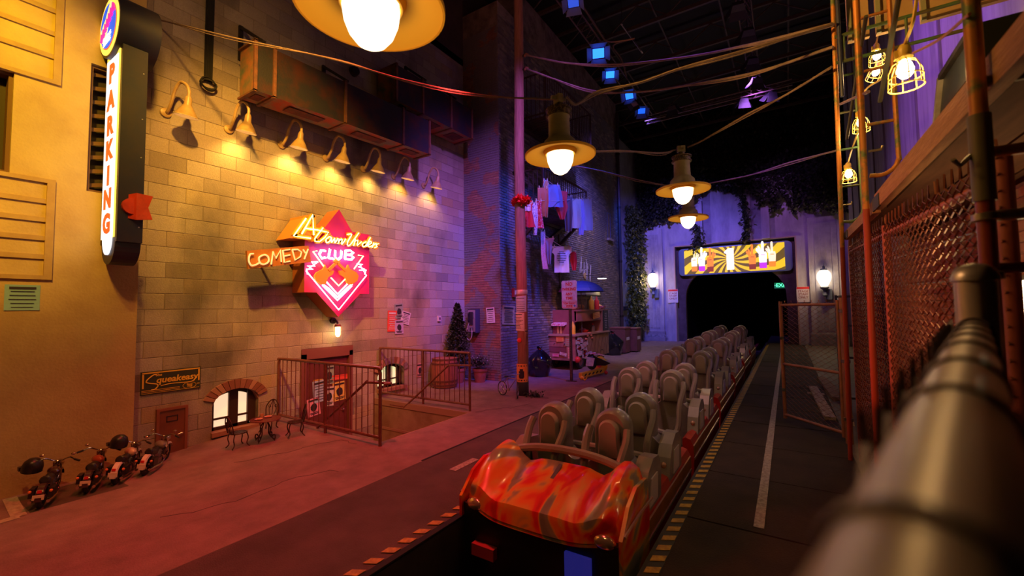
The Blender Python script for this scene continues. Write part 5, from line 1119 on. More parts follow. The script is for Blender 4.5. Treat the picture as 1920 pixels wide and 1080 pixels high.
for a, b, c_, d_ in ((17.75, 17.79, 4.95, 6.1), (18.11, 18.15, 4.95, 6.1), (17.79, 18.11, 6.06, 6.1)): MB().box((XP-.1, a, c_), (XP+.02, b, d_)).build('frame', M('slot_frame_blue', (.1, .12, .3), rough=.5), wv)
MB().box((XP, 17.65, 4.85), (XP+.12, 18.25, 4.95)).build('window_sill', M('sill_stone', (.3, .27, .27), rough=.8), wv)
mb = MB(); g0 = aX(1085, 497, XP+.02)
for k in range(7): mb.tube([g0+V((0, .16*k+.1*math.sin(k*2.2), .35*math.sin(k*1.7))), g0+V((0, .16*k+.1, -.3+.25*math.sin(k*2.9))), g0+V((0, .16*k+.2, .15*math.cos(k*3)))], .018, 4)
mb.build('graffiti', M('chalk_white_paint', (.5, .48, .52), rough=.8), farw)

# ---- fire escapes
fem = M('fire_escape_iron', (.06, .035, .03), (.1, .05, .035), 6, rough=.6, metal=.3)
def grate(t, x0, x1, y0, y1, z, mat=fem):
    MB().box((x0, y0, z-.12), (x0+.05, y1, z)).build('floor_beam', mat, t); MB().box((x1-.05, y0, z-.12), (x1, y1, z)).build('floor_beam', mat, t)
    n = int((y1-y0)/.14); mb = MB()
    for k in range(n): y = y0+.02+(y1-y0-.06)*k/(n-1); mb.box((x0+.05, y, z-.03), (x1-.05, y+.09, z-.005))
    tag(mb.build('slats', mat, t), kind='stuff')
def guard(t, pts, z, h=1.0, mat=fem, n_per=.14):
    for a, b in zip(pts, pts[1:]):
        a, b = V((*a, z)), V((*b, z)); L_ = (b-a).length
        for zz in (h, h*.08): MB().bar(a+V((0, 0, zz)), b+V((0, 0, zz)), .035, .035).build('guard_rail', mat, t)
        for k in range(int(L_/n_per)+1): q = a.lerp(b, min(1, k*n_per/L_)); MB().bar(q, q+V((0, 0, h)), .014, .014, (1, 0, 0)).build('guard_bar', mat, t)
    for a in pts: MB().bar(V((*a, z)), V((*a, z+h+.02)), .04, .04, (1, 0, 0)).build('guard_post', mat, t)
t = thing('fire_escape', (-5.95, 12.0, 4.6), 'lower iron fire escape balcony hung with laundry on the brick wall', 'fire escape')
grate(t, XP+.02, -5.5, 10.2, 13.3, 4.72); guard(t, [(XP+.05, 10.25), (-5.53, 10.25), (-5.53, 13.25), (XP+.05, 13.25)], 4.72, 1.1)
for y in (10.6, 12.9): MB().bar((XP+.03, y, 4.0), (-5.7, y, 4.65), .09, .09).build('brace', fem, t)
MB().bar((XP+.05, 11.9, 4.0), (XP+.1, 14.2, 5.2), .09, .12, (1, 0, 0)).build('brace', fem, t)
for k in range(5): MB().box((XP+.02, 13.0+.18*k, 4.5-.42*k), (XP+.06, 13.16+.18*k, 4.54-.42*k)).build('ladder_rung', fem, t)
MB().box((XP+.02, 12.95, 2.6), (XP+.05, 12.99, 4.7)).build('ladder_rail', fem, t)
t = thing('fire_escape', (-5.95, 12.0, 7.4), 'upper iron fire escape balcony in deep shadow, stairs below it', 'fire escape')
grate(t, XP+.02, -5.5, 10.4, 13.8, 7.35); guard(t, [(XP+.05, 10.45), (-5.53, 10.45), (-5.53, 13.75), (XP+.05, 13.75)], 7.35, 1.3)
for s_ in (-5.6, -6.2): MB().bar((s_, 9.9, 5.9), (s_, 12.6, 7.35), .05, .16, (1, 0, 0)).build('stair_stringer', M('stringer_red', (.2, .06, .035), rough=.6), t)
for k in range(9): f = (k+.5)/9; MB().box((-6.2, 9.9+2.7*f-.1, 5.9+1.45*f), (-5.6, 9.9+2.7*f+.1, 5.93+1.45*f)).build('stair_tread', fem, t)
# laundry
ropem = M('rope', (.5, .42, .35), rough=.8)
def line_of(pts, label):
    p3 = [p if isinstance(p, V) else aY(*p) for p in pts]; o = MB().tube(cat_pts(p3, 4), .008, 5).build('clothesline', ropem, None, True); tag(o, label, 'rope')
line_of([V((PX+.1, PY+.02, 4.42)), (991, 380, 8.8), (1002, 380, 9.0), (1010, 376, 9.3), (1045, 377, 10.3), (1078, 373, 11.2), (1087, 374, 11.5), (1098, 373, 11.8), V((-5.5, 13.2, 5.6))], 'upper clothesline from the utility pole to the lower balcony')
line_of([V((-5.52, 10.3, 5.5)), (1018, 352, 9.6), (1023, 338, 9.9), (1037, 346, 10.3), (1052, 358, 10.6), (1065, 368, 10.9), V((-5.52, 11.8, 5.2))], 'short high clothesline strung from the balcony rail')
line_of([V((-5.5, 10.0, 4.6)), (1018, 434, 10.4), (1029, 446, 10.8), (1053, 462, 11.4), (1075, 472, 12.0), V((XP, 13.5, 3.4))], 'lower clothesline sloping under the balcony')
pinm = M('clothes_peg', (.75, .55, .35), rough=.6)
def cloth(name, px, py, Y_, w_, h_, shape, mat, label, slope=0.0, cat='clothing', dot=None):
    """shape: list of (half-left, half-right, v) rows, fractions of w,h"""
    c = aY(px, py, Y_); t = thing(name, c-V((0, 0, h_)), label, cat, 'laundry on the clotheslines'); mb = MB(); vs = []; nj = 7
    d = V((.75, .62, 0)).normalized(); nrm = V((d.y, -d.x, 0)); rows = []
    for k in range(15):
        v = k/14; 
        for i in range(len(shape)-1):
            if shape[i][2] <= v <= shape[i+1][2]: f = (v-shape[i][2])/max(1e-5, shape[i+1][2]-shape[i][2]); a = shape[i][0]*(1-f)+shape[i+1][0]*f; b = shape[i][1]*(1-f)+shape[i+1][1]*f; break
        rows.append((a, b, v))
    for a, b, v in rows:
        for j in range(nj): u_ = a+(b-a)*j/(nj-1); w2 = .035*math.sin(j*2.1+px)*min(1, v*2+.1); vs.append(c+d*u_*w_+nrm*w2+V((0, 0, -h_*v+slope*u_*w_)))
    m_ = len(vs); vs += [v-nrm*.006 for v in vs]; fs = [(k*nj+j, k*nj+j+1, (k+1)*nj+j+1, (k+1)*nj+j) for k in range(14) for j in range(nj-1)]; fs += [tuple(m_+q for q in reversed(f)) for f in fs]
    mb.quadset(vs, fs); mb.build('cloth', mat, t, True)
    for s_ in (-.4, .4): q = c+d*s_*w_*abs(shape[0][0])*2*.9; MB().box(q-V((.008, .012, .03)), q+V((.008, .012, .05))).build('peg', pinm, t)
    return t
rect_ = [(-.5, .5, 0), (-.5, .5, 1)]; dress = [(-.3, .3, 0), (-.25, .25, .3), (-.5, .5, 1)]; trous = [(-.4, .4, 0), (-.42, .42, .5), (-.3, .3, 1)]; vsh = [(-.5, .5, 0), (-.3, .3, .25), (-.3, .25, .6), (-.15, .15, 1)]; tee = [(-.5, .5, 0), (-.52, .5, .25), (-.36, .36, .3), (-.38, .38, 1)]; slim = [(-.4, .4, 0), (-.5, .5, .5), (-.2, .3, 1)]
R_ = lambda n, c, c2=None, sc=30, lo=.45, hi=.5: M(n, c, c2, sc, rough=.85, lo=lo, hi=hi)
cloth('red_dress', 991, 380, 8.8, .34, .6, dress, R_('cloth_red', (.6, .03, .04)), 'red dress with a white bib, nearest the pole on the upper line')
cloth('white_bib', 988, 380, 8.75, .18, .2, rect_, R_('cloth_white', (.7, .66, .7)), 'small white cloth over the red dress')
cloth('spotted_tie', 1002, 380, 9.0, .16, .8, slim, R_('cloth_spotted', (.7, .68, .75), (.1, .1, .3), 30, .56, .6), 'long white garment with dark spots on the upper line')
cloth('floral_shirt', 1010, 376, 9.3, .28, .7, dress, R_('cloth_floral', (.6, .04, .06), (.8, .6, .6), 22, .55, .6), 'red floral shirt on the upper line, right of the spotted garment')
cloth('brown_trousers', 1018, 352, 9.6, .34, .75, trous, R_('cloth_rust', (.5, .16, .07)), 'rust brown trousers on the upper line')
cloth('stocking', 1023, 338, 9.9, .16, 1.0, slim, R_('cloth_tan', (.5, .26, .12)), 'long tan stocking hanging highest on the upper line')
cloth('denim_shorts', 1037, 346, 10.3, .5, .62, [(-.35, .35, 0), (-.5, .5, .5), (-.55, .55, 1)], R_('cloth_denim', (.22, .24, .38)), 'blue grey denim shirt on the upper line')
cloth('red_swimsuit', 1052, 358, 10.6, .42, .8, [(-.5, .45, 0), (-.35, .35, .4), (-.45, .45, .55), (-.1, .2, 1)], R_('cloth_scarlet', (.6, .04, .04)), 'scarlet swimsuit with white trim in the middle of the upper line')
cloth('grey_socks', 1065, 368, 10.9, .3, 1.0, trous, R_('cloth_brown', (.16, .1, .1)), 'dark brown long johns in shadow on the upper line')
cloth('cream_shorts', 1078, 373, 11.2, .38, .85, [(-.45, .45, 0), (-.5, .5, .8), (-.5, .4, 1)], R_('cloth_cream', (.68, .56, .42)), 'cream bloomers on the upper line')
cloth('ruffled_scarf', 1087, 374, 11.5, .3, 1.05, slim, R_('cloth_lilac', (.62, .5, .72)), 'lilac ruffled scarf between the cream bloomers and the white ones')
cloth('white_bloomers', 1098, 373, 11.8, .46, .95, [(-.4, .4, 0), (-.5, .5, .8), (-.35, .45, 1)], R_('cloth_white', (.7, .66, .7)), 'white bloomers at the right end of the upper line')
cloth('pink_necktie', 1018, 434, 10.4, .22, 1.05, [(-.3, .3, 0), (-.3, .3, .6), (-.1, .6, 1)], R_('cloth_pink_check', (.85, .3, .42), (.8, .6, .65), 40), 'long pink checked tie at the left of the lower line')
cloth('striped_singlet', 1029, 446, 10.8, .34, .75, vsh, R_('cloth_mauve', (.35, .2, .25)), 'mauve singlet on the lower line between the pink tie and the white shirt')
cloth('white_t_shirt', 1053, 462, 11.4, .6, .78, tee, R_('cloth_white', (.7, .66, .7)), 'white t-shirt with a round printed motif on the lower line')
cloth('red_sock', 1075, 472, 12.0, .22, .58, slim, R_('cloth_red', (.6, .03, .04)), 'small red vest at the right end of the lower line')
c = aY(1052, 483, 11.33); mb = MB(); d = V((.75, .62, 0)).normalized(); nn = V((.62, -.75, 0))
for k in range(7): w_ = .15*math.sqrt(max(0, 1-((k-3)/3.4)**2)); mb.prism([c+nn*.06+d*a+V((0, 0, -.05*(k-3)+b)) for a, b in ((-w_, 0), (w_, 0), (w_, .022), (-w_, .022))], nn*.002)
tee_o = [o for o in bpy.data.objects if o.name == 'white_t_shirt'][0]; mb.build('printed_motif', ink, tee_o)
# ================================================================== HANGING LAMPS, CABLES
hat = M('lamp_olive_enamel', (.32, .28, .14), (.24, .2, .11), 6, rough=.5); hat_in = M('lamp_shade_inside', (.9, .5, .05), rough=1.0); globe = M('lamp_globe', (1, .85, .6), em=2.4, ecol=(1, .84, .6)); darkc = M('lamp_collar', (.05, .035, .025), (.2, .14, .06), 40, rough=.5, lo=.5, hi=.55)
hl = thing('hanging_street_lamp', (0, 0, 0), 'x', 'lamp', 'hanging street lamps over the track')
MB().lathe((0, 0, 0), [(.4, -.02), (.402, -.0), (.395, .015), (.25, .055), (.2, .065), (.2, .085), (.19, .1), (.18, .15), (.14, .19), (.125, .21), (.12, .42), (.135, .45)], 48).build('shade', hat, hl, True)
MB().lathe((0, 0, 0), [(.4, -.02), (.385, -.015), (.24, .035), (.19, .04), (.17, .0), (.16, .0), (.16, .04), (0, .04)], 48).build('shade_lining', hat_in, hl, True)
MB().lathe((0, 0, 0), [(.392, -.022), (.405, -.022), (.407, .004), (.4, .006)], 48).build('rim_lip', hat_in, hl, True)
MB().lathe((0, 0, .44), [(.12, 0), (.15, 0), (.15, .015), (.135, .02), (.13, .07), (.15, .075), (.15, .09), (.05, .11), (.045, .16), (0, .16)], 28).build('collar', darkc, hl, True)
MB().lathe((0, 0, 0), [(0, -.235), (.035, -.23), (.08, -.205), (.12, -.155), (.145, -.09), (.155, -.02), (.15, .03), (0, .03)], 30).build('globe', globe, hl, True)
mb = MB().box((-.03, -.06, .6), (.03, .06, .7)); mb.box((-.09, -.02, .64), (.09, .02, .68)); mb.cyl((0, 0, .55), (0, 0, .62), .03, n=8); mb.build('hanger_clamp', hat, hl)
lam = [(V((-1.88, 1.51, 3.59)), 'large hanging street lamp cut off by the top edge, nearest the camera'), (V((-2.14, 4.38, 3.68)), 'hanging olive street lamp beside the utility pole, second nearest'),
 (V((-1.32, 7.06, 3.76)), 'hanging street lamp over the train, third nearest'), (V((-1.72, 9.67, 3.82)), 'farthest and smallest hanging street lamp, just below the third')]
for i, (p, l) in enumerate(lam):
    o = hl if i == 0 else dup(hl); o.location = p; o['label'] = l; o.rotation_euler = (random.uniform(-.03, .03), random.uniform(-.03, .03), i)
    point('street_lamp_bulb', p-V((.0, 0, .3)), (1, .55, .1), 6.0 if i == 0 else 3.0, .05)
    spot('street_lamp_light', p-V((0, 0, .32)), p-V((0, 0, 3)), (1, .6, .22), (9, 9, 8, 7)[i], 160, .5, .1)
cab = M('cable_grey', (.25, .17, .14), (.16, .11, .1), 8, rough=.6)
def cable(pts, label, r=.012, double=True, mat=cab, grp='overhead cables'):
    p3 = [aY(x, y, Y_) if not isinstance(x, V) else x for x, y, Y_ in pts]; t = thing('overhead_cable', p3[0], label, 'cable', grp); c = cat_pts(p3, 8)
    MB().tube(c, r, 6).build('strand', mat, t, True)
    if double: MB().tube([q+V((.01*math.sin(k*.35), 0, .022*math.sin(k*.3)-.012)) for k, q in enumerate(c)], r*.6, 5).build('strand', mat, t, True)
    return t
W_ = lambda v: (v, 0, 0)
cable([(268, 40, 2.3), (300, 38, 2.3), (443, 72, 2.75), (620, 110, 3.4), (760, 150, 3.8), (900, 178, 4.15), W_(lam[1][0]+V((-.1, 0, .68)))], 'sagging cable from the block wall corner to the second hanging lamp', .011)
cable([W_(lam[1][0]+V((.09, 0, .66))), (1080, 196, 4.5), (1120, 172, 4.7), (1200, 155, 5.0), (1280, 127, 5.3), (1420, 88, 5.7), (1565, 45, 6.05)], 'grey cable from the second hanging lamp up to the far scaffold pole', .016)
cable([W_(V((PX+.2, PY-.03, 7.72))), (1060, 118, 7.9), (1150, 121, 7.6), (1280, 108, 7.2), (1400, 85, 6.7), (1560, 45, 6.1)], 'upper slack cable from the utility pole to the scaffold', .018)
cable([W_(V((PX+.2, PY-.03, 7.4))), (1030, 145, 8.0), (1110, 170, 7.7), (1200, 172, 7.4), (1300, 158, 7.0), (1420, 135, 6.6), (1562, 88, 6.1)], 'lower slack cable from the utility pole to the scaffold', .018)
cable([(1115, 284, 5.6), (1180, 284, 6.3), (1240, 287, 6.8), W_(lam[2][0]+V((-.09, 0, .66)))], 'pinkish cable arriving at the third hanging lamp from the left', .014)
cable([W_(lam[2][0]+V((.09, 0, .66))), (1320, 262, 7.0), (1400, 215, 6.8), (1470, 180, 6.5), (1560, 125, 6.1)], 'cable lit orange from the third hanging lamp up to the scaffold', .014)
cable([(985, 300, 8.2), (1100, 315, 9.0), (1200, 338, 9.5), W_(lam[3][0]+V((-.09, 0, .66)))], 'thin cable reaching the farthest hanging lamp from the left', .012)
cable([W_(lam[3][0]+V((.09, 0, .66))), (1400, 330, 9.0), (1480, 305, 8.0), (1566, 283, 6.8)], 'thin cable from the farthest hanging lamp to the scaffold', .012)
o = cable([W_(lam[0][0]+V((0, 0, .7))), W_(V((-1.9, 1.6, 6.5))), W_(V((-1.9, 1.7, 9)))], 'drop cable holding the nearest hanging lamp', .012, False)

# ================================================================== TRUSSES AND STAGE LIGHTS
trm = M('truss_metal', (.16, .1, .08), (.1, .07, .06), 5, rough=.5, metal=.4)
def truss(a, b, label, w_=.3):
    a, b = V(a), V(b); t = thing('lighting_truss', a, label, 'truss', 'lighting trusses'); d = (b-a).normalized(); s_ = d.cross(V((0, 0, 1))).normalized(); ch = [s_*w_/2, -s_*w_/2, V((0, 0, w_*.87))]
    for c in ch: MB().tube([a+c, b+c], .022, 6).build('chord', trm, t)
    n = int((b-a).length/w_); mb = MB()
    for k in range(n):
        for i in range(3): mb.cyl(a+d*k*w_+ch[i], a+d*(k+1)*w_+ch[(i+1) % 3], .01, n=4, caps=False)
    mb.build('lacing', trm, t); return t
truss((-4.2, 5.5, 9.25), (-4.2, 16.2, 9.25), 'long lighting truss running down the roof to the left, blue lamps hung on it')
truss((-.62, 8.5, 9.3), (-.62, 16.6, 9.3), 'lighting truss near the scaffold side of the roof')
truss((-4.3, 16.3, 9.0), (.4, 16.3, 9.0), 'cross truss far back over the track')
p0, p1 = V((-1.6, 9.5, 10.2)), V((-2.9, 12.6, 10.2)); o = MB().bar(aZ(1165, 45, 10.5), aZ(1205, 100, 10.5), .05, .01).build('perforated_strut', M('strut_steel', (.4, .32, .25), rough=.4, metal=.5)); tag(o, 'thin perforated steel strut hanging under the roof', 'strut'); MB().cyl(aZ(1166, 46, 10.5), aZ(1166, 46, 10.5)+V((0, 0, 1.2)), .01, n=6).build('hanger_rod', iron, o); MB().bar(aZ(1168, 47, 10.48), aZ(1202, 96, 10.48), .02, .004).build('slot_row', soot, o)
cdm = M('conduit', (.3, .18, .1), rough=.4, metal=.4)
for pts, l in (([(1085, 0), (1125, 62), (1140, 78), (1170, 76), (1190, 72)], 'thin conduit bending beside the long truss'), ([(1190, 72), (1150, 85), (1165, 110), (1175, 145)], 'second thin conduit looping down toward the blue lamps')):
    o = MB().tube(cat_pts([aZ(x, y, 10.2) for x, y in pts], 4), .025, 5).build('conduit', cdm, None, True); tag(o, l, 'conduit')
fx = M('fixture_black', (.02, .02, .025), rough=.5)
def fixture(px, py, z, aim, color, es, label, s_=1.0, door=0.0):
    s_ *= .72; p = aZ(px, py, z); aim = V(aim); d = (aim-p).normalized(); x, y = basis(d); t = thing('stage_light', p, label, 'stage light', 'stage lights on the trusses')
    def pt(a, b, c): return p+x*a*s_+y*b*s_+d*c*s_
    def bx_(w_, h_, c0, c1, w2=None, h2=None):
        w2 = w2 or w_; h2 = h2 or h_; return MB().quadset([pt(-w_, -h_, c0), pt(w_, -h_, c0), pt(w_, h_, c0), pt(-w_, h_, c0), pt(-w2, -h2, c1), pt(w2, -h2, c1), pt(w2, h2, c1), pt(-w2, h2, c1)], [(3,2,1,0),(4,5,6,7),(0,1,5,4),(1,2,6,5),(2,3,7,6),(3,0,4,7)])
    bx_(.15, .12, -.18, .0, .2, .16).build('housing', fx, t)
    lens = M('stage_lens_%s' % label[:4], (.1, .2, .9), em=es, ecol=color) if es else M('stage_lens_off', (.3, .22, .18), rough=.3)
    mb = bx_(.17, .13, .0, .012); mb.build('lens', lens, t)
    dm = M('barn_door_bluelit', (.12, .16, .3), rough=.5) if es else fx  # doors of lit fixtures have the lamp's blue light put into their colour
    for a, b, c, e in (((-.2, .16), (.2, .16), (.26, .3), (-.26, .3)), ((-.2, -.16), (.2, -.16), (.26, -.3), (-.26, -.3)), ((.2, -.16), (.2, .16), (.34, .2), (.34, -.2)), ((-.2, -.16), (-.2, .16), (-.34, .2), (-.34, -.2))):
        MB().prism([pt(a[0], a[1], .0), pt(b[0], b[1], .0), pt(c[0], c[1], .2), pt(e[0], e[1], .2)], x*.004+y*.004).build('barn_door', dm, t)
    hp = V((-4.2, p.y, 9.51)) if p.x < -3 else (V((p.x, 16.3, 9.27)) if p.y > 14.8 else V((-.62, p.y, 9.57))); MB().tube([hp, p+V((.0, 0, .2)), pt(.19, 0, -.1)], .015, 5).build('yoke', fx, t)
bl = (.01, .12, 1)
fixture(1122, 100, 8.9, (-1, 3, 2), bl, 4, 'blue-lit stage light, nearest and largest on the long truss', 1.25); fixture(1144, 140, 8.9, (-1, 5, 2), bl, 2, 'blue-lit stage light turned sideways, second on the long truss'); fixture(1180, 180, 8.9, (-3, 3, 2), bl, 3, 'third blue-lit stage light on the long truss, above the pale one'); fixture(1203, 208, 8.9, (-1, 8, 1), bl, 1.2, 'fourth blue-lit stage light at the far end of the long truss')
fixture(1190, 195, 8.7, (-6, 9, 1), bl, 0, 'unlit pale-faced stage light between the third and fourth blue ones', .8)
fixture(1075, 5, 9.0, (-3, 6, 4), bl, .6, 'dim blue stage light at the top edge beside the long truss')
for (px, py), l in zip(((1383, 18), (1402, 65), (1410, 118), (1418, 155), (1393, 192), (1445, 180), (1262, 205)), ('dark stage light at the top of the right-hand truss', 'dark barn-doored stage light, second down the right-hand truss', 'dark stage light with pale flap, third down the right-hand truss', 'orange-glinting small stage light near the right-hand truss end', 'dark stage light with a pale flap on the cross truss', 'bluish dark stage light at the right end of the cross truss', 'small dark stage light in the middle of the cross truss')):
    fixture(px, py, 8.9, (-2.5, 20, 2), bl, 0, l, 1.1)

# ================================================================== TUNNEL SCREEN, SCONCES, SIGNS, IVY
t = thing('display_screen', (-2.43, YB+.1, 3.7), 'wide lit display over the tunnel, white 1 and foam hands on yellow rays', 'screen')
s0, s1, z0, z1 = -5.1, .3, 3.68, 5.2; yS = YB+.05
def rrect(x0, x1, za, zb, rad, y):
    pts = []
    for cx2, cz2, a0 in ((x1-rad, zb-rad, 0), (x0+rad, zb-rad, PI/2), (x0+rad, za+rad, PI), (x1-rad, za+rad, 1.5*PI)):
        for k in range(6): a = a0+PI/2*k/5; pts.append((cx2+rad*math.cos(a), y, cz2+rad*math.sin(a)))
    return pts
MB().prism(rrect(s0, s1, z0, z1, .22, yS), (0, .28, 0)).build('casing', M('casing_teal_grey', (.16, .24, .28), rough=.35, metal=.3), t)
for x in (s0+.6, s1-.6): MB().box((x-.1, yS+.28, z0+.4), (x+.1, YB+.4, z1-.4)).build('mount', iron, t)
q0, q1, r0_, r1_ = s0+.3, s1-.32, z0+.08, z1-.06; W0, H0 = q1-q0, r1_-r0_
scy = M('screen_yellow', (.9, .6, .02), em=.85, ecol=(.9, .62, .02)); scd = M('screen_brown', (.2, .12, .02), em=.5, ecol=(.22, .15, .02)); scw = M('screen_white', (1, 1, 1), em=1.6, ecol=(1, .95, .95)); sco = M('screen_orange', (.9, .25, .02), em=.9, ecol=(.95, .28, .03)); scp = M('screen_purple', (.5, .05, .6), em=.9, ecol=(.6, .05, .7)); scr = M('screen_cream', (1, .85, .5), em=1.0, ecol=(1, .85, .5)); scm = M('screen_maroon', (.35, .05, .02), em=.6, ecol=(.35, .06, .02))
def S2(u_, v, d): return V((q0+u_*W0, yS-d, r0_+v*H0))
MB().box((q0, yS-.012, r0_), (q1, yS, r1_)).build('panel', scy, t)
# swirling rays clipped to the panel
def clip(poly):
    for ax, lim, sg in ((0, 0, 1), (0, 1, -1), (1, 0, 1), (1, 1, -1)):
        out = []
        for i in range(len(poly)):
            a, b = poly[i], poly[(i+1) % len(poly)]; ia, ib = (a[ax]-lim)*sg >= 0, (b[ax]-lim)*sg >= 0
            if ia: out.append(a)
            if ia != ib: f = (lim-a[ax])/(b[ax]-a[ax]); out.append((a[0]+(b[0]-a[0])*f, a[1]+(b[1]-a[1])*f))
        poly = out
        if len(poly) < 3: return None
    return poly
mb = MB(); asp = W0/H0
for k in range(16):
    for i in range(14):
        ra, rb_ = .12+i*.17, .12+(i+1)*.17; qs = []
        for r_, e in ((ra, 0), (rb_, 0), (rb_, 1), (ra, 1)):
            a = 2*PI*k/16+e*PI/16+.42*r_; qs.append((.48+r_*math.cos(a)/asp, .5+r_*math.sin(a)))
        q = clip(qs)
        if q: mb.prism([S2(u_, v, .018) for u_, v in q], (0, .004, 0))
mb.build('rays', scd, t)
g1 = [(.435, .78), (.47, .9), (.515, .9), (.515, .12), (.455, .12), (.455, .74), (.44, .72)]
MB().prism([S2(.485+(u_-.485)*1.25, .5+(v-.5)*1.08, .024) for u_, v in g1], (0, .004, 0)).build('numeral_glow', scr, t); MB().prism([S2(u_, v, .03) for u_, v in g1], (0, .004, 0)).build('numeral', scw, t)
def hand(cx2, v0, s_, m, cm, d, mir=1):
    mb = MB(); f = lambda pts: [S2(cx2+mir*a*s_*.032, v0+b*s_*.27, d) for a, b in pts]
    palm = f([(-1, .0), (1, .0), (1.1, 1.0), (.9, 1.4), (-.9, 1.4), (-1.15, 1.0)]); finger = f([(-.35, 1.3), (.35, 1.3), (.35, 2.6), (.2, 2.8), (-.2, 2.8), (-.35, 2.6)]); th = f([(.5, 1.1), (1.2, 1.2), (1.9, 1.7), (1.7, 1.95), (1.2, 1.8), (.5, 1.5)]); th2 = f([(.6, 1.4), (1.0, 1.6), (1.4, 2.1), (1.1, 2.25), (.7, 2.0), (.45, 1.6)])
    for q in (palm, finger, th, th2): mb.prism(q, (0, .004, 0))
    mb.build('foam_hand', m, t)
    MB().prism(f([(-.6, .95), (.5, .98), (.5, 1.06), (-.6, 1.03)]) and [p-V((0, .004, 0)) for p in f([(-.6, .95), (.5, .98), (.5, 1.06), (-.6, 1.03)])], (0, .003, 0)).build('finger_line', cm, t)
    MB().prism([p-V((0, .002, 0)) for p in f([(-1, -.75), (1, -.75), (1.05, -.02), (-1.05, -.02)])], (0, .004, 0)).build('cuff', cm, t)
hand(.11, .3, .95, scr, sco, .022, 1); hand(.28, .26, 1.0, sco, scm, .026, 1); hand(.19, .3, 1.0, scw, scp, .03, 1)
hand(.7, .26, 1.0, sco, scm, .026, -1); hand(.885, .32, .98, scr, sco, .022, -1); hand(.8, .3, 1.05, scw, scp, .03, -1)
spot('screen_glow', (-2.4, YB-.3, 4.4), (-2.2, 16, .5), (1, .8, .3), 30, 120, 1, .5)

for i, (px, py) in enumerate(((1224, 524), (1545, 520))):
    c = aY(px, py, YB-.42); t = thing('lantern_sconce', V((c.x, YB-.3, c.z-.8)), ('white globe lantern on the facade left of the tunnel', 'white globe lantern on the facade right of the tunnel')[i], 'lantern', 'globe lanterns by the tunnel')
    sl = M('sconce_slate', (.12, .15, .22), rough=.45)
    MB().lathe(c, [(0, -.42), (.12, -.42), (.17, -.33), (.27, -.1), (.28, .05), (.24, .22), (.14, .34), (0, .36)], 22).build('globe', M('sconce_globe', (1, .9, .7), em=6, ecol=(1, .82, .55)), t, True)
    MB().lathe(c, [(.15, .33), (.13, .4), (.05, .44), (.06, .5), (.02, .56), (.02, .64), (0, .7)], 16).build('finial', sl, t, True); MB().lathe(c, [(.02, -.9), (.1, -.85), (.08, -.75), (.05, -.68), (.09, -.58), (.17, -.52), (.18, -.46), (.1, -.42), (0, -.42)], 16).build('stem', sl, t, True)
    MB().box((c.x+.05, YB-.35, c.z-1.05), (c.x+.28, YB-.14, c.z-.55)).build('bracket_box', sl, t); MB().bar((c.x, c.y, c.z-.8), (c.x+.15, YB-.2, c.z-.8), .06, .08).build('arm', sl, t)
    point('sconce_light', (c.x, YB-.75, c.z), (1, .66, .3), 75, .15)
for i, (px, py) in enumerate(((1262, 555), (1506, 552))):
    c = aY(px, py, YB-.08); r, u, n_ = frame2('Y'); t = thing('stage_notice', c-V((0, 0, .35)), ('white STAGE STAFF ONLY notice with red top left of the tunnel mouth', 'white STAGE STAFF ONLY notice with red top right of the tunnel mouth')[i], 'sign', 'staff notices by the tunnel')
    MB().box((c.x-.27, YB-.1, c.z-.38), (c.x+.27, YB-.075, c.z+.38)).build('plate', M('notice_white', (.7, .62, .6), rough=.5), t); MB().box((c.x-.26, YB-.104, c.z+.26), (c.x+.26, YB-.1, c.z+.37)).build('red_band', red_ink, t)
    for tx, z in (('STAGE', .15), ('STAFF', .0), ('ONLY', -.15)): MB().text(tx, .15, (c.x, YB-.1, c.z+z), (1, 0, 0), (0, 0, 1), .004, .002).build('lettering', M('brown_ink', (.3, .06, .05), rough=.7), t)
c = aY(1466, 535, YB+1.2); t = thing('exit_sign', c-V((0, 0, .17)), 'green glowing EXIT sign inside the dark tunnel mouth', 'sign')
MB().box((c.x-.36, YB+1.2, c.z-.17), (c.x+.36, YB+1.28, c.z+.17)).build('case', soot, t); MB().box((c.x-.34, YB+1.19, c.z-.15), (c.x+.34, YB+1.2, c.z+.15)).build('face', M('exit_face', (.02, .12, .06), em=.12, ecol=(.05, .9, .4)), t)
MB().text('EXIT', .26, (c.x, YB+1.188, c.z), (1, 0, 0), (0, 0, 1), .004, .006).build('lettering', M('exit_green', (.1, 1, .5), em=1.6, ecol=(.12, 1, .5)), t)
for s_ in (-1, 1): MB().prism([(c.x+s_*.29, YB+1.185, c.z-.04), (c.x+s_*.33, YB+1.185, c.z), (c.x+s_*.29, YB+1.185, c.z+.04)], (0, .004, 0)).build('arrow', M('exit_green', (.1, 1, .5)), t)
MB().box((c.x-.03, YB+1.22, c.z+.17), (c.x+.03, YB+1.26, 5.4)).build('stem', soot, t)

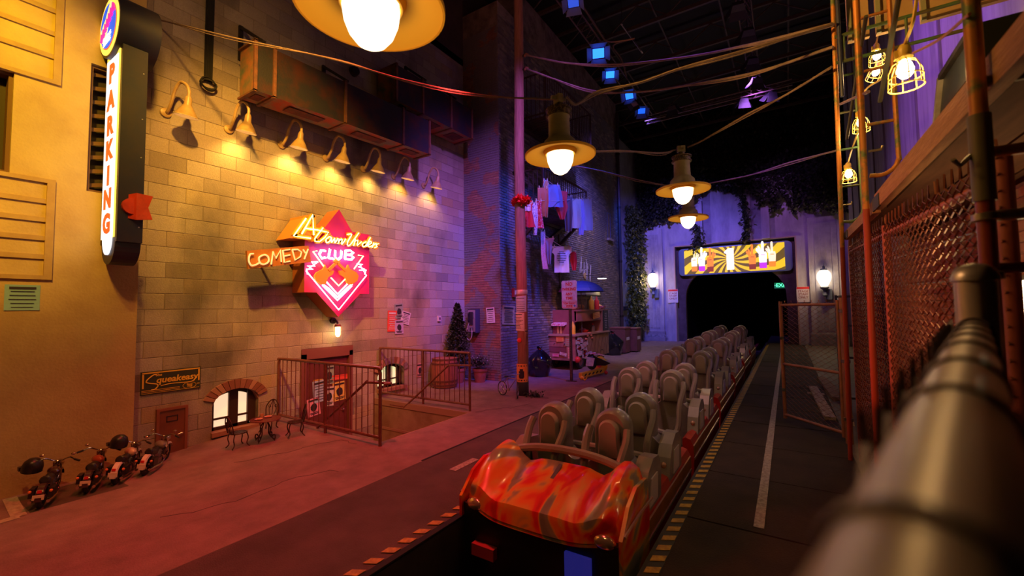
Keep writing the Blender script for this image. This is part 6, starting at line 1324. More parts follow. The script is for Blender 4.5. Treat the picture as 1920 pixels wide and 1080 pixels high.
# ivy curtain above the facade
outline = [(1165, 455), (1205, 428), (1240, 415), (1268, 412), (1290, 392), (1310, 368), (1330, 352), (1350, 358), (1368, 358), (1382, 362), (1400, 356), (1415, 366), (1430, 378), (1447, 380), (1455, 366), (1472, 370), (1480, 394), (1495, 396), (1510, 388), (1525, 400), (1545, 390), (1558, 398), (1600, 402)]
oz = [(aY(x, y, YB-.4).x, aY(x, y, YB-.4).z) for x, y in outline]
def lowz(x):
    if x <= oz[0][0]: return oz[0][1]
    for (a, b), (c, d) in zip(oz, oz[1:]):
        if a <= x <= c: return b+(d-b)*(x-a)/(c-a)
    return oz[-1][1]
def ivy(rng):
    x = rng.uniform(-8.2, 4.6); lz = lowz(x)+.22*noise.noise(V((x*3, 0, 0))); top_ = 12.4; f = rng.random()**1.35
    return V((x, YB-.55+rng.gauss(0, .12)+.5*noise.noise(V((x*.6, 0, f*5))), lz+(top_-lz)*f))
o = leaves(None, 'ivy_curtain', ivy, 17000, .19, leaf_g, 21, 1.2); tag(o, 'dark ivy curtain covering the wall above the tunnel facade', 'ivy')
o['kind'] = 'stuff'
def strand(px0, py0, px1, py1, n, r, label, seed):
    a, b = aY(px0, py0, YB-.5), aY(px1, py1, YB-.5); t = thing('ivy_strand', b, label, 'ivy', 'hanging ivy strands'); MB().tube(cat_pts([a, a.lerp(b, .4)+V((.15, 0, 0)), b], 4), .02, 5).build('stem', leaf_g, t)
    leaves(t, 'foliage', lambda g: (lambda f: a.lerp(b, f)+V((.2*math.sin(f*PI)+g.gauss(0, r), g.gauss(0, r), 0)))(g.random()), n, .2, leaf_g, seed, 1.2)
strand(1384, 355, 1397, 452, 420, .1, 'long ivy strand hanging down the middle of the facade', 31); strand(1301, 420, 1301, 470, 260, .13, 'short ivy strand hanging over the left end of the screen', 32); strand(1445, 368, 1449, 396, 160, .13, 'stubby ivy strand right of the facade centre', 33); strand(1420, 362, 1422, 382, 90, .1, 'smallest ivy strand at the top of the facade', 34)
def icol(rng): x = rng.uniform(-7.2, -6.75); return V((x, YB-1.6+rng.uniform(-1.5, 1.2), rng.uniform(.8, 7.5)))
o = leaves(None, 'ivy_column', icol, 3600, .2, M('ivy_leaf_lit', (.09, .11, .03), (.05, .07, .03), 2, rough=.6), 41, 1.0); tag(o, 'column of ivy climbing the wall left of the facade, lit yellow low down', 'ivy', kind='stuff')  # brighter copy of the ivy leaf, its lit look put into the colour
spot('ivy_warm', (-5.5, 20.5, 2.2), (-7.1, 24.2, 2.6), (1, .75, .2), 60, 60, .9, .1)
# ================================================================== COASTER TRAIN
def flame_mat():
    m = bpy.data.materials.new('flame_paint'); m.use_nodes = True; nt = m.node_tree; B = nt.nodes['Principled BSDF']; L = nt.links
    B.inputs['Roughness'].default_value = .3; B.inputs['Coat Weight'].default_value = .6
    pos = _n(nt, 'ShaderNodeNewGeometry').outputs['Position']; mp = _n(nt, 'ShaderNodeMapping'); mp.inputs['Scale'].default_value = (3.2, 1.1, 2.2); mp.inputs['Rotation'].default_value = (0, 0, .5); L.new(pos, mp.inputs[0])
    nz = _n(nt, 'ShaderNodeTexNoise'); nz.inputs['Scale'].default_value = .95; nz.inputs['Detail'].default_value = 2; nz.inputs['Distortion'].default_value = 1.6; L.new(mp.outputs[0], nz.inputs['Vector'])
    rp = _n(nt, 'ShaderNodeValToRGB'); rp.color_ramp.interpolation = 'EASE'; e = rp.color_ramp.elements
    e[0].position = .3; e[0].color = (.55, .015, .01, 1); e[1].position = .72; e[1].color = (.22, .2, .16, 1)
    for p_, c in ((.42, (.8, .03, .015)), (.5, (.85, .2, .02)), (.56, (.75, .36, .05)), (.62, (.3, .28, .2))): q = e.new(p_); q.color = (*c, 1)
    L.new(nz.outputs[0], rp.inputs[0]); L.new(rp.outputs[0], B.inputs['Base Color']); return m
flame = flame_mat(); cred = M('car_red', (.5, .015, .01), (.36, .03, .01), 4, rough=.3, coat=.5); cstripe = M('car_stripe_brown', (.4, .15, .03), (.25, .1, .03), 5, rough=.4); ctrim = M('car_trim', (.7, .45, .35), rough=.25, metal=.6)
seatg = M('seat_grey', (.33, .3, .28), (.27, .25, .23), 5, rough=.38, coat=.3); padg = M('pad_grey', (.4, .35, .32), rough=.5); harn = M('restraint_grey', (.24, .22, .21), rough=.35, coat=.3); blk = M('car_black', (.015, .014, .014), rough=.55); whp = M('white_side_panel', (.7, .66, .68), rough=.3); bar_g = M('grab_bar_grey', (.45, .38, .35), rough=.35)
def arch_poly(w0, w1, z0, zs, zt, y, cx_=0, n=10):
    r_ = w1/2; pts = [(cx_-w0/2, y, z0), (cx_+w0/2, y, z0), (cx_+w0/2, y, zs-.08), (cx_+r_, y, zs)]
    pts += [(cx_+r_*math.cos(PI*k/n), y, zt-r_*.95+r_*.95*math.sin(PI*k/n)) for k in range(n+1)]; pts += [(cx_-r_, y, zs), (cx_-w0/2, y, zs-.08)]; return pts
def soft(poly, y0, y1, b=.03, shrink=.86):
    """bevelled slab from an outline in XZ between y0 (front) and y1"""
    cx_ = sum(p[0] for p in poly)/len(poly); cz_ = sum(p[2] for p in poly)/len(poly); n = len(poly); rings = []
    for y, s_ in ((y0, shrink), (y0+b*.3, (1+shrink)/2+.03), (y0+b, 1), (y1-b, 1), (y1, shrink)): rings.append([(cx_+(p[0]-cx_)*s_, y, cz_+(p[2]-cz_)*(s_*.5+.5 if s_ < 1 else 1)) for p in poly])
    vs = [p for r_ in rings for p in r_]; m = len(rings); fs = [tuple(range(n))]+[(i*n+j, (i+1)*n+j, (i+1)*n+(j+1) % n, i*n+(j+1) % n) for i in range(m-1) for j in range(n)]+[tuple(reversed(range((m-1)*n, m*n)))]
    return vs, fs
def make_car():
    t = thing('coaster_car', (0, 0, 0), 'x', 'coaster car', 'cars of the coaster train')
    # chassis and sides (local coordinates, travel direction -Y)
    MB().box((-.66, -.72, -.6), (.66, 1.72, -.42)).build('chassis', blk, t)
    for s_ in (-1, 1):
        pr = [(.70, -.62), (.745, -.4), (.76, -.15), (.755, .02), (.72, .1), (.66, .12), (.62, .1), (.62, -.62)]
        MB().prism([(s_*x, -.72, z) for x, z in (pr if s_ < 0 else pr)], (0, 2.44, 0)).build('side_panel', cred, t)
        MB().prism([(s_*x, -.71, z) for x, z in ((.758, -.12), (.768, -.1), (.762, .02), (.75, .03))], (0, 2.42, 0)).build('side_stripe', cstripe, t)
        MB().box((s_*.765-.006, -.71, -.155), (s_*.765+.006, 1.71, -.13)).build('trim_line', ctrim, t)
    for yy in (-.45, 1.4):
        for s_ in (-1, 1): MB().lathe((s_*.5, yy, -.5), [(0, -.04), (.09, -.04), (.09, .04), (0, .04)], 14, (1, 0, 0)).build('wheel', tyre, t, True)
    MB().cyl((0, 1.7, -.5), (0, 1.9, -.5), .05, n=8).build('coupler', steel, t)
    for row in (0, .95):
        MB().tube(cat_pts([(-.66, row+.33, .05), (-.66, row+.34, .3), (-.6, row+.34, .38), (0, row+.34, .4), (.6, row+.34, .38), (.66, row+.34, .3), (.66, row+.33, .05)], 4), .035, 8).build('row_bar', bar_g, t, True)
        for sx in (-.33, .33):
            vs, fs = soft(arch_poly(.56, .36, -.4, .4, .88, 0, sx, 14), row+.02, row+.26, .07, .8)
            se = MB().quadset(vs, fs).build('seat', seatg, t, True)
            vs, fs = soft(arch_poly(.24, .22, .42, .6, .8, 0, sx, 10), row-.05, row+.04, .05, .75); MB().quadset(vs, fs).build('head_pad', padg, se, True)
            vs, fs = soft([(sx-.22, 0, -.42), (sx+.22, 0, -.42), (sx+.22, 0, -.2), (sx-.22, 0, -.2)], row-.42, row+.06, .05); MB().quadset(vs, fs).build('cushion', blk, se, True)
            MB().tube(cat_pts([(sx-.19, row-.02, .72), (sx-.2, row-.1, .62), (sx-.17, row-.24, .42), (sx-.15, row-.33, .1), (sx, row-.38, .0), (sx+.15, row-.33, .1), (sx+.17, row-.24, .42), (sx+.2, row-.1, .62), (sx+.19, row-.02, .72)], 4), .04, 8).build('restraint', harn, se, True)
        for s_ in (-1, 1):
            x0, x1 = (.6, .74) if s_ > 0 else (-.74, -.6)
            prof = [(row-.3, .05), (row+.3, .05), (row+.32, .35), (row+.24, .46), (row+.05, .48), (row-.12, .4), (row-.22, .28)]
            MB().prism([(x0, y, z) for y, z in prof], (x1-x0, 0, 0)).build('side_wing', seatg, t)
            MB().prism([(s_*.742, y, z) for y, z in ((row-.16, .1), (row+.12, .1), (row+.15, .33), (row-.08, .33))], (s_*.012, 0, 0)).build('white_panel', whp, t)
            MB().sph((s_*.67, row-.24, .2), .035, 8).build('latch', ctrim, t, True)
    return t
car0 = make_car()
labs = ['front coaster car with red and orange flame-painted nose', 'second coaster car from the front, level with the wooden pole', 'third coaster car from the front, grey seats with white side panels', 'fourth coaster car from the front', 'fifth coaster car, last but one before the tunnel', 'last coaster car, just outside the tunnel mouth']
TX = -1.86
for i in range(6):
    y = 4.12+2.65*i; c = car0 if i == 0 else dup(car0); c.location = (TX, y, .024*(y-4.12)+.0); c['label'] = labs[i]
# front nose, part of the first car
nx, ny, nz = 25, 22, 0
def nose_pt(u_, v):
    """u -1..1 across, v 0 (rear, by the seats) .. 1 (lower front edge)"""
    au = abs(u_); w_ = .78-.06*max(0, v-.4)
    y = -.32-.66*min(1, v/.72)-.04*max(0, (v-.72)/.28); y += .14*au**3*min(1, v)
    z = .42-.2*(min(1, v/.72))**1.5; z -= max(0, (v-.72)/.28)*.14
    z += .15*math.exp(-((au-.8)/.17)**2)*max(0, 1-max(0, v-.55)*1.6)*(.55+.45*math.sin(PI*min(1, v+.25))); z -= .05*math.exp(-((au-.5)/.12)**2)*(1-v)
    if au > .93: z -= (au-.93)*2.2
    return V((u_*w_, y, z))
mb = MB(); vs = [nose_pt(-1+2*i/(nx-1), j/(ny-1)) for j in range(ny) for i in range(nx)]
mb.quadset(vs+[p-V((0, 0, .03)) for p in vs], [(j*nx+i, (j+1)*nx+i, (j+1)*nx+i+1, j*nx+i+1) for j in range(ny-1) for i in range(nx-1)]+[(nx*ny+j*nx+i+1, nx*ny+(j+1)*nx+i+1, nx*ny+(j+1)*nx+i, nx*ny+j*nx+i) for j in range(ny-1) for i in range(nx-1)])
def loc_build(mb, name, mat, parent, smooth=False):
    o = bpy.data.objects.new(name, mb.mesh(name, mat, V((0, 0, 0)), smooth)); COL.objects.link(o); o.parent = parent; return o
hood = loc_build(mb, 'flame_hood', flame, car0, True)
for s_ in (-1, 1):
    mb = MB().prism([(s_*.775, y, z) for y, z in ((-.98, -.15), (-.72, -.3), (-.3, -.3), (-.25, .12), (-.3, .42), (-.6, .44), (-.8, .36), (-.98, .18))], (-s_*.03, 0, 0)); loc_build(mb, 'fender_side', flame, car0)
    loc_build(MB().sph((s_*.62, -.94, .12), .08, 12, (1.2, .5, .7)), 'headlight', M('headlight_glass', (.8, .7, .5), rough=.15, metal=.7), car0, True)
    loc_build(MB().box((s_*.5-.12, -1.0, -.3), (s_*.5+.12, -.94, -.2)), 'bumper_reflector', M('pink_reflector', (.5, .08, .1), rough=.3), car0)
    loc_build(MB().tube([(s_*.78, -.95, .2), (s_*.8, -.6, .25), (s_*.8, -.25, .24)], .012, 6), 'side_trim', ctrim, car0, True)
loc_build(MB().quadset([(-.74, -.96, .12), (.74, -.96, .12), (.74, -.92, -.5), (-.74, -.92, -.5), (-.74, -.5, .12), (.74, -.5, .12), (.74, -.6, -.5), (-.74, -.6, -.5)], [(0,3,2,1),(4,5,6,7),(0,1,5,4),(1,2,6,5),(2,3,7,6),(3,0,4,7)]), 'front_skirt', blk, car0)
loc_build(MB().box((.3, -.985, -.36), (.52, -.955, -.02)), 'blue_lamp_panel', M('blue_panel', (.05, .05, .4), em=.12, ecol=(.08, .08, .9)), car0)
loc_build(MB().bar((0, -.9, .24), (0, -.42, .43), .035, .012), 'hood_ornament_line', M('slate_line', (.12, .12, .16), rough=.3), car0)
loc_build(MB().tube(cat_pts([(-.7, -.3, .42), (-.35, -.28, .5), (0, -.27, .52), (.35, -.28, .5), (.7, -.3, .42)], 5), .04, 8), 'cowl', seatg, car0, True)

# ================================================================== CHAIN-LINK HELPERS, GATE
linkm = M('link_wire_rust', (.4, .16, .09), (.25, .12, .07), 10, rough=.45, metal=.5); pipe_rust = M('gate_pipe', (.5, .2, .1), (.3, .13, .07), 6, rough=.45, metal=.2)
def chain(name, a, b, z0f, z1f, pitch, r, mat, parent, barbs=0.0, wave=.6):
    """zigzag wires between points a and b; z0f/z1f give bottom/top height along the run"""
    a, b = V(a), V(b); d = (b-a); L_ = d.length; d.normalize(); nrm = V((d.y, -d.x, 0)); n = int(L_/pitch); mb = MB()
    for k in range(n+1):
        s_ = 1 if k % 2 else -1; base = a+d*(k*pitch); f = k/max(1, n); z0, z1 = z0f(f), z1f(f); m = int((z1-z0)/(pitch*.55)); pts = []
        for j in range(m+1): q = base+d*(s_*(1 if j % 2 else -1)*pitch*.5)+nrm*(r*wave*(1 if (j+k) % 2 else -1)); pts.append(V((q.x, q.y, z0+(z1-z0)*j/m)))
        if barbs: e = pts[-1]; pts.append(e+d*(s_*(-1 if m % 2 else 1)*pitch*.22)+V((0, 0, barbs))); 
        mb.tube(pts, r, 3, False)
    return tag(mb.build(name, mat, parent), kind='stuff')
gL, gR = V((-.1, 8.42, 0)), V((.6, 7.6, 0)); t = thing('chain_link_gate', (gL+gR)/2, 'open rusty-orange chain-link gate standing across the platform', 'gate')
zt = 1.98
for p, nm in ((gL, 'gate_stile'), (gR, 'gate_stile')): MB().cyl(p+V((0, 0, .06)), p+V((0, 0, zt)), .028, n=12).build(nm, pipe_rust, t, True)
for z in (.12, .95, zt-.06): MB().cyl(gL+V((0, 0, z)), gR+V((0, 0, z)), .022, n=10).build('gate_rail', pipe_rust, t, True)
chain('mesh', gL, gR, lambda f: .1, lambda f: zt-.02, .066, .0042, linkm, t, .03)
for z in (.5, 1.35): MB().box(gL+V((-.03, -.03, z)), gL+V((.03, .03, z+.05))).build('tension_clip', steel, t)
g2 = gR+V((.05, -.06, 0)); o = thing('gate_post', g2, 'thick rusty gate post with domed cap at the right of the gate', 'post'); MB().cyl(g2-V((0, 0, .03)), g2+V((0, 0, 2.02)), .045, n=14).build('pipe', pipe_rust, o, True); MB().sph(g2+V((0, 0, 2.02)), .05, 10, (1, 1, .5)).build('cap', steel, o, True)
for z in (.3, 1.1, 1.8): MB().lathe(g2+V((0, 0, z)), [(.046, 0), (.055, .005), (.055, .045), (.046, .05)], 14).build('hinge_band', steel, o, True)
t = thing('pallet_plank', aZ(1545, 760), 'worn pale plank lying on the floor behind the gate', 'plank'); a, b = aZ(1524, 728), aZ(1557, 788)
MB().bar(a+V((0, 0, .03)), b+V((0, 0, .03)), .16, .05).build('board', M('worn_plank', (.55, .42, .3), (.2, .14, .1), 14, rough=.8), t); MB().bar(a.lerp(b, .2)+V((0, 0, .002)), a.lerp(b, .25)+V((0, 0, .002)), .3, .02).build('batten', M('worn_plank', (.55, .42, .3), (.2, .14, .1), 14), t)
t = thing('crate_plank', aZ(1556, 720), 'dark brown plank behind the pale one at the gate', 'plank'); a, b = aZ(1541, 712), aZ(1572, 752); MB().bar(a+V((0, 0, .04)), b+V((0, 0, .04)), .2, .07).build('board', M('brown_plank', (.28, .15, .08), (.16, .09, .05), 9, rough=.8), t); MB().bar(a+V((.1, -.1, .0)), a+V((.1, -.3, .0)), .1, .02).build('batten', M('brown_plank', (.28, .15, .08)), t)
o = MB().prism([aZ(1583, 763, .004), aZ(1596, 763, .004), aZ(1603, 800, .004), aZ(1588, 795, .004)], (0, 0, .004)).build('yellow_floor_mark', hazard, pf)
# black far gate and lattice
t = thing('black_fence_panel', (1.0, 10.2, 0), 'dark steel fence frame in the gap right of the gate', 'fence')
for x in (.78, 1.5): MB().box((x-.02, 10.18, 0), (x+.02, 10.22, 2.1)).build('post', iron, t)
for z in (.15, .9, 1.5, 2.05): MB().box((.8, 10.185, z), (1.48, 10.215, z+.04)).build('rail', iron, t)
for k in range(5): MB().cyl((.9+.12*k, 10.2, .15), (.9+.12*k, 10.2, 2.05), .008, n=6).build('bar', iron, t)

# ---- high chain-link fence under the scaffold
fencem = M('fence_wire_red', (.26, .085, .06), (.17, .06, .045), 9, rough=.5, metal=.4); fpipe = M('fence_pipe_red', (.45, .12, .09), (.3, .08, .06), 7, rough=.5)
FX, FY0, FY1 = .67, 2.3, 6.75; zt_ = lambda f: 2.44+.2*f
t = thing('chain_link_fence', (FX, 4.4, 0), 'tall red-lit chain-link fence with barbed top running under the scaffold planks', 'fence')
chain('mesh', (FX, FY0, 0), (FX, FY1, 0), lambda f: .04, zt_, .056, .0045, fencem, t, .07)
MB().tube([(FX+.02, FY0, zt_(0)-.07), (FX+.02, FY1, zt_(1)-.07)], .022, 10).build('top_rail', fpipe, t, True); MB().tube([(FX+.02, FY0, .1), (FX+.02, FY1, .1)], .018, 8).build('bottom_rail', fpipe, t, True)
for y in (FY0, 4.5, FY1): MB().cyl((FX+.02, y, 0), (FX+.02, y, zt_((y-FY0)/(FY1-FY0))), .028, n=12).build('post', fpipe, t, True)
for z in (1.4, 2.0, 2.2): MB().tube([(FX+.015, FY0, z), (FX+.015, FY1, z+.1)], .004, 5).build('tension_wire', steel, t)

# ================================================================== SCAFFOLD
sc_or = M('scaffold_orange', (.62, .24, .05), (.16, .22, .08), 5, rough=.45, metal=.2, lo=.5, hi=.6); sc_red = M('scaffold_red', (.4, .06, .03), (.35, .05, .02), 4, rough=.45); sc_gr = M('scaffold_green', (.08, .2, .09), (.12, .1, .05), 6, rough=.5, metal=.2); galv = M('galvanised', (.42, .36, .28), (.28, .24, .18), 12, rough=.4, metal=.6)
SXX = .58
t = thing('scaffold', (SXX, 4.3, 0), 'painted tube scaffold in flaking orange, green and red holding up the plank deck', 'scaffold')
def pole(a, b, m1, m2, zs, r=.024, nm='standard'):
    a, b = V(a), V(b); f = (zs-a.z)/(b.z-a.z); o = MB().cyl(a, a.lerp(b, f), r, n=14).build(nm, m1, t, True); MB().cyl(a.lerp(b, f), b, r, n=14).build(nm, m2, t, True); return o
pole((SXX, 2.09, -.03), (SXX, 2.09, 6.5), sc_red, sc_or, 2.25); pole((SXX, 4.68, -.03), (SXX, 4.4, 6.5), sc_red, sc_or, 2.7); pole((SXX, 6.75, -.03), (SXX, 6.1, 5.6), sc_red, sc_or, 2.6, .024)
MB().cyl((SXX, 2.09, 2.25), (SXX, 2.09, 2.55), .03, n=14).build('sleeve', M('sleeve_grey_green', (.2, .17, .1), rough=.5), t, True)
for z in (1.98, 2.18): MB().lathe((SXX, 2.09, z), [(.025, 0), (.036, .004), (.036, .026), (.025, .03)], 16).build('clamp', galv, t, True)
MB().cyl((.62, 6.1, 4.3), (.62, 6.1, 7.5), .02, n=8).build('standard', M('scaffold_blue_black', (.04, .05, .12), rough=.5), t, True)
def ladder(y, zb, zt2, w_, m):
    MB().tube(cat_pts([(SXX+.02, y, zb), (SXX+w_*.6, y, zb), (SXX+w_, y, zb+.1), (SXX+w_, y, zb+.4), (SXX+w_, y, zt2)], 4), .017, 8).build('inner_tube', m, t, True)
    z = zb+.42
    while z < zt2: MB().cyl((SXX+.02, y, z), (SXX+w_, y, z), .013, n=8).build('rung', m, t, True); z += .45
    MB().tube([(SXX+.02, y, zb+.2), (SXX+.1, y, zb+.2), (SXX+.11, y, zb+.23)], .01, 6).build('lock_pin', galv, t)
ladder(4.45, 2.95, 6.0, .2, sc_or); ladder(6.4, 2.9, 5.0, .2, sc_gr)
for z in (5.03, 4.72): MB().cyl((SXX, 6.12, z), (2.15, 6.12, z), .02, n=8).build('guard_rail', sc_gr, t, True)
for x in (.66, 1.2, 1.7): MB().cyl((x, 6.12, 4.72), (x, 6.12, 5.03), .014, n=8).build('guard_upright', sc_gr, t, True)
def br(p, q, r, m, X=.6): MB().cyl(aX(*p, X), aX(*q, X), r, n=8).build('diagonal_brace', m, t, True)
br((1692, -40), (1650, 190), .014, M('brace_grey_green', (.12, .12, .08), rough=.5)); br((1624, 30), (1588, 260), .014, M('brace_grey_green', (.12, .12, .08))); br((1576, 195), (1628, 172), .014, M('brace_violet', (.3, .2, .3), rough=.5))
for z, m, L_ in ((2.42, sc_or, 1.3), (2.67, M('sleeve_grey_green', (.2, .17, .1)), .12), (2.2, galv, 1.3), (2.02, sc_red, 1.3), (2.98, M('sleeve_grey_green', (.2, .17, .1)), 1.2)): MB().cyl((SXX, 2.11, z), (SXX+L_, 2.11, z), .019, n=10).build('ledger', m, t, True)
for z in (2.15, 1.95, 1.6): MB().cyl((.98, 2.9, z), (1.14, 2.9, z), .012, n=8).build('rung', sc_red, t, True)
for x in (.98, 1.14): MB().cyl((x, 2.9, 0), (x, 2.9, 2.5), .018, n=10).build('inner_tube', sc_red, t, True)
MB().tube([(SXX-.02, 2.09, 2.42), (SXX-.06, 2.07, 2.38), (SXX-.08, 2.05, 2.4)], .008, 6).build('hook', galv, t)
# planks
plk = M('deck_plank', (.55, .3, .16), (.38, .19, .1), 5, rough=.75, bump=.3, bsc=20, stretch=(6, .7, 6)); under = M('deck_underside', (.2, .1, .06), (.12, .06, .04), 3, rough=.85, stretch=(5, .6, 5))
MB().box((.6, .6, 2.63), (.66, 4.4, 2.76)).__class__
o = MB().bar((.64, .9, 2.69), (.64, 4.42, 2.72), .05, .12).build('scaffold_edge_plank', plk); tag(o, 'long orange-lit timber edge board of the near scaffold bay', 'plank'); MB().bar((.615, 4.2, 2.7), (.61, 4.45, 2.7), .012, .1).build('end_plate', iron, o)
o = MB().bar((.64, 4.5, 2.7), (.64, 6.5, 2.74), .05, .1).build('scaffold_edge_plank', plk); tag(o, 'shorter timber edge board of the far scaffold bay', 'plank'); MB().bar((.615, 6.2, 2.73), (.61, 6.48, 2.735), .012, .08).build('end_plate', iron, o)
ORD = ['first', 'second', 'third', 'fourth', 'fifth', 'sixth']
for k in range(6):
    x = .69+.24*k; y1 = 6.5 if k < 5 else 6.4
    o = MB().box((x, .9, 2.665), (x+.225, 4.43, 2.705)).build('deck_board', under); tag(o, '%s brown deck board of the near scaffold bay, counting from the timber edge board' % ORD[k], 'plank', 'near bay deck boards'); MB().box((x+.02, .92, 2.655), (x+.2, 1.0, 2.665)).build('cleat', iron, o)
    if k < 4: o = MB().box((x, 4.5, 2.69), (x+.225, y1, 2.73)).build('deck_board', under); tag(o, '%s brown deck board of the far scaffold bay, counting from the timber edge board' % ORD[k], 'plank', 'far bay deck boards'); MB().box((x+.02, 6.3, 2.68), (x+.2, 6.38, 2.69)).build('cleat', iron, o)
o = MB().bar((1.0, .9, 3.05), (1.0, 2.6, 3.06), .04, .16).build('toe_board', plk); tag(o, 'pale toe board at the top right corner above the deck', 'plank'); MB().bar((.975, 1.0, 3.05), (.975, 1.1, 3.05), .01, .1).build('end_plate', iron, o)
ply = M('tan_panel', (.55, .36, .18), (.42, .26, .12), 2.5, rough=.8)
for k, (x0, x1, l) in enumerate(((.72, .92, 'narrow tan panel standing on the scaffold top at left'), (.98, 1.3, 'middle tan panel standing on the scaffold top'), (1.36, 2.1, 'wide tan panel at the right of the scaffold top'))):
    o = MB().box((x0, 6.3, 5.02), (x1, 6.36, 7.5)).build('tan_panel', ply); tag(o, l, 'panel', 'tan panels on the scaffold'); MB().box((x0, 6.27, 5.02), (x0+.04, 6.3, 7.5)).build('batten', M('panel_batten', (.3, .3, .18), rough=.8), o)
# box on deck
t2 = thing('equipment_case', (1.05, 3.5, 2.72), 'black slanted equipment case resting on the scaffold deck', 'case')
mb = MB().prism([(.86, 3.95, 2.73), (.86, 3.0, 2.73), (.86, 3.0, 3.3), (.86, 3.6, 3.3)], (.45, 0, 0)); mb.build('body', M('case_black', (.014, .016, .014), rough=.5), t2)
MB().bar((.85, 3.95, 2.75), (.85, 3.61, 3.3), .03, .03, (1, 0, 0)).build('bright_edge', galv, t2); MB().bar((.85, 3.6, 3.3), (.85, 3.0, 3.31), .03, .03, (1, 0, 0)).build('bright_edge', iron, t2); MB().box((.852, 3.1, 3.1), (.86, 3.6, 3.13)).build('seam', iron, t2)
# work lamps
yel = M('cage_yellow', (.85, .6, .12), rough=.4); bulb_y = M('work_bulb', (1, .9, .6), em=20, ecol=(1, .8, .45))
def wl_(px, py, X, s_, cord, label, tilt=0.0):
    p = aX(px, py, X); t = thing('work_lamp', p, label, 'lamp', 'caged work lamps on the scaffold'); q = Matrix.Rotation(tilt, 3, 'Y')
    W_ = lambda v: p+q @ (V(v)*s_)
    mb = MB(); mb.lathe((0, 0, 0), [(.018, .14), (.03, .12), (.034, .09), (.03, .07), (.04, .06), (.03, .045), (0, .045)], 14); mb.v = [W_(v) for v in mb.v]; mb.build('socket', yel, t, True)
    mb = MB(); mb.box((-.045, -.015, .06), (-.02, .015, .11)); mb.v = [W_(v) for v in mb.v]; mb.build('hook', yel, t)
    mb = MB(); mb.lathe((0, 0, 0), [(0, -.06), (.02, -.055), (.036, -.035), (.04, -.01), (.03, .025), (.018, .045), (0, .045)], 14); mb.v = [W_(v) for v in mb.v]; mb.build('bulb', bulb_y, t, True)
    for k in range(8): a = 2*PI*k/8; c, s2 = math.cos(a), math.sin(a); MB().tube([W_((.02*c, .02*s2, .05)), W_((.055*c, .055*s2, .03)), W_((.075*c, .075*s2, -.02)), W_((.08*c, .08*s2, -.11))], .003*s_, 5).build('cage_rib', yel, t)
    for r_, z in ((.077, -.055), (.08, -.11)): MB().tube([W_((r_*math.cos(a), r_*math.sin(a), z)) for a in [2*PI*k/20 for k in range(21)]], .0035*s_, 5, False).build('cage_ring', yel, t)
    c3 = [W_((0, 0, .13))]+[aX(x, y, X+dx) for x, y, dx in cord]; MB().tube(cat_pts(c3, 5), .009*s_, 6).build('cord', yel, t, True)
    point('work_lamp_light', W_((0, 0, -.14)), (1, .62, .22), 7.0, .04)
wl_(1697, 128, .62, 1.0, [(1712, 40, .02), (1722, -30, .05)], 'largest caged work lamp, nearest on the scaffold', .0)
wl_(1644, 103, 1.0, 1.0, [(1648, 50, .02), (1652, -30, .04)], 'upper caged work lamp of the pair behind the nearest one'); wl_(1643, 134, 1.1, 1.0, [(1652, 118, .03), (1668, 100, .05)], 'tilted caged work lamp just below the upper one', .4)
wl_(1614, 228, .78, 1.0, [(1622, 170, 0), (1650, 150, .04), (1680, 128, .05)], 'caged work lamp halfway down, fed by a curling yellow cord'); wl_(1591, 325, .72, 1.0, [(1596, 285, .0), (1608, 250, .02)], 'lowest and farthest caged work lamp on the scaffold')
o = MB().tube(cat_pts([aX(1712, 100, .55), aX(1760, 75, .56), aX(1818, 26, .56)], 5), .006, 5).build('orange_cord', M('cord_orange', (.7, .3, .08), rough=.5)); tag(o, 'thin orange cord slanting up to the near scaffold pole', 'cable')
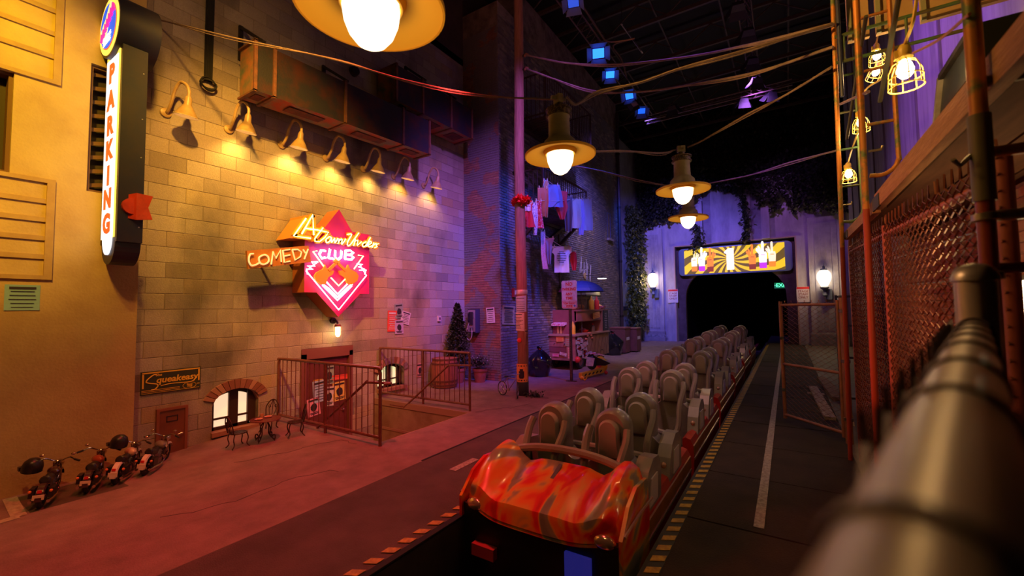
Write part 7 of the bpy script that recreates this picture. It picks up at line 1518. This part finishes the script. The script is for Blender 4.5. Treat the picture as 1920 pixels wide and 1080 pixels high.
p = V((1.12, 3.35, 1.93)); t = thing('bulkhead_lamp', p, 'bright yellow lamp on the red brick wall at the right edge', 'lamp')
MB().box((p.x-.06, p.y-.08, p.z-.12), (p.x+.08, p.y+.08, p.z+.12)).build('housing', iron, t); MB().sph(p-V((.08, .03, -.04)), .05, 10).build('bulb', bulb_y, t, True); MB().sph(p-V((.08, .03, .06)), .05, 10).build('bulb', bulb_y, t, True); point('bulkhead_light', p-V((.22, .05, 0)), (1, .6, .2), 6, .05)

# ================================================================== NEAR FENCE: POST, RAIL, MESH
gal = M('galvanised_pipe', (.42, .34, .26), (.36, .29, .21), 14, rough=.36, metal=.45)
R0_, R1_ = V((-.09, -.28, 1.796)), V((.375, 1.465, 1.838)); d_ = (R1_-R0_).normalized()
t = thing('near_fence', V((.39, 1.5, 0)), 'blurred galvanised fence rail and capped post in the right foreground', 'fence')
MB().lathe(V((.39, 1.5, -.03)), [(.038, 0), (.038, 1.99)], 40).build('post', gal, t, True)
MB().lathe(V((.39, 1.5, 1.955)), [(.04, 0), (.043, .002), (.043, .012), (.036, .03), (.02, .042), (0, .046)], 40).build('post_cap', galv, t, True)
MB().tube([R0_.lerp(R1_, k/12) for k in range(13)], .028, 40).build('top_rail', gal, t, True)
dkw = M('tie_wire', (.06, .045, .04), rough=.5, metal=.5)
L_ = (R1_-R0_).length; x_, y_ = basis(d_)
for f in (.17, .42, .6, .8, .95, 1.1, 1.24, 1.36, 1.45):
    c = R0_+d_*(f+.3)
    MB().tube([c+d_*(.012*math.sin(a*.5))+(x_*math.cos(a)+y_*math.sin(a))*.03 for a in [2*PI*k/24 for k in range(25)]], .002, 6, False).build('tie', dkw, t)
side = V((-d_.y, d_.x, 0)).normalized()
a_, b_ = R0_+d_*.62+side*.036, R1_+side*.036
chain('mesh', V((a_.x, a_.y, 0)), V((b_.x, b_.y, 0)), lambda f: .6, lambda f: 1.812+.03*f, .05, .0035, dkw, t, .022)
MB().cyl((R1_.x, R1_.y, .1)-d_*0 if False else V((.39, 1.5, .1)), V((-.07, -.25, .1)), .02, n=10).build('bottom_rail', gal, t, True)
